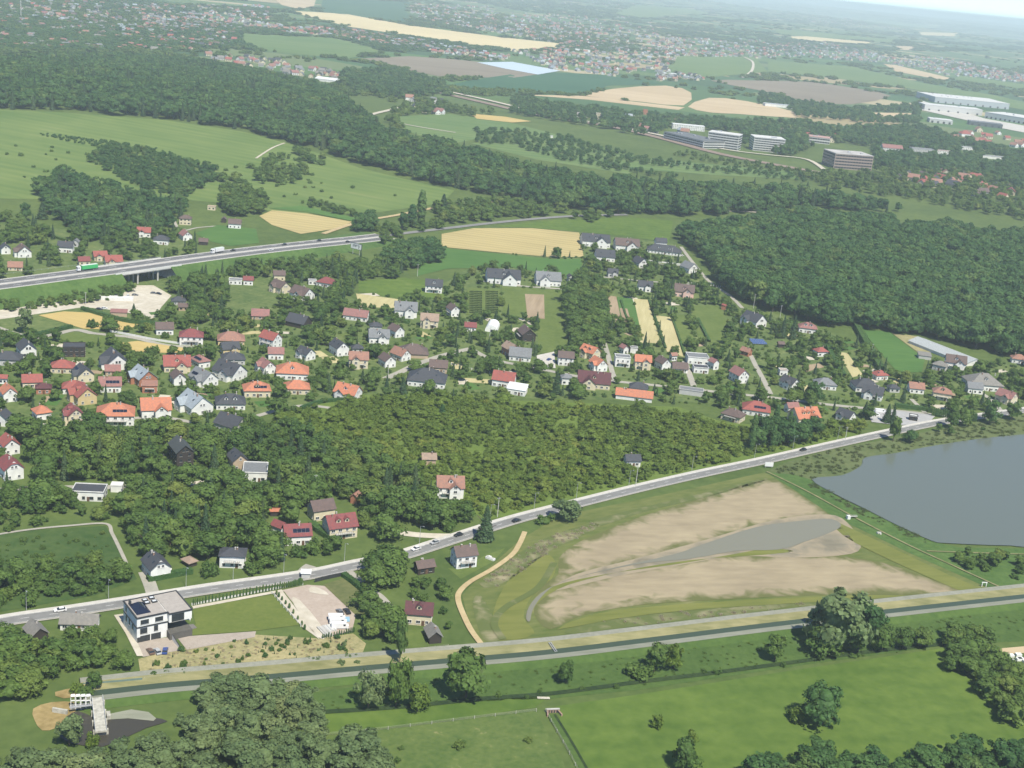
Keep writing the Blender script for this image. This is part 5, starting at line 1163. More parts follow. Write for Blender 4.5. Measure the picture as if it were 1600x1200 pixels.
def make_tunnel():
    a = U(767, 519, 0); root = empty('polytunnel', a, R(-4)); tag(root, 'arched white polytunnel standing in the village gardens', 'greenhouse')
    m = mat('white tunnel sheeting', (.76, .77, .75), .5, .04); mb = MB(); r = 4.3; L = 17; n = 14
    pr = [(r * math.cos(math.pi * i / n), 1.2 + (r - .2) * math.sin(math.pi * i / n)) for i in range(n + 1)]
    pr = [(r, 0)] + pr + [(-r, 0)]
    for i in range(len(pr) - 1):
        (x0, z0), (x1, z1) = pr[i], pr[i + 1]; mb.face([(x0, 0, z0), (x0, L, z0), (x1, L, z1), (x1, 0, z1)], m)
    mb.build('cover', root)
    e = MB(); e.face([(x, 0.02, z) for x, z in pr][::-1], m); e.face([(x, L, z) for x, z in pr], m); e.build('end_wall', root)
    d = MB(); d.box((.4, -.02, 1.1), (2.0, .1, 2.2), GLASS); d.build('door', root)
    for k in range(6):
        h = MB()
        for i in range(len(pr) - 1):
            (x0, z0), (x1, z1) = pr[i], pr[i + 1]; y = .4 + k * (L - .8) / 5
            h.face([(x0 * 1.01, y - .06, z0 * 1.01), (x0 * 1.01, y + .06, z0 * 1.01), (x1 * 1.01, y + .06, z1 * 1.01), (x1 * 1.01, y - .06, z1 * 1.01)], STEEL)
        h.build('hoop', root)
    FOOT.append((a.x, a.y + 9, 10)); RECTS.append((748, 784, 488, 530, math.hypot(a.x, a.y) - 2))
make_tunnel()
def make_solar_field():
    root = empty('solar_array', P(1184, 536), R(8)); tag(root, 'ground mounted field of blue solar panels on a lawn', 'solar panels')
    bar = MB()
    for i in range(6):
        for j in range(3):
            mb = MB(); mb.box((0, 0, 0), (1.7, 2.0, .06), mat('blue solar glass', (.06, .10, .22), .25, .1, spec=.6)); mb.box((0, 0, -.05), (1.76, 2.06, .05), STEEL)
            o = mb.build('solar_panel', root, ((i - 2.5) * 1.85, (j - 1) * 4.2, 1.3)); o.rotation_euler = (R(28), 0, 0)
            bar.box(((i - 2.5) * 1.85, (j - 1) * 4.2, .6), (.1, .1, 1.2), STEEL)
    bar.build('support_frame', root); p = root.location; FOOT.append((p.x, p.y, 9)); RECTS.append((1170, 1198, 525, 545, math.hypot(p.x, p.y) - 3))
make_solar_field()

def block(name, label, cat, p0, p1, depth, h, wm, rm, floors=0, band=None, doors=0, glass=None, rad=True):
    """big flat roofed building standing on a front base edge given by two picture points"""
    a, b = P(*p0), P(*p1); d = b - a; L = d.length; root = frame_root(name, a, b, label, cat)
    mb = MB(); mb.box((L / 2, depth / 2, h / 2 - .5), (L, depth, h + 1), wm); mb.build('wall', root)
    r = MB(); r.box((L / 2, depth / 2, h + .35), (L + .6, depth + .6, .7), rm); ro = r.build('roof', root)
    for i in range(int(floors)):
        z = (i + .5) * h / floors; fh = h / floors * .46
        g = MB(); g.box((L / 2, -.06, z), (L * .97, .2, fh), glass or GLASS); g.box((-.06, depth / 2, z), (.2, depth * .94, fh), glass or GLASS); g.box((L + .06, depth / 2, z), (.2, depth * .94, fh), glass or GLASS)
        wb = g.build('window_band', root)
        pr = MB()
        for k in range(int(L / 4.5)): pr.box((4.5 * (k + .5), -.14, z), (.22, .2, fh), wm)
        tag(pr.build('mullion', wb), kind='stuff')
    for i in range(doors):
        g = MB(); g.box(((i + .5) * L / doors, -.15, 2.4), (min(4.5, L / doors * .6), .3, 4.6), DFRAME); g.build('dock_door', root)
    if rad:
        rng = random.Random(int(p0[0]))
        for i in range(max(2, int(L / 22))):
            u = MB(); u.box((rng.uniform(.1, .9) * L, rng.uniform(.2, .8) * depth, h + 1.4), (4, 3, 1.6), STEEL); u.build('vent_unit', ro)
    FOOT.append((a.x + d.x / 2, a.y + d.y / 2 + depth / 2, max(L, depth) * .6))
    X, Y, k = proj(a.x, a.y, h); RECTS.append((p0[0], p1[0], float(Y) - 2, max(p0[1], p1[1]), math.hypot(a.x, a.y) - 2)); return root
WHB = mat('white cladding', (.50, .50, .48), .6, .05); BLU = mat('pale blue cladding', (.40, .43, .44), .55, .06); BRN = mat('brown cladding', (.30, .23, .20), .7, .1); DGR = mat('dark grey cladding', (.10, .11, .12), .6, .1)
WRF = mat('white roof membrane', (.55, .55, .53), .7, .05); GRF = mat('grey roof membrane', (.36, .36, .36), .8, .1); DRF = mat('dark roof membrane', (.13, .14, .15), .8, .1)
block('office_building', 'low dark banded office block beside the railway', 'office building', (1036, 217), (1098, 232), 45, 11, WHB, DRF, 3)
block('office_building', 'tall white banded office block right of the low dark one', 'office building', (1104, 229), (1152, 236), 30, 23, WHB, WRF, 6)
block('office_building', 'white louvred office block with a dark entrance, farther right', 'office building', (1176, 235), (1224, 240), 34, 21, WHB, WRF, 6)
block('office_building', 'brown office block with pale roof near the tree belt', 'office building', (1302, 263), (1361, 268), 46, 22, BRN, mat('patched pale roof', (.42, .40, .38), .8, .3, .05), 5)
block('office_building', 'low white office hall behind the brown block', 'office building', (1262, 222), (1296, 226), 30, 10, WHB, mat('pink roof membrane', (.4, .25, .22), .8, .1), 2)
block('warehouse', 'rearmost huge white warehouse with a pale blue front', 'warehouse', (1460, 160), (1576, 171), 150, 15, BLU, WRF, 0, None, 10)
block('warehouse', 'long white warehouse in front with a plain bright wall', 'warehouse', (1444, 172), (1534, 181), 60, 14, WHB, WRF, 0, None, 6)
block('warehouse', 'white warehouse cut by the right edge, with dock doors', 'warehouse', (1538, 184), (1625, 198), 90, 14, WHB, WRF, 0, None, 12)
block('warehouse', 'low pale works hall below the long white warehouse', 'warehouse', (1452, 191), (1488, 195), 40, 8, mat('pale works cladding', (.5, .5, .48), .7, .1), WRF, 0, None, 4)
block('warehouse', 'dark grey hall between the warehouses and the red roof', 'warehouse', (1514, 195), (1566, 201), 40, 8, DGR, DRF, 0, None, 5)
field('paved_yard', 'pale apron round the white warehouses', [(1438, 172), (1500, 186), (1560, 200), (1640, 215), (1640, 204), (1540, 186), (1470, 166), (1440, 158)], M_SIDEWALK, 2, keep=True)

# the weir
def make_weir():
    a, b = P(158, 1153), P(152, 1100); d = b - a; L = d.length; root = frame_root('weir', a, b, 'weathered concrete weir bridge with four white lifting gates', 'weir')
    wt = mat('weathered white concrete', (.40, .39, .34), .9, .3, .8)
    mb = MB(); mb.box((L / 2, 0, 2.2), (L, 3.6, .6), wt); mb.build('deck', root)
    for i in range(4):
        p = MB(); p.box((L * (.08 + .28 * i), 0, .9), (1.0, 4.6, 2.2), wt); p.build('pier', root)
    for s_ in (-1, 1):
        r = MB()
        for z in (.45, .95): r.box((L / 2, s_ * 1.7, 2.5 + z), (L, .07, .07), WHITE)
        for i in range(15): r.box((L * i / 14, s_ * 1.7, 3.0), (.07, .07, 1.0), WHITE)
        r.build('railing', root)
    # gate row at the far end, running to the left (west)
    for i in range(4):
        y = 2.9 + i * 1.55; x = L * .86 + i * .3
        f = MB()
        for yy in (-.66, .66): f.box((x, y + yy, 2.6), (.25, .2, 5.6), WHITE)
        f.box((x, y, 3.4), (.35, 1.1, .25), WHITE); fo = f.build('gate_frame', root)
        g = MB(); g.box((x - .05, y, .9), (.14, 1.1, 2.0), mat('grey gate steel', (.22, .23, .23), .6, .15)); g.build('gate_leaf', fo)
        h = MB(); n = 8; R_ = .62
        pr = [(R_ * math.cos(math.pi * k / n), 5.2 + R_ * .8 * math.sin(math.pi * k / n)) for k in range(n + 1)]
        for k in range(n):
            (u0, z0), (u1, z1) = pr[k], pr[k + 1]; h.face([(x + u0, y - .62, z0), (x + u0, y + .62, z0), (x + u1, y + .62, z1), (x + u1, y - .62, z1)], WHITE)
        h.face([(x + u, y - .62, z) for u, z in pr], WHITE); h.face([(x + u, y + .62, z) for u, z in pr][::-1], WHITE); h.build('hood', fo)
    w = MB(); w.box((L * .8, 5.2, 2.35), (.9, 7, .2), STEEL)
    for k in range(8): w.box((L * .8 - .45, 2 + k * .92, 2.9), (.06, .06, 1.0), WHITE)
    w.box((L * .8 - .45, 5.2, 3.4), (.06, 7, .06), WHITE); w.build('catwalk', root)
    w = MB(); w.box((L * .84, 11.6, .8), (.7, 5, 1.8), wt, R(-28)); w.box((L * .55, -2.9, .8), (3, 1.2, 1.8), wt); w.build('wing_wall', root)
    FOOT.append((a.x, a.y + L / 2, 14)); RECTS.append((116, 172, 1088, 1158, math.hypot(a.x, a.y) - 6)); RECTS.append((100, 240, 1112, 1164, math.hypot(a.x, a.y) - 18))
make_weir()
def make_culvert():
    root = empty('culvert', P(864, 1114), R(14)); tag(root, 'small brick culvert mouth with slotted grating in the meadow', 'culvert')
    br = mat('culvert brick', (.30, .20, .15), .9, .2, 2.0); mb = MB(); mb.box((0, .4, .5), (4.4, .6, 1.6), br); 
    for s_ in (-1, 1): mb.box((s_ * 2.2, -1.1, .35), (.5, 2.6, 1.2), br, s_ * .25)
    mb.build('headwall', root); c = MB(); c.box((0, .4, 1.36), (4.7, .8, .16), CONC); c.build('coping', root)
    for i in range(4): g = MB(); g.box(((i - 1.5) * .95, .06, .5), (.45, .1, 1.0), DFRAME); g.build('opening', root)
    f = empty('plank_bridge', P(849, 1092), R(8)); tag(f, 'pale plank footbridge over the ditch', 'footbridge')
    for i in range(8): q = MB(); q.box(((i - 3.5) * .55, 0, .45), (.5, 1.3, .08), mat('pale plank', (.5, .47, .38), .9, .15)); q.build('plank', f)
    q = MB(); q.box((0, .5, .3), (4.6, .14, .2), BARK); q.box((0, -.5, .3), (4.6, .14, .2), BARK); q.build('beam', f)
make_culvert()
for px, py, rz, lb in ((862, 1015, -60, 'small slanting gauge board frame on the canal bank'),):
    f = empty('gauge_frame', P(px, py), R(rz)); tag(f, lb, 'gauge')
    q = MB(); q.cyl((-2.6, 0, 1.7), (2.6, 0, .5), .14, .14, STEEL); q.cyl((-2.6, .8, 1.7), (2.6, .8, .5), .14, .14, STEEL); q.build('rail', f)
    q = MB(); [q.box((-2.4 + k * .8, .4, 1.6 - k * .18), (.1, .8, .08), STEEL) for k in range(7)]; q.build('rung', f)
# sluice, pillars and marker posts round the ponds
def small(name, label, cat, px, py, parts, rz=0, group=None):
    f = empty(name, P(px, py), R(rz)); tag(f, label, cat, group)
    for n_, boxes in parts:
        q = MB()
        for c, d, m in boxes: q.box(c, d, m)
        q.build(n_, f)
    return f
small('sluice', 'little white sluice box in the weed by the dike', 'sluice', 1325, 811, [('shaft', [((0, 0, .8), (1.6, 1.6, 2.2), WHITE)]), ('walkway', [((2.8, 0, 1.4), (4.2, .8, .15), CONC)]), ('railing', [((2.8, .4, 2.0), (4.2, .06, .06), STEEL), ((2.8, -.4, 2.0), (4.2, .06, .06), STEEL)])], 18)
small('sluice', 'white sluice frame at the foot of the dike near the canal', 'sluice', 1537, 917, [('post', [((-1, 0, 1), (.3, .3, 2.4), WHITE), ((1, 0, 1), (.3, .3, 2.4), WHITE)]), ('crossbeam', [((0, 0, 2.2), (2.6, .35, .3), WHITE)])], 10)
small('notice_board', 'white board at the dike corner beside the main road', 'sign', 1201, 731, [('panel', [((0, 0, 2.0), (4.6, .15, 2.4), WHITE)]), ('post', [((-1.8, .15, .9), (.15, .15, 2.2), STEEL), ((1.8, .15, .9), (.15, .15, 2.2), STEEL)])], 8)
small('stone_heap', 'pile of pale boulders by the weed tongue', 'stones', 1372, 834, [('stone', [((0, 0, .4), (1.4, 1.1, .9), CONC)]), ('stone', [((1.3, .3, .3), (1.0, .9, .7), CONC)]), ('stone', [((.5, -1, .3), (.9, .8, .6), CONC)])], 25)
small('boat', 'white boat hull lying in the garden of the brown roofed house', 'boat', 766, 874, [('hull', [((0, 0, .5), (4.2, 1.6, .8), WHITE), ((0, 0, .95), (3.4, 1.2, .14), CONC)]), ('cabin', [((-.4, 0, 1.2), (1.4, 1.1, .5), WHITE)])], -30)
small('parasol_table', 'white garden table on the villa terrace', 'table', 293, 981, [('table_top', [((0, 0, 3.8), (2.2, 1.6, .12), WHITE)]), ('leg', [((-.9, -.6, 3.4), (.12, .12, .7), WHITE), ((.9, .6, 3.4), (.12, .12, .7), WHITE), ((-.9, .6, 3.4), (.12, .12, .7), WHITE), ((.9, -.6, 3.4), (.12, .12, .7), WHITE)])], 10)
small('garden_tent', 'small white canopy left of the tall black house', 'canopy', 262, 712, [('canopy', [((0, 0, 2.6), (4.2, 3.2, .25), WHITE)]), ('post', [((sx * 1.9, sy * 1.4, 1.2), (.12, .12, 2.6), STEEL) for sx in (-1, 1) for sy in (-1, 1)])], 20)
small('trampoline', 'round dark trampoline on the pale terrace', 'trampoline', 333, 749, [('mat', [((0, 0, .8), (3.4, 3.4, .08), DFRAME), ((0, 0, .81), (4.4, 2.0, .08), DFRAME), ((0, 0, .815), (2.0, 4.4, .08), DFRAME)]), ('leg', [((sx * 1.5, sy * 1.5, .4), (.1, .1, .8), STEEL) for sx in (-1, 1) for sy in (-1, 1)])], 10)
small('slab_wall', 'pale boundary wall of the estate lane', 'wall', 1036, 411, [('wall', [((0, 0, .6), (34, .3, 1.4), WHITE)])], -4)

# billboard
def make_billboard():
    root = empty('billboard', P(556, 398), R(-32)); tag(root, 'white billboard with dark print beside the motorway', 'billboard'); z = 7.2
    mb = MB(); mb.box((0, 0, z), (11.5, .3, 4.6), WHITE); mb.build('panel', root)
    f = MB(); [f.box(c, d, DFRAME) for c, d in (((0, 0, z + 2.4), (11.9, .5, .25)), ((0, 0, z - 2.4), (11.9, .5, .25)), ((-5.85, 0, z), (.25, .5, 4.6)), ((5.85, 0, z), (.25, .5, 4.6)))]; f.build('frame', root)
    p = MB()
    for row, (y0, segs) in enumerate(((1.05, ((-3.6, -2.9), (-2.6, -1.4), (-1.2, -.7), (-.4, .6), (.9, 1.3))), (.35, ((-3.8, -3.2), (-2.9, -2.0), (-1.6, .4), (.6, 1.2))), (-.4, ((-3.6, -2.6), (-2.3, -1.9), (-1.5, -.2))))):
        for a, b in segs: p.box(((a + b) / 2, -.17, z + y0), (b - a, .04, .42), DFRAME)
    for a, b, c, d in ((2.2, .9, .7, .5), (2.9, .5, .6, .8), (3.6, 1.0, .5, .5), (3.0, -.3, 1.2, .5), (2.6, -1.3, 1.0, .4)): p.box((a, -.17, z + b), (c, .04, d), DFRAME)
    p.build('print', root)
    for x in (-3.5, 3.5): c = MB(); c.cyl((x, .2, 0), (x, .2, z - 2), .22, .22, STEEL); c.build('post', root)
    q = root.location; RECTS.append((546, 568, 373, 396, math.hypot(q.x, q.y) - 2)); FOOT.append((q.x, q.y, 5))
make_billboard()
small('radio_mast', 'thin tall mast above the town at the upper left corner', 'mast', 33, 28, [('shaft', [((0, 0, 22), (1.6, 1.6, 45), CONC)]), ('platform', [((0, 0, 40), (3, 3, 2), CONC)])])
small('rubble_heap', 'heap of white rubble beside the hedge at the right edge', 'rubble', 1588, 1030, [('block', [((random.uniform(-9, 9), random.uniform(-3, 3), .4), (2.4, 1.6, 1.2), WHITE)]) for _ in range(14)], 10)
# ------------------------------------------------------------------ vehicles
def paint(name, c): return mat('car paint ' + name, c, 0.3, 0.03, spec=.5)
PAINTS = dict(white=(.70, .70, .70), black=(.02, .02, .022), silver=(.38, .39, .40), grey=(.15, .155, .16), red=(.32, .03, .03), blue=(.03, .06, .22), brown=(.13, .08, .06))
_CAR = {}
def car_parts(col):
    if col in _CAR: return _CAR[col]
    pm = paint(col, PAINTS[col]); pr = [(-2.2, .35), (2.2, .35), (2.25, .75), (1.35, .92), (-1.95, .98), (-2.25, .8)]
    b = MB(); w = .9
    b.face([(x, -w, z) for x, z in pr], pm); b.face([(x, w, z) for x, z in pr][::-1], pm)
    for i in range(6):
        (x0, z0), (x1, z1) = pr[i], pr[(i + 1) % 6]; b.face([(x0, -w, z0), (x0, w, z0), (x1, w, z1), (x1, -w, z1)], pm)
    g = MB(); lo = [(-1.85, .96), (1.1, .93)]; hi = [(-1.25, 1.42), (.35, 1.42)]; wi, wt = .86, .68
    A = [(lo[0][0], -wi, lo[0][1]), (lo[1][0], -wi, lo[1][1]), (lo[1][0], wi, lo[1][1]), (lo[0][0], wi, lo[0][1])]; B = [(hi[0][0], -wt, 1.42), (hi[1][0], -wt, 1.42), (hi[1][0], wt, 1.42), (hi[0][0], wt, 1.42)]
    for i in range(4): j = (i + 1) % 4; g.face([A[i], A[j], B[j], B[i]], GLASS)
    r = MB(); r.box((-.45, 0, 1.46), (1.66, 1.4, .07), pm)
    wh = MB(); wh.cyl((0, -.12, 0), (0, .12, 0), .33, .33, RUBBER, 12); wh.cyl((0, -.13, 0), (0, .13, 0), .18, .18, STEEL, 8)
    l = MB(); l.box((2.2, .6, .68), (.1, .35, .16), mat('lamp glass', (.7, .7, .65), .2, .02)); l.box((2.2, -.6, .68), (.1, .35, .16), MATS['lamp glass'])
    _CAR[col] = (b.mesh('body'), g.mesh('window_glass'), r.mesh('car_roof'), wh.mesh('wheel'), l.mesh('headlight')); return _CAR[col]
def car(p, rz, col, label, group=None):
    root = empty('car', p, rz); tag(root, label, 'car', group); b, g, r, w, l = car_parts(col)
    link('body', b, root); link('window_glass', g, root); link('car_roof', r, root); link('headlight', l, root)
    for x in (-1.35, 1.35):
        for y in (-.82, .82): link('wheel', w, root, (x, y, .33))
    return root
def on_line(xy, px, off, z):
    X, Y, _ = proj(xy[:, 0], xy[:, 1], hterr(xy[:, 0], xy[:, 1])); i = np.interp(px, X, np.arange(len(X))); s_ = side(xy); f = lambda a: float(np.interp(i, np.arange(len(a)), a))
    x, y = f(xy[:, 0]) + off * f(s_[:, 0]), f(xy[:, 1]) + off * f(s_[:, 1]); return Vector((x, y, float(hterr(x, y)) + z)), math.atan2(-f(s_[:, 0]), f(s_[:, 1]))
ZM = .12 + .32
for px, off, col, fl, lb in ((653, 1.35, 'white', 1, 'white car on the main road, leftmost of the three driving above the farm roofs'), (683, 1.6, 'silver', 1, 'silver car on the main road between the white and the black one'), (720, 1.6, 'black', 1, 'black car on the main road above the brown roofed white house'), (803, -1.6, 'black', 0, 'black car alone on the main road by the sandy track'), (1258, 1.6, 'black', 1, 'black car on the main road beside the lake reeds'), (95, 1.35, 'white', 1, 'white car on the main road behind the long grey bungalow')):
    p, a = on_line(main, px, off, ZM); car(p, a + (math.pi if fl else 0), col, lb)
for px, off, col, fl, lb in ((415, -6, 'white', 0, 'white car on the near motorway lanes'), (452, 6, 'black', 1, 'black car in the middle of the visible motorway'), (507, 7, 'black', 1, 'black car on the far motorway lanes near the billboard'), (536, -6, 'black', 0, 'black car on the near motorway lanes just left of the billboard'), (372, 6, 'black', 1, 'dark car following the white lorry on the motorway')):
    p, a, _ = hwy_at(px, off * .95); p.z += .04; car(p, a + (math.pi if fl else 0), col, lb)
for px, py, a, col, lb in ((235, 1020, 125, 'brown', 'brown car parked first from the left on the villa forecourt'), (246, 1020, 125, 'silver', 'silver car parked in the middle of the villa forecourt'), (258, 1019, 100, 'blue', 'blue car parked on the villa forecourt beside the silver one'), (531, 958, 120, 'grey', 'dark grey car parked at the end of the gravel yard'), (542, 957, 120, 'black', 'black car parked beside the dark grey one in the gravel yard'),
    (155, 484, 10, 'black', 'black car parked left of the brown shed in the gravel yard'), (163, 483, 40, 'white', 'white car parked left of the brown shed in the gravel yard'), (200, 463, 100, 'white', 'white car standing at the end of the white sheet pile'), (211, 462, 20, 'grey', 'dark pickup beside the white car under the bridge'), (240, 459, 0, 'grey', 'dark car parked under the trees right of the bridge'), (248, 460, -20, 'black', 'black car next to the dark one under the trees right of the bridge'),
    (1184, 512, 0, 'silver', 'silver car before the dark gabled house at the wood corner'), (858, 563, 60, 'blue', 'blue car on the concrete court'), (846, 566, 90, 'white', 'white car on the concrete court'), (1492, 656, -10, 'white', 'white car on the lake road beside the tall hedge'), (259, 892, 10, 'white', 'white car beside the white half hipped house'), (1066, 400, 60, 'white', 'white car at the end of the long dark terrace')):
    car(P(px, py), R(a), col, lb)
def lorry(p, rz, label, cab, body, L=12.5):
    root = empty('lorry', p, rz); tag(root, label, 'lorry'); cm = paint(cab, PAINTS[cab]); bm = mat('trailer ' + label[:12], body, .5, .05)
    q = MB(); q.box((L / 2 + 1.6, 0, 2.0), (2.3, 2.45, 2.7), cm); q.box((L / 2 + 1.3, 0, 3.55), (1.6, 2.3, .5), cm); co = q.build('cab', root)
    g = MB(); g.box((L / 2 + 2.78, 0, 2.6), (.08, 2.1, .95), GLASS); g.box((L / 2 + 1.9, 0, 2.6), (.9, 2.5, .8), GLASS); g.build('windscreen', co)
    q = MB(); q.box((-.6, 0, 2.6), (L, 2.55, 2.7), bm); q.build('trailer', root)
    q = MB(); q.box((-.6, 0, 3.98), (L, 2.5, .06), mat('pale trailer roof', (.55, .62, .55), .6, .05)); q.build('trailer_roof', root)
    q = MB(); q.box((0, 0, .95), (L + 3, 1.1, .3), DFRAME); q.build('chassis', root)
    w = _CAR['white'][3]
    for x in (L / 2 + 1.9, L / 2 - .9, -L / 2 + .6, -L / 2 + 1.8, -L / 2 + 3.0):
        for y in (-1.1, 1.1): o = link('wheel', w, root, (x, y, .5)); o.scale = (1.5, 1.5, 1.5)
    return root
car_parts('white')
p, a, _ = hwy_at(146, 6.2); p.z += .03; lorry(p, a + math.pi, 'lorry with a bright green trailer on the motorway left of the bridge', 'white', (.05, .36, .11))
p, a, _ = hwy_at(350, 6.2); p.z += .03; lorry(p, a + math.pi, 'white lorry on the far motorway lanes right of the bridge', 'white', (.6, .6, .6), 9)
p = P(505, 973)
def van(p, rz, label, col='white', L=5.6, H_=2.5):
    root = empty('van', p, rz); tag(root, label, 'van'); pm = paint(col, PAINTS[col]); b = MB()
    b.box((-.5, 0, H_ / 2 + .3), (L - 1, 2.0, H_ - .5), pm); b.build('body', root); n = MB(); n.box((L / 2 - .55, 0, 1.0), (1.1, 1.95, 1.1), pm); n.build('bonnet', root)
    g = MB(); g.box((L / 2 - 1.0, 0, 1.9), (.12, 1.8, .8), GLASS); g.box((L / 2 - 1.6, 0, 1.9), (.8, 2.06, .7), GLASS); g.build('window_glass', root)
    for x in (-L / 2 + 1, L / 2 - .9):
        for y in (-.9, .9): o = link('wheel', _CAR['white'][3], root, (x, y, .36)); o.scale = (1.1, 1.1, 1.1)
for k, (px, py, a, lb) in enumerate(((526, 969, 12, 'white van parked farthest back in the row at the yard end'), (528, 975, 12, 'white van in the middle of the row at the yard end'), (531, 982, 12, 'white van parked nearest in the row at the yard end'), (1366, 651, 0, 'long white van in the paved yard, left of the firs'), (1375, 645, 0, 'white van standing at the back of the paved yard'))): van(P(px, py), R(a), lb, L=6.4)
def pile(label, px, py, L, W, h, m, rz):
    small('sheet_pile', label, 'building material', px, py, [('stack', [((0, i * W / 4 - W * .4, h * (.5 - .05 * (i % 2))), (L * (1 - .06 * (i % 3)), W / 4.4, h * (1 - .1 * (i % 2))), m) for i in range(4)])], rz)
pile('long heap of white sheets in the gravel yard', 180, 468, 24, 7, 2.2, mat('white sheeting', (.62, .61, .58), .7, .12), 14)
pile('stacked grey slabs at the near end of the parking yard', 507, 988, 8, 3, .8, CONC, 125)
pile('second stack of pale slabs beside the white vans', 516, 983, 5, 3, .9, mat('pale slab', (.5, .5, .48), .8, .1), 125)
small('plastic_pool', 'small blue plastic pool in the parking yard', 'pool', 538, 969, [('rim', [((0, 0, .4), (4, 3, .6), mat('blue plastic', (.25, .42, .55), .4, .1))])], 10)
# ------------------------------------------------------------------ lamps, poles, fences
def lamp_meshes():
    a = MB(); a.cyl((0, 0, 0), (0, 0, 8.4), .11, .07, STEEL, 6); a.cyl((0, 0, 8.3), (1.6, 0, 8.9), .05, .05, STEEL, 5)
    b = MB(); b.box((1.9, 0, 8.92), (.8, .28, .14), STEEL); return a.mesh('pole'), b.mesh('lamp_head')
_LM = lamp_meshes()
for px in (45, 175, 297, 370, 450, 548, 668, 778, 846, 912, 994, 1092, 1190, 1250, 1320):
    p, a = on_line(main, px, 5.4, .2); r = empty('street_lamp', p, a - math.pi / 2); tag(r, f'slender grey street lamp on the far side of the main road', 'street lamp', 'street lamps along the main road')
    link('pole', _LM[0], r); link('lamp_head', _LM[1], r)
def pole_mesh():
    a = MB(); a.cyl((0, 0, 0), (0, 0, 10), .17, .11, mat('pale concrete pole', (.55, .54, .5), .8, .1), 6); b = MB(); b.box((0, 0, 9.4), (1.6, .12, .12), STEEL); [b.cyl((x, 0, 9.45), (x, 0, 9.75), .06, .05, WHITE, 5) for x in (-.7, 0, .7)]; return a.mesh('shaft'), b.mesh('crossarm')
_PM = pole_mesh()
for px, py, h, lb in ((492, 779, 12, 'leaning pale utility pole behind the cream brown roofed house'), (777, 808, 10, 'pale utility pole by the main road near the sandy track'), (993, 760, 11, 'pale utility pole below the lonely slate cottage'), (652, 432, 10, 'white utility pole on the green meadow'), (1177, 482, 12, 'pale pole before the dark wood edge'), (1218, 500, 12, 'thin white pole right of the dark wood corner'), (764, 538, 12, 'pale utility pole below the white tunnel'), (606, 590, 10, 'utility pole at the start of the village street'), (1361, 556, 9, 'utility pole in the hedge left of the green field'), (1049, 402, 9, 'pole at the wood corner by the long terrace'), (134, 477, 9, 'utility pole at the edge of the hay field'), (252, 320, 9, 'utility pole under the hill meadow'), (1320, 690, 9, 'utility pole by the main road at the lake')):
    r = empty('utility_pole', P(px, py), R(20)); tag(r, lb, 'utility pole'); link('shaft', _PM[0], r); link('crossarm', _PM[1], r); r.scale = (1, 1, h / 10)
def fence(name, label, px, h, post, gap, m, mode='rail', z=0.0, ground=True):
    xy, _ = path_xy(px, 5); seg = np.hypot(*np.diff(xy, axis=0).T); cum = np.concatenate([[0], np.cumsum(seg)]); tot = cum[-1]; n = max(2, int(tot / gap))
    at_ = lambda d: np.array([np.interp(d, cum, xy[:, 0]), np.interp(d, cum, xy[:, 1])])
    o = at_(0); root = empty(name, (o[0], o[1], float(hterr(*o)))); tag(root, label, 'fence')
    pm = MB(); pm.box((0, 0, h / 2), (post, post, h), m); me = pm.mesh('post'); pts = [at_(tot * i / n) for i in range(n + 1)]
    for i, q in enumerate(pts):
        if i < 300: link('post', me, root, (q[0] - o[0], q[1] - o[1], z))
    for i in range(n):
        d = pts[i + 1] - pts[i]; c = (pts[i] + pts[i + 1]) / 2 - o; L = float(np.hypot(*d)); a = math.atan2(d[1], d[0]); r = MB()
        if mode == 'rail': [r.box((0, 0, zz), (L, .05, .05), m) for zz in (h * .5, h * .95)]
        elif mode == 'wire': [r.box((0, 0, zz), (L, .03, .03), m) for zz in (h * .4, h * .7, h * .97)]
        else: r.box((0, 0, h * .5), (L - post, .08, h * .92), m)
        r.build('wire' if mode == 'wire' else 'panel', root, (c[0], c[1], z), a)
fence('fence', 'low white walled fence along the villa roadside', [(300, 946), (372, 932), (440, 919), (473, 914)], 1.0, .3, 4, WHITE, 'panel')
fence('fence', 'dark solid fence by the yard entrance', [(492, 910), (508, 906), (536, 900)], 1.8, .2, 3, DFRAME, 'panel')
fence('fence', 'blue green mesh fence at the foot of the thicket beside the canal', [(130, 1074), (170, 1071), (222, 1066)], 1.8, .12, 3, mat('green mesh', (.14, .2, .18), .6, .1), 'panel')
fence('fence', 'wire fence crossing the mown meadow strip', [(500, 1151), (600, 1141), (720, 1126), (838, 1112)], 1.3, .18, 7, mat('grey wood', (.4, .39, .34), .9, .1), 'wire')
fence('fence', 'wire fence along the straight ditch', [(852, 1112), (872, 1148), (888, 1176), (908, 1215)], 1.3, .18, 6, MATS['grey wood'], 'wire')
fence('fence', 'long grey fence between straw slope and canal', [(226, 1064), (330, 1052), (440, 1040), (556, 1028), (640, 1020), (700, 1012)], 1.5, .14, 5, MATS['grey wood'], 'wire')
fence('fence', 'pale garden wall fence in front of the village gardens', [(705, 570), (735, 578), (765, 584)], 1.4, .4, 3, WHITE, 'rail')
fence('fence', 'white posted fence along the pale estate lane', [(1075, 443), (1100, 446), (1126, 449)], 1.4, .4, 3, WHITE, 'rail')
fence('fence', 'motorway guard rail on the near edge', [(0, 452), (60, 444), (120, 436), (168, 430)], .9, .12, 5, STEEL, 'rail', 9.9)
fence('fence', 'pale retaining edge fence round the villa lawn', [(425, 928), (446, 953), (470, 979)], 1.2, .25, 3, WHITE, 'rail')
fence('fence', 'white garden wall below the hay field', [(172, 519), (200, 524), (240, 532), (280, 538)], 1.5, .3, 4, WHITE, 'panel')
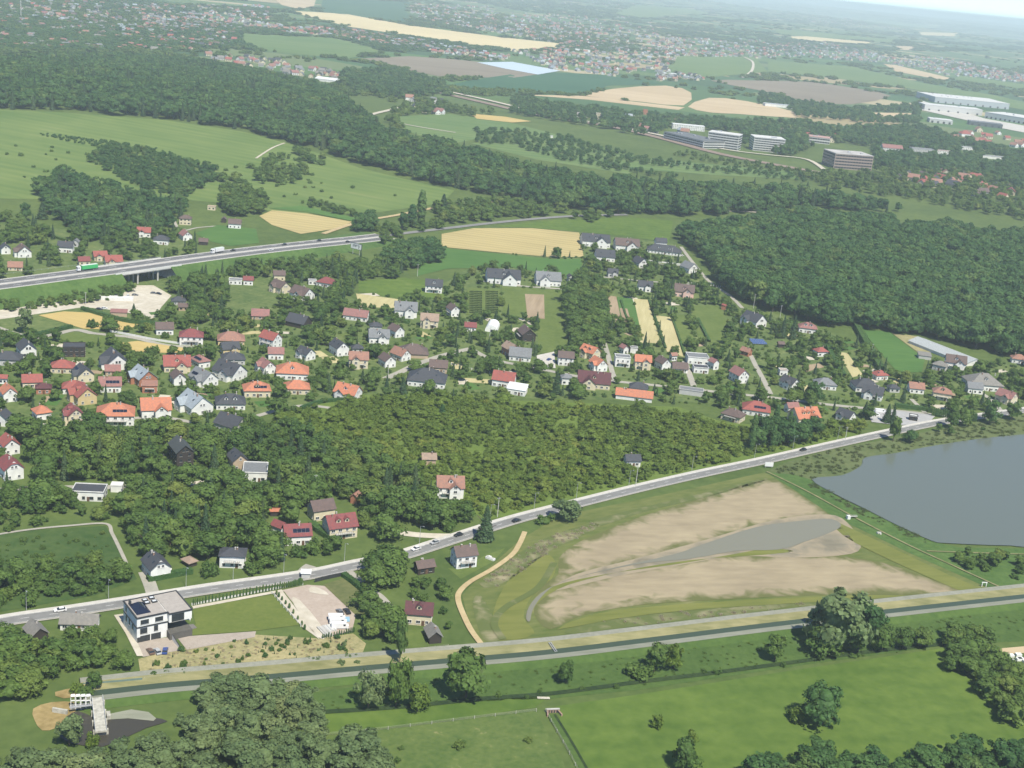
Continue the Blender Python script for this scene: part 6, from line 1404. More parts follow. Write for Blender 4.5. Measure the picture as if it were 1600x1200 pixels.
# ------------------------------------------------------------------ vegetation prototypes
def quads_mesh(name, C, N, S, m, cores=(), squash=None):
    """leaf clumps: small quads at C with normals N and sizes S, over a few solid inner lobes"""
    n = len(C); ref = np.where(np.abs(N[:, 2:3]) > .9, [[1., 0, 0]], [[0, 0, 1.]])
    u = np.cross(N, ref); u /= np.linalg.norm(u, axis=1)[:, None]; w = np.cross(N, u)
    a = RNG.uniform(0, 6.28, n)[:, None]; u, w = u * np.cos(a) + w * np.sin(a), w * np.cos(a) - u * np.sin(a)
    S = S[:, None]; e = RNG.uniform(.55, 1.0, (n, 1))
    V = np.stack([C - u * S - w * S * e * .5, C + u * S * .3 - w * S * e, C + u * S + w * S * e * .5, C - u * S * .3 + w * S * e], 1).reshape(-1, 3)
    F = np.arange(4 * n).reshape(n, 4).tolist(); V = V.tolist()
    import bmesh
    for (cx, cy, cz, rx, rz) in cores:
        bm = bmesh.new(); bmesh.ops.create_icosphere(bm, subdivisions=2, radius=1.0); b = len(V)
        for v in bm.verts:
            f = 1 + .12 * math.sin(7 * v.co.x + 5 * v.co.z) * math.cos(6 * v.co.y); V.append((cx + v.co.x * rx * f, cy + v.co.y * rx * f, cz + v.co.z * rz * f))
        bm.verts.index_update(); F += [[b + v.index for v in f.verts] for f in bm.faces]; bm.free()
    me = bpy.data.meshes.new(name); me.from_pydata(V, [], F); me.materials.append(m); return me
def crown_broad(seed, m, rad=.40, z0=.14, nl=18, nq=1700, leaf=.044):
    r = np.random.default_rng(seed); L = []; lean = r.uniform(-.10, .10, 2)
    while len(L) < nl:                     # many small boughs spread over an uneven outline
        z = r.uniform(z0 + .12, .93); a = r.uniform(0, 6.28); prof = rad * (1 - max(0, (z - .42) / .62) ** 2) ** .5 * min(1, .55 + z * 1.1); d = prof * r.uniform(.45, .98); q = r.uniform(.085, .17)
        if r.uniform() < .12: d *= 1.18; q *= .8
        L.append((d * math.cos(a) + lean[0] * z, d * math.sin(a) + lean[1] * z, z, q * r.uniform(.9, 1.3), q * r.uniform(.7, 1.05)))
    C = []; N = []
    while len(C) < nq:
        l = L[r.integers(len(L))]; d = r.normal(size=3); d /= np.linalg.norm(d)
        if d[2] < -.6: continue
        f = r.uniform(.78, 1.28); p = np.array([l[0] + d[0] * l[3] * f, l[1] + d[1] * l[3] * f, l[2] + d[2] * l[4] * f])
        if p[2] < z0 * .6: continue
        o = p - np.array([lean[0] * p[2], lean[1] * p[2], .5]); o /= np.linalg.norm(o) + 1e-6
        nn = d * .55 + o * .6 + r.normal(size=3) * .38 + np.array([0, 0, .2]); C.append(p); N.append(nn / np.linalg.norm(nn))
    cores = [(lean[0] * .5, lean[1] * .5, .50, rad * .60, .30), (lean[0] * .75, lean[1] * .75, .74, rad * .40, .15)] + [(a, b, c, d * .55, e * .55) for a, b, c, d, e in L]
    return quads_mesh('crown', np.array(C), np.array(N), r.uniform(leaf * .5, leaf * 1.3, nq), m, cores)
def crown_conifer(seed, m, rad=.19, nq=620):
    r = np.random.default_rng(seed); C = []; N = []; S = []
    for i in range(nq):
        z = .05 + .95 * r.uniform(0, 1) ** 1.35; tier = .72 + .28 * (1 - (z * 13 % 1)); R_ = rad * (1 - z) ** .85 * tier + .006; a = r.uniform(0, 6.28); q = R_ * r.uniform(.72, 1.05)
        C.append((q * math.cos(a), q * math.sin(a), z)); n = np.array([math.cos(a) * .75, math.sin(a) * .75, .75]) + r.normal(size=3) * .3; N.append(n / np.linalg.norm(n)); S.append(.016 + .022 * (1 - z))
    cores = [(0, 0, z, rad * .72 * (1 - z) ** .85 + .004, .11) for z in (.12, .27, .42, .57, .72, .86)]
    return quads_mesh('crown', np.array(C), np.array(N), np.array(S), m, cores)
def crown_column(seed, m, rad=.11, nq=620):
    r = np.random.default_rng(seed); C = []; N = []; S = []
    for i in range(nq):
        z = r.uniform(.05, 1.0); R_ = rad * math.sin(math.pi * min(max((z - .0) / 1.04, 0.02), .98)) ** .55 * (1 + .14 * math.sin(z * 31 + 3 * math.sin(seed))); a = r.uniform(0, 6.28)
        C.append((R_ * math.cos(a), R_ * math.sin(a), z)); n = np.array([math.cos(a), math.sin(a), .5]) + r.normal(size=3) * .35; N.append(n / np.linalg.norm(n)); S.append(r.uniform(.018, .034))
    cores = [(0, 0, z, rad * .85 * math.sin(math.pi * (z / 1.04)) ** .55, .13) for z in (.14, .3, .46, .62, .78, .9)]
    return quads_mesh('crown', np.array(C), np.array(N), np.array(S), m, cores)
def crown_shrub(seed, m, nq=520):
    r = np.random.default_rng(seed); L = [(.62 * math.sqrt(r.uniform()) * math.cos(a), .62 * math.sqrt(r.uniform()) * math.sin(a), r.uniform(.18, .66), r.uniform(.16, .30), r.uniform(.18, .34)) for a in r.uniform(0, 6.28, 11)]
    C = []; N = []
    while len(C) < nq:
        l = L[r.integers(len(L))]; d = r.normal(size=3); d /= np.linalg.norm(d); f = r.uniform(.75, 1.2); p = np.array([l[0] + d[0] * l[3] * f, l[1] + d[1] * l[3] * f, l[2] + d[2] * l[4] * f])
        if p[2] < .02: continue
        nn = d * .7 + r.normal(size=3) * .42 + np.array([0, 0, .35]); C.append(p); N.append(nn / np.linalg.norm(nn))
    return quads_mesh('crown', np.array(C), np.array(N), r.uniform(.05, .13, nq), m, [(a, b, c, d * .62, e * .62) for a, b, c, d, e in L] + [(0, 0, .25, .42, .3)])
PAL = dict(
    mid=((.066, .128, .028), (.118, .188, .040), (.192, .235, .052)),
    dark=((.043, .108, .032), (.086, .166, .044), (.155, .215, .056)),
    bright=((.100, .162, .026), (.158, .225, .036), (.225, .262, .050)),
    grey=((.104, .160, .062), (.148, .208, .082), (.192, .235, .092)))
CONM = leaf_mat('conifer needles', (.034, .072, .030), (.058, .102, .040), (.092, .130, .050), .2)
PROTO = {}; KIND = {}
for pn, cc in PAL.items():
    lm = leaf_mat('leaves ' + pn, *cc); ms = []
    base = PROTO.get('mid')
    if base is None:
        for i in range(6): ms.append(crown_broad(100 + i, lm, (.34, .44, .50, .30, .40, .38)[i], (.14, .12, .1, .2, .13, .16)[i], (16, 20, 24, 14, 18, 13)[i]))
        ms += [crown_conifer(200 + i, CONM, (.17, .21, .15)[i]) for i in range(3)]
        ms += [crown_shrub(300 + i, lm) for i in range(3)]
        ms += [crown_column(400 + i, lm, (.11, .14)[i]) for i in range(2)]
    else:
        for i, b in enumerate(base):
            c = b
            if not 6 <= i < 9: c = b.copy(); c.materials[0] = lm
            ms.append(c)
    PROTO[pn] = ms
KIND = dict(broadleaf=(0, 6), conifer=(6, 9), shrub=(9, 12), column=(12, 14))
PCOL = {}
for pn, ms in PROTO.items():
    c = bpy.data.collections.new('crown kit ' + pn); PCOL[pn] = c
    for i, me in enumerate(ms): o = bpy.data.objects.new(f'{i:02d} kit {pn}', me); c.objects.link(o)
def trunk_mesh():
    b = MB(); b.cyl((0, 0, -.02), (0, 0, .28), .028, .02, BARK, 7); b.cyl((0, 0, .28), (.02, .01, .75), .02, .006, BARK, 6)
    for a, z in ((.3, .24), (2.2, .3), (4.1, .36), (5.3, .44)): b.cyl((0, 0, z), (.2 * math.cos(a), .2 * math.sin(a), z + .2), .012, .005, BARK, 5)
    return b.mesh('trunk')
TRUNK = trunk_mesh()
def scatter_group():
    ng = bpy.data.node_groups.new('scatter', 'GeometryNodeTree'); I = ng.interface
    I.new_socket('Geometry', in_out='INPUT', socket_type='NodeSocketGeometry'); I.new_socket('Kit', in_out='INPUT', socket_type='NodeSocketCollection'); I.new_socket('Geometry', in_out='OUTPUT', socket_type='NodeSocketGeometry')
    n = ng.nodes; l = ng.links; gi = n.new('NodeGroupInput'); go = n.new('NodeGroupOutput'); ci = n.new('GeometryNodeCollectionInfo'); ci.inputs['Separate Children'].default_value = True; ci.inputs['Reset Children'].default_value = True
    ip = n.new('GeometryNodeInstanceOnPoints'); ip.inputs['Pick Instance'].default_value = True
    def at(nm, t):
        q = n.new('GeometryNodeInputNamedAttribute'); q.data_type = t; q.inputs['Name'].default_value = nm; return q.outputs['Attribute']
    l.new(gi.outputs[0], ip.inputs['Points']); l.new(gi.outputs[1], ci.inputs['Collection']); l.new(ci.outputs[0], ip.inputs['Instance']); l.new(at('pick', 'INT'), ip.inputs['Instance Index'])
    cx = n.new('ShaderNodeCombineXYZ'); l.new(at('spin', 'FLOAT'), cx.inputs[2]); l.new(cx.outputs[0], ip.inputs['Rotation']); l.new(at('size', 'FLOAT_VECTOR'), ip.inputs['Scale']); l.new(ip.outputs[0], go.inputs[0]); return ng
SCATTER = scatter_group()
def stuff(name, label, cat, pos, size, pick, kit):
    me = bpy.data.meshes.new(name); n = len(pos); me.vertices.add(n); me.vertices.foreach_set('co', np.asarray(pos, np.float32).ravel())
    a = me.attributes.new('pick', 'INT', 'POINT'); a.data.foreach_set('value', np.asarray(pick, np.int32))
    a = me.attributes.new('spin', 'FLOAT', 'POINT'); a.data.foreach_set('value', RNG.uniform(0, 6.28, n).astype(np.float32))
    a = me.attributes.new('size', 'FLOAT_VECTOR', 'POINT'); a.data.foreach_set('vector', np.asarray(size, np.float32).ravel())
    o = link(name, me); md = o.modifiers.new('scatter', 'NODES'); md.node_group = SCATTER; md['Socket_1'] = kit
    tag(o, label, cat, kind='stuff'); return o

# ------------------------------------------------------------------ where the trees stand
RA = np.array(RECTS)
RD_P = np.concatenate([np.array(r[0]) for r in ROADS]); RD_W = np.concatenate([np.full(len(r[0]), r[1]) for r in ROADS])
# densify road points
_p = []; _w = []
for xy, w in ROADS:
    for a, b in zip(xy[:-1], xy[1:]):
        n = max(1, int(np.hypot(*(b - a)) / 6)); t = np.linspace(0, 1, n, endpoint=False)[:, None]; _p.append(a + (b - a) * t); _w.append(np.full(n, w))
RD_P = np.concatenate(_p); RD_W = np.concatenate(_w); FT = np.array(FOOT)
def keep_off(x, y, H_, W_, fields=True, rects=True, roads=True):
    ok = np.ones(len(x), bool)
    z = hterr(x, y)
    if fields:
        bx, by, _ = proj(x, y, z)
        for f in FIELDS: ok &= ~inpoly(bx, by, f)
    for i in range(0, len(x), 2000):
        s_ = slice(i, i + 2000); d = np.hypot(x[s_, None] - FT[None, :, 0], y[s_, None] - FT[None, :, 1]); ok[s_] &= (d > FT[None, :, 2] * .86 + W_[s_, None] * .32).all(1)
        if roads:
            d = np.hypot(x[s_, None] - RD_P[None, :, 0], y[s_, None] - RD_P[None, :, 1]); ok[s_] &= (d > RD_W[None] + 0.5 + W_[s_, None] * .3).all(1)
        if rects:
            X, Yt, k = proj(x[s_], y[s_], z[s_] + H_[s_]); _, Yb, _ = proj(x[s_], y[s_], z[s_] + H_[s_] * .1); r = k * W_[s_] * .4; D = np.hypot(x[s_], y[s_])
            ox = np.minimum(X[:, None] + r[:, None], RA[None, :, 1]) - np.maximum(X[:, None] - r[:, None], RA[None, :, 0]); oy = np.minimum(Yb[:, None], RA[None, :, 3]) - np.maximum(Yt[:, None], RA[None, :, 2])
            fr = np.clip(ox, 0, None) * np.clip(oy, 0, None) / ((RA[None, :, 1] - RA[None, :, 0]) * (RA[None, :, 3] - RA[None, :, 2]))
            ok[s_] &= ~((fr > .12) & (D[:, None] < RA[None, :, 4])).any(1)
    return ok
def vnoise(x, y, s, seed=0):
    return (np.sin(x / s + seed) * np.cos(y / s * 1.13 + seed * 2.1) + .6 * np.sin(x / s * 2.3 + y / s * 1.7 + seed) + .4 * np.sin(y / s * 3.9 - x / s * 2.6 + seed * .7)) / 2
TREES = []        # area rows
def area(key, label, poly, sp, mix, h, pal, wf=(.8, 1.1), dens=1.0, clump=0, strict=False, thr=-.15, **kw):
    zc = .55 * (h[0] + h[1]) / 2; q = np.array(poly, float); gx, gy = G(q[:, 0], q[:, 1], zc)
    X, Y = np.meshgrid(np.arange(gx.min(), gx.max(), sp), np.arange(gy.min(), gy.max(), sp)); X = X.ravel() + RNG.uniform(-.48, .48, X.size) * sp; Y = Y.ravel() + RNG.uniform(-.48, .48, Y.size) * sp
    k = inpoly(X, Y, list(zip(gx, gy)))
    if dens < 1: k &= RNG.uniform(size=X.size) < dens
    if clump: k &= vnoise(X, Y, clump, len(TREES)) > thr
    X, Y = X[k], Y[k]; n = len(X)
    if not n: return
    kinds = list(mix); kd = RNG.choice(len(kinds), n, p=np.array(list(mix.values())) / sum(mix.values()))
    Hh = RNG.uniform(h[0], h[1], n) * (1 + .14 * vnoise(X, Y, 45, 3)); Ww = Hh * RNG.uniform(wf[0], wf[1], n)
    isS = np.array([kinds[i] == 'shrub' for i in kd]); Hh = np.where(isS, Hh * .62, Hh); Ww = np.where(isS, Hh * RNG.uniform(.95, 1.4, n), Ww)
    ok = keep_off(X, Y, Hh, Ww, **kw)
    if strict:
        z = hterr(X, Y); a_, b_, _ = proj(X, Y, z + Hh * .92); c_, d_, _ = proj(X, Y, z + Hh * .12); ok &= inpoly(a_, b_, poly) & inpoly(c_, d_, poly)
    if 'thicket' in key: print(key, n, int(ok.sum()))
    TREES.append(dict(key=key, label=label, x=X[ok], y=Y[ok], h=Hh[ok], w=Ww[ok], k=[kinds[i] for i in kd[ok]], pal=pal))
B, BC, BS, SH = dict(broadleaf=1), dict(broadleaf=.75, conifer=.25), dict(broadleaf=.6, shrub=.4), dict(shrub=1)
area('dark wood right of the village', 'broadleaf tree in the dense dark wood right of the village', [(1052, 356), (1075, 342), (1130, 342), (1190, 328), (1260, 320), (1310, 330), (1390, 332), (1402, 348), (1460, 343), (1500, 341), (1520, 354), (1640, 356), (1640, 578), (1560, 553), (1500, 541), (1440, 526), (1345, 510), (1290, 507), (1240, 492), (1195, 480), (1165, 466), (1140, 448), (1110, 413), (1085, 386), (1062, 376)], 8.0, B, (11, 21), 'dark', (.72, 1.05), fields=False, roads=False, strict=True)
area('great forest on the hill', 'tree of the great forest behind the hill meadow', [(-60, 86), (150, 80), (300, 87), (430, 110), (520, 134), (565, 167), (605, 197), (700, 214), (750, 230), (830, 252), (900, 265), (1050, 279), (1250, 287), (1310, 298), (1420, 318), (1480, 326), (1380, 331), (1250, 322), (1130, 334), (1000, 336), (960, 333), (880, 324), (800, 310), (710, 292), (640, 275), (560, 254), (470, 224), (380, 201), (250, 183), (130, 172), (-60, 166)], 12, dict(broadleaf=.8, conifer=.2), (11, 22), 'dark', (.8, 1.1), fields=False, roads=False, strict=True)
area('belts by the railway', 'tree in the belts between railway and long meadows', [(735, 200), (800, 200), (900, 217), (1000, 242), (1090, 258), (1230, 268), (1290, 276), (1280, 284), (1100, 264), (1000, 254), (960, 252), (900, 242), (800, 222), (745, 222)], 13, B, (5, 8.5), 'dark', fields=False)
area('belts by the railway', 'tree in the belts between railway and long meadows', [(800, 222), (850, 232), (960, 256), (1060, 272), (1060, 276), (950, 262), (850, 240)], 12, B, (5, 8.5), 'dark', fields=False)
area('trees round the offices', 'tree in the belt round the office blocks', [(800, 152), (900, 165), (1030, 178), (1150, 187), (1250, 187), (1300, 197), (1440, 197), (1520, 217), (1640, 247), (1640, 300), (1500, 270), (1370, 258), (1365, 225), (1290, 215), (1240, 240), (1165, 225), (1160, 200), (1040, 195), (1030, 212), (960, 198), (850, 180), (800, 172)], 16, B, (10, 16), 'dark')
area('trees round the offices', 'tree in the belt round the office blocks', [(640, 150), (720, 165), (800, 178), (800, 186), (720, 182), (650, 185), (625, 200), (600, 190)], 15, B, (9, 14), 'mid', dens=.7)
area('trees right of the offices', 'tree among the houses below the brown offices', [(1250, 270), (1300, 268), (1370, 262), (1640, 275), (1640, 345), (1480, 318), (1420, 305), (1300, 292)], 14, B, (7, 12), 'mid', dens=.8)
area('depot wood', 'tree in the wood between brown field and offices', [(1190, 142), (1250, 158), (1330, 168), (1440, 162), (1440, 190), (1360, 188), (1250, 178), (1180, 165)], 16, B, (10, 15), 'dark')
area('far wood below the blond field', 'tree in the distant wood by the ploughed field', [(540, 108), (620, 108), (700, 128), (690, 140), (640, 148), (560, 140), (530, 128)], 16, B, (12, 18), 'dark', fields=False)
area('hill copse', 'low tree in the square copse on the hill meadow', [(136, 247), (158, 228), (200, 226), (245, 234), (340, 258), (340, 275), (290, 302), (232, 296), (180, 268)], 7, BS, (5, 9), 'dark', fields=False)
area('hill trees', 'tree of the groups scattered on the hill meadow', [(345, 268), (392, 252), (430, 242), (470, 232), (510, 244), (498, 262), (470, 272), (440, 298), (400, 300), (345, 292)], 10, BS, (6, 11), 'mid', dens=.75, clump=40, fields=False)
area('trees above the motorway', 'tree of the broad group above the motorway bridge', [(50, 285), (95, 268), (150, 288), (235, 300), (292, 312), (276, 345), (250, 366), (130, 366), (85, 335)], 9, BC, (9, 15), 'dark', fields=False)
area('hill trees', 'tree of the groups scattered on the hill meadow', [(345, 297), (380, 290), (415, 300), (412, 325), (375, 332), (345, 318)], 8, B, (8, 12), 'mid', fields=False)
area('hill hedge', 'bush in the thin hedge across the hill meadow', [(60, 204), (130, 213), (200, 222), (255, 231), (240, 236), (150, 226), (70, 211)], 6, SH, (3, 6), 'dark', fields=False)
area('rough meadow scrub', 'low bush in the dark rough meadow at the left', [(-20, 842), (60, 834), (160, 828), (196, 884), (150, 900), (-20, 880)], 4.2, SH, (1.2, 3.8), 'mid', dens=.8, clump=18, fields=False)
area('office front trees', 'low tree between railway and office blocks', [(1060, 234), (1160, 250), (1280, 263), (1292, 274), (1160, 260), (1050, 240)], 12, BS, (4, 8), 'mid', dens=.9, fields=False)
area('slope edge scrub', 'bush at the edge of the straw slope', [(480, 1004), (560, 994), (566, 1030), (520, 1040), (470, 1020)], 5, SH, (2, 4), 'grey', dens=.6, fields=False, roads=False)
area('hill trees', 'tree of the groups scattered on the hill meadow', [(470, 310), (520, 315), (562, 327), (552, 334), (480, 322)], 8, BS, (4, 7), 'mid', fields=False)
area('trees by the billboard', 'tall tree beside the motorway behind the billboard', [(556, 335), (580, 328), (586, 352), (582, 372), (560, 372)], 8, B, (10, 14), 'dark', fields=False)
area('trees along the wooded road', 'tree along the wooded road past the square corn field', [(675, 318), (700, 314), (780, 308), (850, 322), (960, 332), (930, 341), (880, 334), (800, 340), (720, 346), (690, 340)], 9, B, (7, 12), 'mid', dens=.7, fields=False)
area('motorway end trees', 'tree hiding the motorway beyond the billboard', [(586, 354), (626, 346), (690, 343), (692, 352), (632, 366), (590, 382)], 8, B, (5, 9), 'mid', dens=.6, fields=False, roads=False)
area('copse by the corn field', 'tree in the copse left of the square corn field', [(600, 392), (640, 374), (685, 378), (690, 400), (645, 412), (600, 408)], 7.5, B, (8, 12), 'dark', fields=False)
area('belt below the motorway', 'tree in the belt below the motorway', [(262, 450), (300, 430), (400, 412), (480, 400), (560, 406), (620, 402), (640, 415), (600, 432), (560, 440), (550, 455), (540, 480), (480, 480), (440, 470), (420, 425), (390, 430), (350, 450), (345, 490), (300, 502), (262, 480)], 8, BC, (6, 11), 'mid')
area('embankment scrub', 'bush on the motorway embankment', [(-20, 456), (150, 438), (194, 442), (190, 462), (100, 474), (-20, 484)], 5, BS, (3, 6), 'mid', fields=False, roads=False)
area('trees in the upper left gardens', 'tree between the houses above the motorway', [(-20, 330), (60, 335), (75, 365), (260, 352), (335, 372), (310, 392), (220, 405), (190, 398), (120, 408), (60, 420), (-20, 430)], 11, BC, (6, 11), 'mid', dens=.8)
VIL = [(-20, 500), (60, 520), (120, 512), (330, 470), (345, 490), (440, 475), (540, 480), (560, 470), (620, 430), (700, 440), (760, 405), (905, 368), (1050, 385), (1110, 445), (1160, 480), (1240, 500), (1300, 515), (1350, 540), (1420, 590), (1500, 540), (1640, 580), (1640, 640), (1480, 640), (1300, 650), (1120, 630), (960, 620), (560, 612), (400, 650), (200, 660), (-20, 670)]
area('village garden trees', 'garden tree between the village houses', VIL, 8.0, dict(broadleaf=.58, conifer=.2, shrub=.22), (4, 10), 'mid', dens=.62)
area('village shrubs', 'garden shrub between the village houses', VIL, 5.6, SH, (2.0, 4.0), 'mid', dens=.6)
area('tall trees by the orchard', 'tall tree beside the orchard strips', [(886, 455), (905, 430), (945, 435), (950, 490), (940, 520), (900, 540), (886, 500)], 8, B, (9, 14), 'mid', fields=False, roads=False)
area('bright scrub', 'bush of the bright green scrub above the main road', [(430, 655), (480, 632), (560, 618), (660, 612), (800, 626), (960, 632), (1060, 636), (1130, 660), (1230, 668), (1300, 658), (1345, 660), (1340, 682), (1290, 697), (1200, 718), (1100, 737), (1000, 760), (900, 785), (850, 797), (760, 802), (700, 772), (640, 742), (560, 692), (480, 682)], 3.9, dict(shrub=.76, broadleaf=.24), (2.0, 6.6), 'bright', (1.0, 1.5), clump=16, thr=-.72)
area('poplar wood', 'tree of the dark wood at the right end of the scrub', [(1190, 650), (1300, 658), (1312, 686), (1210, 708), (1150, 690)], 8, dict(broadleaf=.6, column=.4), (10, 15), 'dark')
area('left wood', 'tree of the wood round the black and white houses', [(30, 660), (100, 668), (260, 660), (400, 655), (480, 668), (560, 692), (640, 742), (720, 790), (742, 805), (690, 822), (620, 845), (590, 822), (560, 850), (540, 875), (480, 880), (400, 892), (300, 900), (262, 870), (225, 855), (200, 820), (180, 800), (110, 790), (30, 780), (-20, 755), (-20, 700)], 7.0, dict(broadleaf=.80, conifer=.12, shrub=.08), (6, 14), 'mid', (.75, 1.1))
area('lane hedge', 'tree beside the lane of the rough meadow', [(-20, 772), (100, 787), (190, 802), (200, 822), (165, 814), (60, 820), (-20, 832)], 7, BS, (4, 7), 'mid')
area('roadside thicket', 'tree of the thicket left of the villa across the road', [(-20, 872), (60, 888), (130, 870), (205, 885), (224, 915), (190, 934), (100, 950), (-20, 968)], 6, BS, (5, 10), 'mid', fields=False)
area('lower left thicket', 'tree of the thicket between villa and weir', [(-20, 990), (90, 985), (165, 975), (186, 985), (214, 1045), (150, 1062), (80, 1075), (-20, 1100)], 6.5, B, (6, 10), 'mid', (.85, 1.15), fields=False)
area('near left grove', 'grey green tree in the grove at the lower left edge', [(205, 1166), (250, 1140), (300, 1105), (335, 1068), (400, 1058), (480, 1066), (508, 1110), (502, 1150), (590, 1158), (620, 1200), (610, 1290), (-60, 1290), (-60, 1165), (60, 1185), (180, 1178)], 5.6, dict(broadleaf=.8, shrub=.2), (5, 10.5), 'grey', (.85, 1.2), fields=False, roads=False)
area('canal side trees', 'tree between parking yard and maroon roofed house', [(575, 925), (618, 925), (625, 985), (612, 1030), (565, 1025), (562, 970)], 6.5, B, (7, 12), 'mid', fields=False)
area('roadside trees', 'tree on the near side of the main road by the farm', [(562, 876), (606, 858), (624, 880), (620, 905), (575, 905)], 7, B, (8, 12), 'mid', fields=False, roads=False)
area('farm garden shrubs', 'garden bush between main road and maroon roofed house', [(625, 905), (690, 905), (712, 920), (705, 1000), (695, 960), (690, 935), (625, 930)], 6, BS, (3, 6), 'mid')
area('right hedge', 'tree in the hedge at the right edge of the meadow', [(1475, 985), (1530, 978), (1556, 1000), (1562, 1022), (1600, 1042), (1640, 1090), (1640, 1140), (1590, 1125), (1540, 1078), (1500, 1048), (1478, 1018)], 6.5, B, (6, 9), 'mid', (.9, 1.2), fields=False)
area('near right grove', 'dark tree at the lower right edge of the view', [(1185, 1198), (1230, 1165), (1290, 1165), (1310, 1188), (1360, 1172), (1450, 1172), (1500, 1164), (1560, 1158), (1660, 1172), (1660, 1280), (1150, 1280)], 6.5, B, (6, 10), 'dark', (.9, 1.2), fields=False)
area('lake corner bushes', 'round bush at the lower corner of the lake', [(1488, 850), (1560, 850), (1574, 868), (1556, 886), (1500, 880)], 6, BS, (4, 7), 'mid', fields=False)
area('ditch bushes', 'low bush along the drainage ditch', [(440, 1118), (700, 1092), (1000, 1058), (1250, 1024), (1470, 998), (1470, 1006), (1250, 1034), (1000, 1068), (700, 1102), (440, 1126)], 5, SH, (1.5, 3.6), 'mid', dens=.4, clump=25, fields=False, roads=False)
area('lake reed bushes', 'bush between main road and lake reeds', [(1300, 700), (1400, 682), (1500, 660), (1640, 640), (1640, 650), (1500, 672), (1400, 692)], 8, BS, (3, 6), 'mid', dens=.22, fields=False)
area('right bank bushes', 'bush on the green bank at the right edge', [(1560, 860), (1640, 866), (1640, 915), (1590, 905)], 7, BS, (3, 6), 'mid', dens=.7, fields=False)
area('hill specks', 'small bush dotted over the hill meadow', [(0, 200), (150, 240), (60, 300), (420, 250), (560, 290), (640, 300), (480, 320), (200, 300), (0, 290)], 20, SH, (3, 6.5), 'mid', dens=.45, fields=False)
area('meadow specks', 'small bush in the front meadow', [(900, 1120), (1100, 1100), (1130, 1160), (1080, 1200), (920, 1195)], 16, SH, (1.2, 2.6), 'bright', dens=.35, fields=False)
area('rough corner bushes', 'bush in the rough corner by the culvert', [(520, 1165), (700, 1140), (850, 1140), (870, 1200), (560, 1215)], 10, SH, (1.8, 4.5), 'mid', dens=.4, fields=False)

def single(kind, bx, by, hpx, wpx, pal, label, name=None, group=None, v=None):
    p = P(bx, by); _, _, k = proj(p.x, p.y, p.z); k = float(k); dep = math.atan2(CAM_H, math.hypot(p.x, p.y)); Hh = hpx / (k * math.cos(dep)); Ww = wpx / k
    plant(kind, p, Hh, Ww, pal, label, name, group, v)
NOMINAL = dict(broadleaf=.86, conifer=.37, shrub=1.3, column=.25)
NAMES = dict(broadleaf=('broadleaf_tree', 'tree'), conifer=('conifer_tree', 'conifer'), shrub=('shrub', 'shrub'), column=('poplar_tree', 'poplar'))
def plant(kind, p, Hh, Ww, pal, label, name=None, group=None, v=None, trunk=True):
    a, b = KIND[kind]; me = PROTO[pal][v if v is not None else random.randrange(a, b)]; nm, cat = NAMES[kind]
    if kind == 'shrub':
        o = link(name or nm, me, None, p, random.uniform(0, 6.28))
        o.scale = (Ww / NOMINAL[kind], Ww / NOMINAL[kind], Hh); tag(o, label, (name or nm).replace('_', ' ') if name else cat, group); return o
    r = empty(name or nm, p, random.uniform(0, 6.28)); r.scale = (Ww / NOMINAL[kind], Ww / NOMINAL[kind], Hh); tag(r, label, name.replace('_', ' ') if name else cat, group)
    link('crown', me, r)
    if trunk: link('trunk', TRUNK, r)
    return r
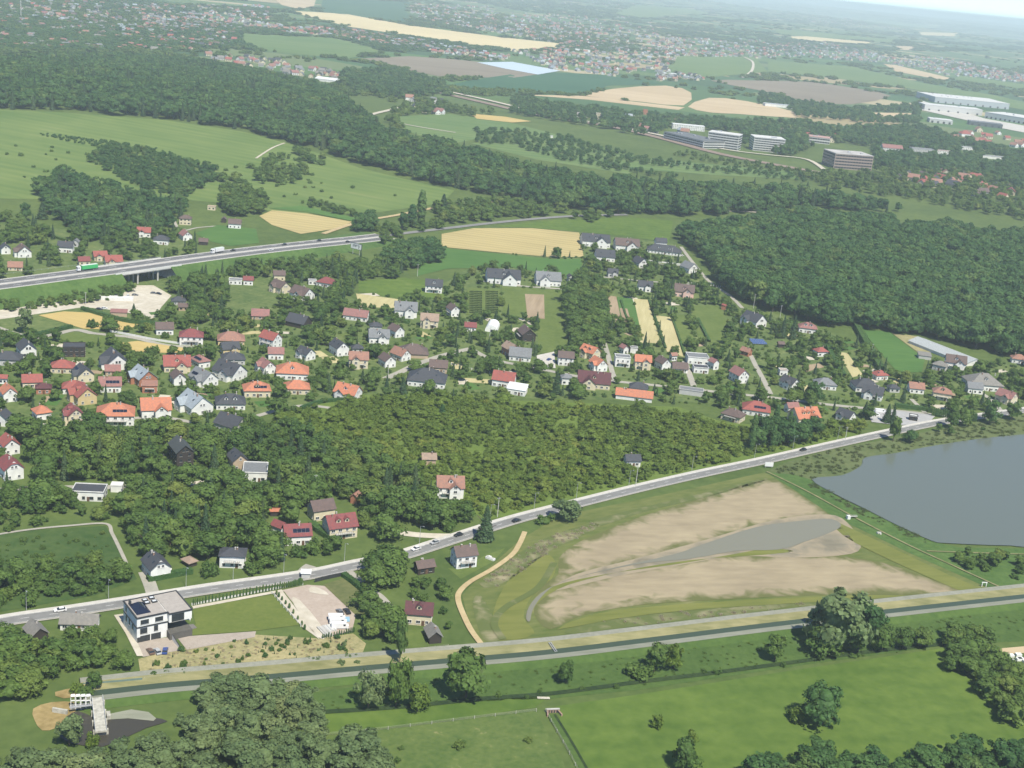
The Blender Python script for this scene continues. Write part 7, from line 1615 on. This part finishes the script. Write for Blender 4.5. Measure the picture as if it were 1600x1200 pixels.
for a in [
    ('broadleaf', 1300, 1012, 84, 84, 'grey', 'large grey green willow standing by the canal at the right', 'willow_tree'),
    ('broadleaf', 1358, 986, 46, 44, 'dark', 'dark round tree right behind the large willow'), ('broadleaf', 1292, 1022, 38, 48, 'mid', 'round tree at the foot of the large willow'),
    ('broadleaf', 1340, 1020, 34, 36, 'bright', 'yellow green round tree right of the willow foot'), ('broadleaf', 1378, 1017, 40, 36, 'mid', 'tree third along the ditch right of the willow'),
    ('broadleaf', 1410, 1014, 34, 34, 'mid', 'tree fourth along the ditch right of the willow'), ('broadleaf', 1440, 1011, 30, 36, 'mid', 'last low tree along the ditch before the gap'),
    ('broadleaf', 1210, 1032, 40, 38, 'mid', 'lone tree on the ditch left of the willow group'), ('broadleaf', 1022, 1050, 46, 38, 'mid', 'taller of two trees on the ditch in the middle of the meadow edge'),
    ('broadleaf', 1052, 1046, 38, 28, 'bright', 'shorter yellow green tree on the ditch beside the taller one'), ('shrub', 998, 1056, 20, 40, 'mid', 'broad low bush left of the two ditch trees'),
    ('broadleaf', 884, 1068, 34, 26, 'mid', 'small tree on the ditch above the culvert'), ('broadleaf', 728, 1090, 72, 68, 'mid', 'big leafy tree standing in front of the canal near the barn'),
    ('broadleaf', 618, 1106, 76, 36, 'mid', 'tall slim tree in front of the canal, left of the big leafy one'), ('broadleaf', 575, 1106, 58, 38, 'grey', 'loose grey green tree in front of the canal below the straw slope'),
    ('broadleaf', 652, 1112, 42, 36, 'bright', 'bright yellow green round tree between slim and big leafy trees'), ('broadleaf', 624, 1040, 80, 22, 'dark', 'narrow dark tree on the far canal bank before the lawn', 'narrow_tree'),
    ('broadleaf', 1284, 1132, 60, 52, 'dark', 'dark lone tree in the front meadow'), ('shrub', 1243, 1126, 24, 25, 'bright', 'bright round bush left of the dark meadow tree'),
    ('shrub', 1026, 1136, 19, 19, 'bright', 'small bright bush in the flowery meadow'), ('broadleaf', 1080, 1166, 26, 18, 'bright', 'yellow green young tree in the front meadow'),
    ('broadleaf', 1068, 1200, 44, 36, 'mid', 'tree at the lower edge below the yellow green young one'), ('conifer', 757, 844, 54, 30, 'mid', 'dark fir beside the main road by the black car'),
    ('broadleaf', 884, 812, 34, 44, 'grey', 'grey roadside tree above the dry reeds'), ('shrub', 852, 818, 16, 24, 'mid', 'bush left of the grey roadside tree'),
    ('column', 657, 352, 54, 13, 'dark', 'tallest columnar poplar beside the straw track'), ('conifer', 692, 334, 31, 27, 'mid', 'broad dark fir right of the tallest poplar'), ('broadleaf', 627, 358, 27, 18, 'dark', 'short dark tree left of the poplar pair'), ('column', 643, 354, 34, 13, 'dark', 'shorter poplar left of the tallest one'),
    ('broadleaf', 41, 346, 31, 20, 'dark', 'round dark tree alone at the upper left paddock'), ('conifer', 66, 342, 28, 18, 'mid', 'conical tree next to the round dark one at the upper left'),
    ('broadleaf', 1395, 690, 42, 20, 'mid', 'loose tree on the lake side of the main road'), ('broadleaf', 1421, 692, 20, 22, 'dark', 'dark low tree on the lake side of the main road'), ('broadleaf', 1485, 670, 36, 22, 'mid', 'tree between main road and lake below the long hedge'), ('broadleaf', 1508, 666, 30, 20, 'mid', 'tree right of the one below the long hedge'), ('broadleaf', 1545, 662, 38, 26, 'dark', 'dark tree by the lake near the white lane'), ('broadleaf', 1580, 656, 30, 28, 'mid', 'tree by the lake closest to the right edge'),
    ('conifer', 1385, 660, 30, 16, 'mid', 'left fir in the paved yard'), ('conifer', 1394, 662, 28, 13, 'mid', 'right fir in the paved yard'), ('conifer', 1350, 654, 28, 14, 'mid', 'fir at the entrance of the paved yard'), ('conifer', 628, 628, 40, 18, 'mid', 'tall fir beside the bent orange roof'), ('conifer', 512, 612, 30, 16, 'mid', 'dark fir left of the bent orange roof'), ('column', 690, 654, 22, 8, 'dark', 'narrow dark cypress at the upper scrub edge'), ('conifer', 868, 615, 36, 20, 'mid', 'fir right of the white sheet roofed building'), ('conifer', 1222, 528, 36, 14, 'mid', 'left of two firs at the dark wood corner'), ('conifer', 1238, 530, 38, 14, 'mid', 'right of two firs at the dark wood corner'), ('conifer', 209, 490, 16, 12, 'mid', 'small fir standing in the gravel yard'), ('broadleaf', 203, 456, 16, 15, 'mid', 'small tree at the bridge mouth'), ('broadleaf', 38, 520, 40, 28, 'grey', 'sparse birch beside the pale yard at the left'), ('shrub', 145, 512, 14, 16, 'mid', 'round bush in the golden hay field'), ('shrub', 163, 517, 8, 8, 'dark', 'little dark bush in the golden hay field'), ('broadleaf', 108, 1165, 48, 40, 'grey', 'tree in front of the weir pool at the left'), ('shrub', 145, 1166, 22, 22, 'bright', 'bright bush in front of the weir deck'), ('conifer', 1175, 398, 26, 30, 'mid', 'fir rising out of the dark wood edge'), ('shrub', 545, 716, 12, 14, 'bright', 'yellow bush in the left wood'), ('shrub', 132, 1088, 16, 24, 'mid', 'bush at the blunt end of the canal'), ('broadleaf', 148, 1078, 30, 26, 'mid', 'small tree at the upper corner of the canal end'), ('shrub', 120, 1082, 14, 20, 'bright', 'bright bush on the orange grass by the canal end'), ('broadleaf', 1268, 630, 34, 26, 'dark', 'dark tree behind the rambling orange house')]:
    single(*a)
# small garden plots between the houses
PM = [M_LAWN, M_GREEN, M_TILL, M_CREAM, M_LAWN, M_SAND]; n = 0; tries = 0
while n < 110 and tries < 6000:
    tries += 1; x, y = random.uniform(0, 1600), random.uniform(440, 640)
    if not inpoly([x], [y], VIL)[0] or any(inpoly([x], [y], f)[0] for f in FIELDS): continue
    p = P(x, y); w, l_ = random.uniform(5, 9), random.uniform(8, 18)
    if (np.hypot(p.x - FT[:, 0], p.y - FT[:, 1]) < FT[:, 2] + w * .55).any() or np.min(np.hypot(RD_P[:, 0] - p.x, RD_P[:, 1] - p.y) - RD_W) < l_ * .55: continue
    a = R(random.choice((34, 34, 124, 10, 95))) + random.uniform(-.08, .08); c, s_ = math.cos(a), math.sin(a); k = random.randrange(len(PM))
    o = sheet('garden_plot', [(p.x + u * l_ * c - v * w * s_, p.y + u * l_ * s_ + v * w * c) for u, v in ((-.5, -.5), (.5, -.5), (.5, .5), (-.5, .5))], PM[k], 1.6); tag(o, ('mown', 'bright green', 'dug', 'dry pale', 'mown', 'gravelled')[k] + ' garden plot between the village houses', 'garden plot', kind='structure'); n += 1
# clipped hedges
def hedge(px, w, h, label, pal='dark'):
    xy, _ = path_xy(px, 6); seg = np.hypot(*np.diff(xy, axis=0).T); cum = np.concatenate([[0], np.cumsum(seg)]); o = xy.mean(0); n = int(cum[-1] * 9 * (w + h) / 4) + 40
    d = RNG.uniform(0, cum[-1], n); s_ = side(xy); f = lambda a: np.interp(d, cum, a); u = RNG.uniform(-1, 1, n); v = RNG.uniform(0, 1, n); top = RNG.uniform(size=n) < w / (w + 2 * h)
    off = np.where(top, u, np.sign(u)) * w / 2; z = np.where(top, 1.0, v) * h; x = f(xy[:, 0]) + f(s_[:, 0]) * off; y = f(xy[:, 1]) + f(s_[:, 1]) * off
    N = np.stack([np.where(top, 0, np.sign(u) * f(s_[:, 0])), np.where(top, 0, np.sign(u) * f(s_[:, 1])), np.where(top, 1., .3)], -1) + RNG.normal(size=(n, 3)) * .35; N /= np.linalg.norm(N, axis=1)[:, None]
    z0 = float(hterr(*o)); me = quads_mesh('hedge', np.stack([x - o[0], y - o[1], z + hterr(x, y) - z0], -1), N, RNG.uniform(.18, .42, n), PROTO[pal][0].materials[0])
    V = [tuple(q.co) for q in me.vertices]; F = [tuple(q.vertices) for q in me.polygons]; b = len(V); m_ = len(xy)
    for k in range(m_):
        for q, zz in ((-.9, 0), (-.9, h * .93), (.9, h * .93), (.9, 0)): p = xy[k] + s_[k] * q * w / 2; V.append((p[0] - o[0], p[1] - o[1], zz + float(hterr(*p)) - z0))
    for k in range(m_ - 1):
        for q in range(3): F.append((b + 4 * k + q, b + 4 * k + 4 + q, b + 4 * k + 5 + q, b + 4 * k + 1 + q))
    m2 = bpy.data.meshes.new('hedge'); m2.from_pydata(V, [], F); m2.materials.append(PROTO[pal][0].materials[0]); tag(link('hedge', m2, None, (o[0], o[1], z0)), label, 'hedge')
for px, w, h, lb in (([(128, 484), (160, 494), (205, 505), (252, 508)], 2.5, 2.6, 'dark clipped hedge between hay field and gravel yard'), ([(0, 535), (60, 524), (112, 512)], 3, 2.2, 'hedge along the pale street at the left'), ([(420, 833), (452, 842), (470, 846)], 1.5, 1.4, 'low hedge before the solar panelled crimson house'), ([(486, 822), (508, 838), (530, 850)], 3.5, 2.6, 'thick hedge between the two crimson roofed houses'), ([(438, 812), (462, 822)], 3, 2.4, 'hedge behind the orange carport'), ([(1398, 636), (1440, 641), (1462, 646)], 3.2, 2.6, 'trimmed hedge beside the paved yard lawn'), ([(536, 900), (556, 914), (586, 944)], 2.4, 1.8, 'hedge between patchy lawn and side road'), ([(660, 573), (700, 582), (745, 588)], 2, 2, 'hedge along the gardens right of the slate bungalow'), ([(600, 500), (640, 506)], 2.5, 2.4, 'hedge above the slate grey twin house'), ([(1288, 530), (1300, 560), (1318, 590)], 3.5, 3, 'hedge left of the narrow straw plot'), ([(1338, 512), (1356, 545), (1376, 580)], 5, 4, 'tall hedge left of the large green field'), ([(1090, 500), (1108, 535)], 2, 2, 'hedge between olive strip and flowery meadow'), ([(888, 460), (892, 520), (896, 560)], 4, 3, 'tall hedge right of the light green strips'), ([(36, 352), (70, 366), (105, 378)], 2.5, 2.2, 'dark hedge crossing the upper left gardens'), ([(1500, 600), (1530, 612)], 2, 2, 'hedge below the large grey hip'), ([(970, 470), (982, 505), (1000, 540)], 1.6, 1.2, 'low dark hedge left of the cream strips'), ([(1014, 470), (1028, 510), (1040, 545)], 1.6, 1.2, 'low dark hedge between the two cream strips'), ([(1050, 497), (1070, 555)], 1.6, 1.2, 'low dark hedge right of the cream strips'), ([(230, 908), (262, 902), (300, 895)], 3, 2.2, 'hedge before the white half hipped house'), ([(470, 640), (500, 630), (540, 626)], 2, 2, 'hedge along the lane behind the orange roofs')):
    hedge(px, w, h, lb)
# rows of thujas and bushes
def thuja_row(px, n, hpx, wpx, label, group):
    q = np.array(smooth_open(px, 6), float); t = np.linspace(0, len(q) - 1, n)
    for u in t:
        x = np.interp(u, np.arange(len(q)), q[:, 0]); y = np.interp(u, np.arange(len(q)), q[:, 1]); p = P(x, y); _, _, k = proj(p.x, p.y, p.z); k = float(k)
        o = link('thuja', PROTO['dark'][random.randrange(12, 14)], None, p, random.uniform(0, 6)); s_ = random.uniform(.85, 1.15); o.scale = (wpx / k / .25, wpx / k / .25, hpx / k * 1.1 * s_); tag(o, label, 'thuja', group)
thuja_row([(302, 946), (372, 933), (440, 920), (472, 914)], 44, 11, 2.6, 'columnar thuja in the row behind the villa road fence', 'thujas behind the villa road fence')
thuja_row([(504, 998), (530, 993), (553, 988)], 15, 8, 2.2, 'columnar thuja at the near end of the parking yard', 'thujas at the end of the parking yard')
thuja_row([(540, 900), (556, 916), (574, 936)], 14, 8, 3, 'thuja in the hedge between patchy lawn and side road', 'thujas beside the side road')
thuja_row([(1456, 650), (1490, 655), (1524, 659)], 26, 13, 3.4, 'thuja in the tall hedge above the lake road', 'thujas of the lake road hedge')
thuja_row([(1082, 447), (1130, 449)], 14, 6, 2.5, 'small thuja before the white posted lane fence', 'thujas at the estate lane')
thuja_row([(432, 930), (452, 951), (476, 984)], 9, 8, 3.5, 'small clipped thuja in the gravel strip beside the villa lawn', 'thujas in the villa gravel strip')
thuja_row([(1036, 444), (1060, 444)], 7, 7, 2.5, 'thuja by the pinkish arched house', 'thujas by the arched house')
ST = [(228, 1036), (292, 1014), (400, 996), (498, 1000), (550, 994), (560, 1010), (540, 1034), (430, 1046), (300, 1058), (230, 1060)]
n = 0
while n < 95:
    x, y = random.uniform(225, 560), random.uniform(992, 1062)
    if not inpoly([x], [y], ST)[0]: continue
    p = P(x, y); s_ = random.uniform(.45, 1.0) * (1.35 if x < 300 or x > 470 else 1); o = link('young_bush', PROTO['mid' if random.random() < .5 else 'dark'][random.choice((6, 7, 9, 10, 11))], None, p, random.uniform(0, 6)); o.scale = (1.5 * s_, 1.5 * s_, 2.0 * s_); tag(o, 'young bush planted on the straw coloured slope below the villa', 'bush', 'young bushes on the straw slope'); n += 1
for i in range(13):
    for j in range(2):
        a, b = P(733 + 25 * j, 456 + i * 2.75), P(753 + 25 * j, 457 + i * 2.75); d = b - a; r = empty('vine_row', a, math.atan2(d.y, d.x)); tag(r, 'short trellised vine row in the garden plot', 'vine row', 'vine rows in the garden plot')
        q = MB(); q.box((d.length / 2, .4, .35), (d.length, .9, .06), MATS['pale mown strip'] if 'pale mown strip' in MATS else CONC); q.build('mulch_strip', r); q = MB()
        for k in range(9): q.box((d.length * (k + .5) / 9, -.5, .5), (d.length / 11, .7, 1.0 + .2 * (k % 3)), leaf_mat('vine leaves', (.03, .06, .018), (.05, .085, .024), (.07, .10, .03))); 
        q.build('foliage', r)

# the largest trees of each kind stand as single things, the rest as one mass per area
HL = [(float(a), float(b), o['label']) for o in list(bpy.data.objects) if o.parent is None and o.get('category') and any(o.name.startswith(q) for q in ('house', 'villa', 'cottage', 'bungalow', 'barn', 'shed', 'hut', 'modern_house', 'garage', 'carport', 'outbuilding', 'kiosk', 'farm_building', 'greenhouse', 'chalet', 'polytunnel', 'weir', 'billboard')) for a, b, _ in [proj(o.location.x, o.location.y, o.location.z + 4)]]
USED_L = set()
def near_label(kind, X, Y, fallback):
    c = sorted(((X - a) ** 2 + ((Y - b) * 1.4) ** 2, a, b, l_) for a, b, l_ in HL)[:4]
    for d2, a, b, l_ in c:
        if d2 > 85 ** 2: break
        dx, dy = X - a, (Y - b) * 1.4; dr = ('right of the ' if dx > 0 else 'left of the ') if abs(dx) > abs(dy) else ('in front of the ' if dy > 0 else 'behind the ')
        for pre in ('', 'nearest '):
            t = pre + dict(broadleaf='leafy tree ', conifer='dark conifer ', shrub='low bush ', column='narrow poplar ')[kind] + dr + l_
            if len(t.split()) <= 16 and t not in USED_L: USED_L.add(t); return t
            break
    return fallback
LIM = dict(broadleaf=225, conifer=105, shrub=150, column=40); rows = []
for ti, t in enumerate(TREES):
    z = hterr(t['x'], t['y']); X, Y, k = proj(t['x'], t['y'], z + t['h'] * .6)
    for i in range(len(X)):
        if 4 < X[i] < 1596 and 4 < Y[i] < 1192: rows.append((k[i] * t['h'][i] * (t['w'][i] ** .3), ti, i, t['k'][i]))
rows.sort(reverse=True); used = {k: 0 for k in LIM}; pickd = set()
for s_, ti, i, k in rows:
    if used[k] < LIM[k]: used[k] += 1; pickd.add((ti, i))
for ti, t in enumerate(TREES):
    z = hterr(t['x'], t['y']); pos = []; siz = []; pk = []
    for i in range(len(t['x'])):
        kd = t['k'][i]; w = t['w'][i] if kd != 'conifer' else t['h'][i] * .40
        if kd == 'column': w = t['h'][i] * .26
        hh = t['h'][i] * (1.2 if kd in ('conifer', 'column') else 1)
        if (ti, i) in pickd: plant(kd, (t['x'][i], t['y'][i], z[i]), hh, w, t['pal'], near_label(kd, *[float(q) for q in proj(t['x'][i], t['y'][i], z[i] + hh * .5)[:2]], dict(broadleaf='leafy ', conifer='dark conical ', shrub='low ', column='narrow upright ')[kd] + t['label']), None, t['key'])
        else:
            a, b = KIND[kd]; pos.append((t['x'][i], t['y'][i], z[i])); siz.append((w / NOMINAL[kd], w / NOMINAL[kd], hh)); pk.append(random.randrange(a, b))
    if pos: stuff('woodland', 'mass of remaining trees: ' + t['key'], 'woodland', pos, siz, pk, PCOL[t['pal']])

# ------------------------------------------------------------------ reeds, far towns
def tufts(name, label, poly, n, h, pal, wf=1.0):
    q = np.array(poly, float); gx, gy = G(q[:, 0], q[:, 1]); x = RNG.uniform(gx.min(), gx.max(), n * 3); y = RNG.uniform(gy.min(), gy.max(), n * 3); k = inpoly(x, y, list(zip(gx, gy))); x, y = x[k][:n], y[k][:n]
    X, Y, _ = proj(x, y, hterr(x, y)); ok = ~inpoly(X, Y, LAKE); x, y = x[ok], y[ok]; m = len(x); hh = RNG.uniform(h * .6, h * 1.3, m)
    return stuff(name, label, name.replace('_', ' '), np.stack([x, y, hterr(x, y)], -1), np.stack([hh * wf, hh * wf, hh], -1), RNG.integers(0, 3, m), pal)
def kit(name, m, n=60):
    c = bpy.data.collections.new(name)
    for s_ in range(3):
        r = np.random.default_rng(500 + s_); V = []; F = []
        for i in range(n):
            a = r.uniform(0, 6.28); d = r.uniform(0, .6); x, y = d * math.cos(a), d * math.sin(a); h = r.uniform(.6, 1.0); b = r.uniform(0, 6.28); w = .05; lx, ly = r.normal(0, .12, 2); i0 = len(V)
            V += [(x - w * math.cos(b), y - w * math.sin(b), 0), (x + w * math.cos(b), y + w * math.sin(b), 0), (x + lx, y + ly, h)]; F.append((i0, i0 + 1, i0 + 2))
        me = bpy.data.meshes.new(name); me.from_pydata(V, [], F); me.materials.append(m); c.objects.link(bpy.data.objects.new(f'{s_} {name}', me))
    return c
KR = kit('dry reeds', leaf_mat('dry reed stems', (.42, .36, .23), (.52, .45, .31), (.60, .54, .40), .55)); KM = kit('meadow herbs', leaf_mat('meadow herb stems', (.10, .16, .03), (.14, .20, .04), (.20, .23, .07), .55)); KG = kit('green reeds', leaf_mat('green reed stems', (.13, .17, .055), (.18, .21, .08), (.25, .24, .13), .55))
tufts('reeds', 'standing green reeds along the upper lake shore', [(1200, 738), (1230, 724), (1300, 704), (1400, 686), (1500, 666), (1640, 644), (1640, 682), (1545, 686), (1400, 710), (1350, 716), (1340, 730), (1310, 744), (1270, 750)], 900, 1.2, KG, 1.8)
tufts('reeds', 'green herbs along the lake side of the dike', [(1270, 750), (1310, 776), (1360, 800), (1455, 846), (1440, 850), (1340, 802), (1260, 760)], 200, 1.0, KG, 1.8)
tufts('reeds', 'dry reed stand at the near marsh corner', [(748, 912), (790, 880), (850, 842), (925, 818), (930, 828), (865, 858), (820, 890), (775, 918)], 170, 1.0, KR, 1.8)
tufts('reeds', 'dry reed stand beside the canal path', [(885, 986), (960, 968), (1060, 956), (1250, 944), (1500, 930), (1420, 940), (1150, 962), (1000, 978), (900, 992)], 170, 1.0, KR, 1.8)
tufts('tall_grass', 'tall grass between canal and ditch', [(430, 1095), (760, 1050), (1000, 1024), (1240, 990), (1640, 952), (1640, 995), (1250, 1036), (1000, 1072), (720, 1096), (440, 1116)], 700, .6, KM, 2.4)
tufts('tall_grass', 'dry tussocks of the straw slope', ST, 260, .6, KR, 1.8)

# distant settlements: small houses of simple shape, the largest as single things
def tiny_house(roof, wall, L=11, W=8.5, he=4.2):
    b = MB(); wm = WM(wall); rm = RM(roof); hr = he + 3.4
    for y, s_ in ((-W / 2, 1), (W / 2, -1)): b.face([(-L / 2 * s_, y, 0), (L / 2 * s_, y, 0), (L / 2 * s_, y, he), (-L / 2 * s_, y, he)], wm)
    for x, s_ in ((L / 2, 1), (-L / 2, -1)): b.face([(x, -W / 2 * s_, 0), (x, W / 2 * s_, 0), (x, W / 2 * s_, he), (x, 0, hr), (x, -W / 2 * s_, he)], wm)
    for x in (-3, 0, 3): b.box((x, -W / 2, 1.6), (1.4, .1, 1.4), GLASS); b.box((x, W / 2, 1.6), (1.4, .1, 1.4), GLASS)
    for y in (-2, 2): b.box((L / 2, y, 1.7), (.1, 1.3, 1.4), GLASS); b.box((-L / 2, y, 1.7), (.1, 1.3, 1.4), GLASS)
    r = MB(); gable_roof(r, -L / 2, L / 2, W, he, hr, rm); return b.mesh('wall'), r.mesh('roof')
FAR_R = ['R', 'S', 'G', 'B', 'D', 'P', 'L', 'G', 'Y', 'S']; FH = [tiny_house(r, random.choice('wgcg')) for r in FAR_R]
KH = bpy.data.collections.new('far house kit')
for i, (a, b) in enumerate(FH):
    m = bpy.data.meshes.new('far house'); q = MB()
    for me in (a, b):
        vs = [v.co.copy() for v in me.vertices]
        for p_ in me.polygons: q.face([vs[v] for v in p_.vertices], me.materials[p_.material_index])
    KH.objects.link(bpy.data.objects.new(f'{i:02d} far house', q.mesh('far house')))
def town(label, poly, n, singles, grp, sc=(.9, 1.3), picks=None):
    q = np.array(poly); pts = []
    tries = 0
    while len(pts) < n and tries < n * 30:
        tries += 1; x, y = random.uniform(q[:, 0].min(), q[:, 0].max()), random.uniform(q[:, 1].min(), q[:, 1].max())
        if inpoly([x], [y], poly)[0] and not any(inpoly([x], [y], f)[0] for f in FIELDS): pts.append((x, y))
    pts = np.array(pts); gx, gy = G(pts[:, 0], pts[:, 1]); ok = np.ones(len(gx), bool); ft = np.array(FOOT)
    for i in range(len(gx)): ok[i] = (np.hypot(gx[i] - ft[:, 0], gy[i] - ft[:, 1]) > ft[:, 2] + 7).all() and all(math.hypot(gx[i] - gx[j], gy[i] - gy[j]) > 13 for j in range(max(0, i - 60), i) if ok[j]) and np.min(np.hypot(RD_P[:, 0] - gx[i], RD_P[:, 1] - gy[i]) - RD_W) > 7
    gx, gy = gx[ok], gy[ok]; z = hterr(gx, gy); order = np.argsort(gy); P_ = []; S_ = []; K_ = []
    for c, i in enumerate(order):
        s_ = random.uniform(*sc); k = random.choice(picks) if picks else random.randrange(len(FH))
        if c < singles:
            r = empty('far_house', (gx[i], gy[i], z[i]), random.uniform(0, 6.28)); r.scale = (s_, s_, s_); tag(r, 'small ' + {'R': 'red', 'S': 'salmon', 'O': 'orange', 'B': 'brown', 'D': 'slate', 'P': 'pinkish', 'L': 'pale metal', 'G': 'grey', 'W': 'white', 'Y': 'weathered grey'}[FAR_R[k]] + ' roofed house ' + label, 'house', grp); link('wall', FH[k][0], r); link('roof', FH[k][1], r)
        else: P_.append((gx[i], gy[i], z[i])); S_.append((s_, s_, s_)); K_.append(k)
    if P_: stuff('far_houses', 'many tiny houses ' + label, 'settlement', P_, S_, K_, KH)
town('among the trees below the brown offices', [(1385, 268), (1480, 270), (1600, 290), (1600, 318), (1480, 300), (1390, 284)], 50, 40, 'houses below the brown offices', (1.1, 1.5), [0, 1, 0, 1, 4, 3, 9])
town('among trees below the white warehouses', [(1475, 212), (1520, 205), (1600, 215), (1600, 240), (1480, 226)], 24, 20, 'houses below the white warehouses', (1.1, 1.6), [0, 1, 0, 9])
town('in the tree belt left of the offices', [(860, 170), (960, 178), (1080, 190), (1080, 212), (1020, 208), (900, 190)], 30, 16, 'houses left of the offices')
town('behind the offices', [(1090, 190), (1160, 196), (1290, 212), (1340, 222), (1290, 224), (1160, 205)], 24, 10, 'houses behind the offices')
town('in the hamlet above the great forest', [(318, 84), (400, 92), (470, 100), (545, 122), (520, 134), (430, 112), (330, 96)], 80, 34, 'houses of the hamlet above the great forest', picks=[0, 1, 2, 5, 8, 4])
town('in the left hamlet above the great forest', [(-10, 40), (60, 60), (180, 72), (290, 70), (300, 80), (150, 80), (-10, 78)], 80, 12, 'houses of the left hamlet above the forest', picks=[0, 1, 2, 5, 8])
town('by the lane leaving the great forest', [(630, 150), (700, 160), (720, 182), (640, 176)], 12, 6, 'houses by the forest lane')
for lb, pl, n in [('in the town at the upper left', [(-10, -4), (230, -4), (330, 40), (420, 60), (330, 75), (150, 60), (-10, 40)], 330), ('in the town behind the great forest', [(200, 10), (420, 10), (430, 50), (360, 50), (230, 40)], 150), ('in the village below the blond field', [(420, 40), (560, 48), (700, 72), (800, 90), (780, 96), (640, 78), (540, 60), (430, 52)], 170), ('on the slope above the blond field', [(630, 6), (760, 10), (840, 50), (800, 56), (700, 40), (640, 24)], 150), ('in the middle of the distant town', [(800, 20), (1000, 28), (1060, 60), (1060, 100), (960, 120), (860, 108), (800, 80)], 420), ('along the far road in the middle distance', [(1000, 60), (1180, 62), (1260, 80), (1240, 92), (1050, 90)], 170), ('in the red roofed hamlet by the distant wood', [(1215, 70), (1290, 66), (1390, 88), (1370, 98), (1260, 90)], 120), ('in the far village on the right', [(1375, 88), (1480, 92), (1620, 122), (1620, 132), (1480, 118), (1390, 100)], 190), ('in the line of yellow houses on the slope', [(1260, 22), (1330, 28), (1430, 44), (1420, 50), (1320, 40), (1260, 34)], 110), ('near the skyline', [(700, -4), (1000, -4), (1250, 6), (1500, 34), (1600, 50), (1600, 64), (1400, 36), (1200, 24), (900, 8)], 170), ('by the white hall in the middle distance', [(1020, 105), (1110, 112), (1110, 126), (1030, 128)], 30)]: town(lb, pl, int(n * 1.7), 0, None)
# far groves and hedges
def groves(label, n, y0, y1, fn, sz, pal='dark', thr=.1):
    px = RNG.uniform(-10, 1610, n); lo = np.maximum((px - 1290) * .104 + 3, y0); py = lo + (y1 - lo) * RNG.uniform(0, 1, n) ** 1.15
    gx, gy = G(px, py); nz = vnoise(gx, gy * .55, fn, 1.7) + .6 * vnoise(gx, gy, fn * .37, 4.1); ok = nz > thr
    bx, by = px, py
    for f in FIELDS: ok &= ~inpoly(bx, by, f)
    for pl in ([(1040, 214), (1300, 270), (1180, 240)],): pass
    ft = np.array(FOOT[-40:]); gx, gy = gx[ok], gy[ok]; d = np.hypot(gx, gy); s_ = RNG.uniform(.7, 1.4, len(gx)) * sz * (1 + d / 9000)
    stuff('far_groves', label, 'woodland', np.stack([gx, gy, hterr(gx, gy) - .5], -1), np.stack([s_, s_, RNG.uniform(6, 12, len(gx))], -1), RNG.integers(9, 12, len(gx)), PCOL[pal])
groves('distant groves and hedges between the fields and towns', 10000, 0, 150, 420, 12, 'mid')
groves('distant dark woods towards the horizon', 11000, -2, 80, 700, 20, 'dark', .0)
groves('far single trees in the fields', 2600, 20, 160, 120, 8, 'mid')
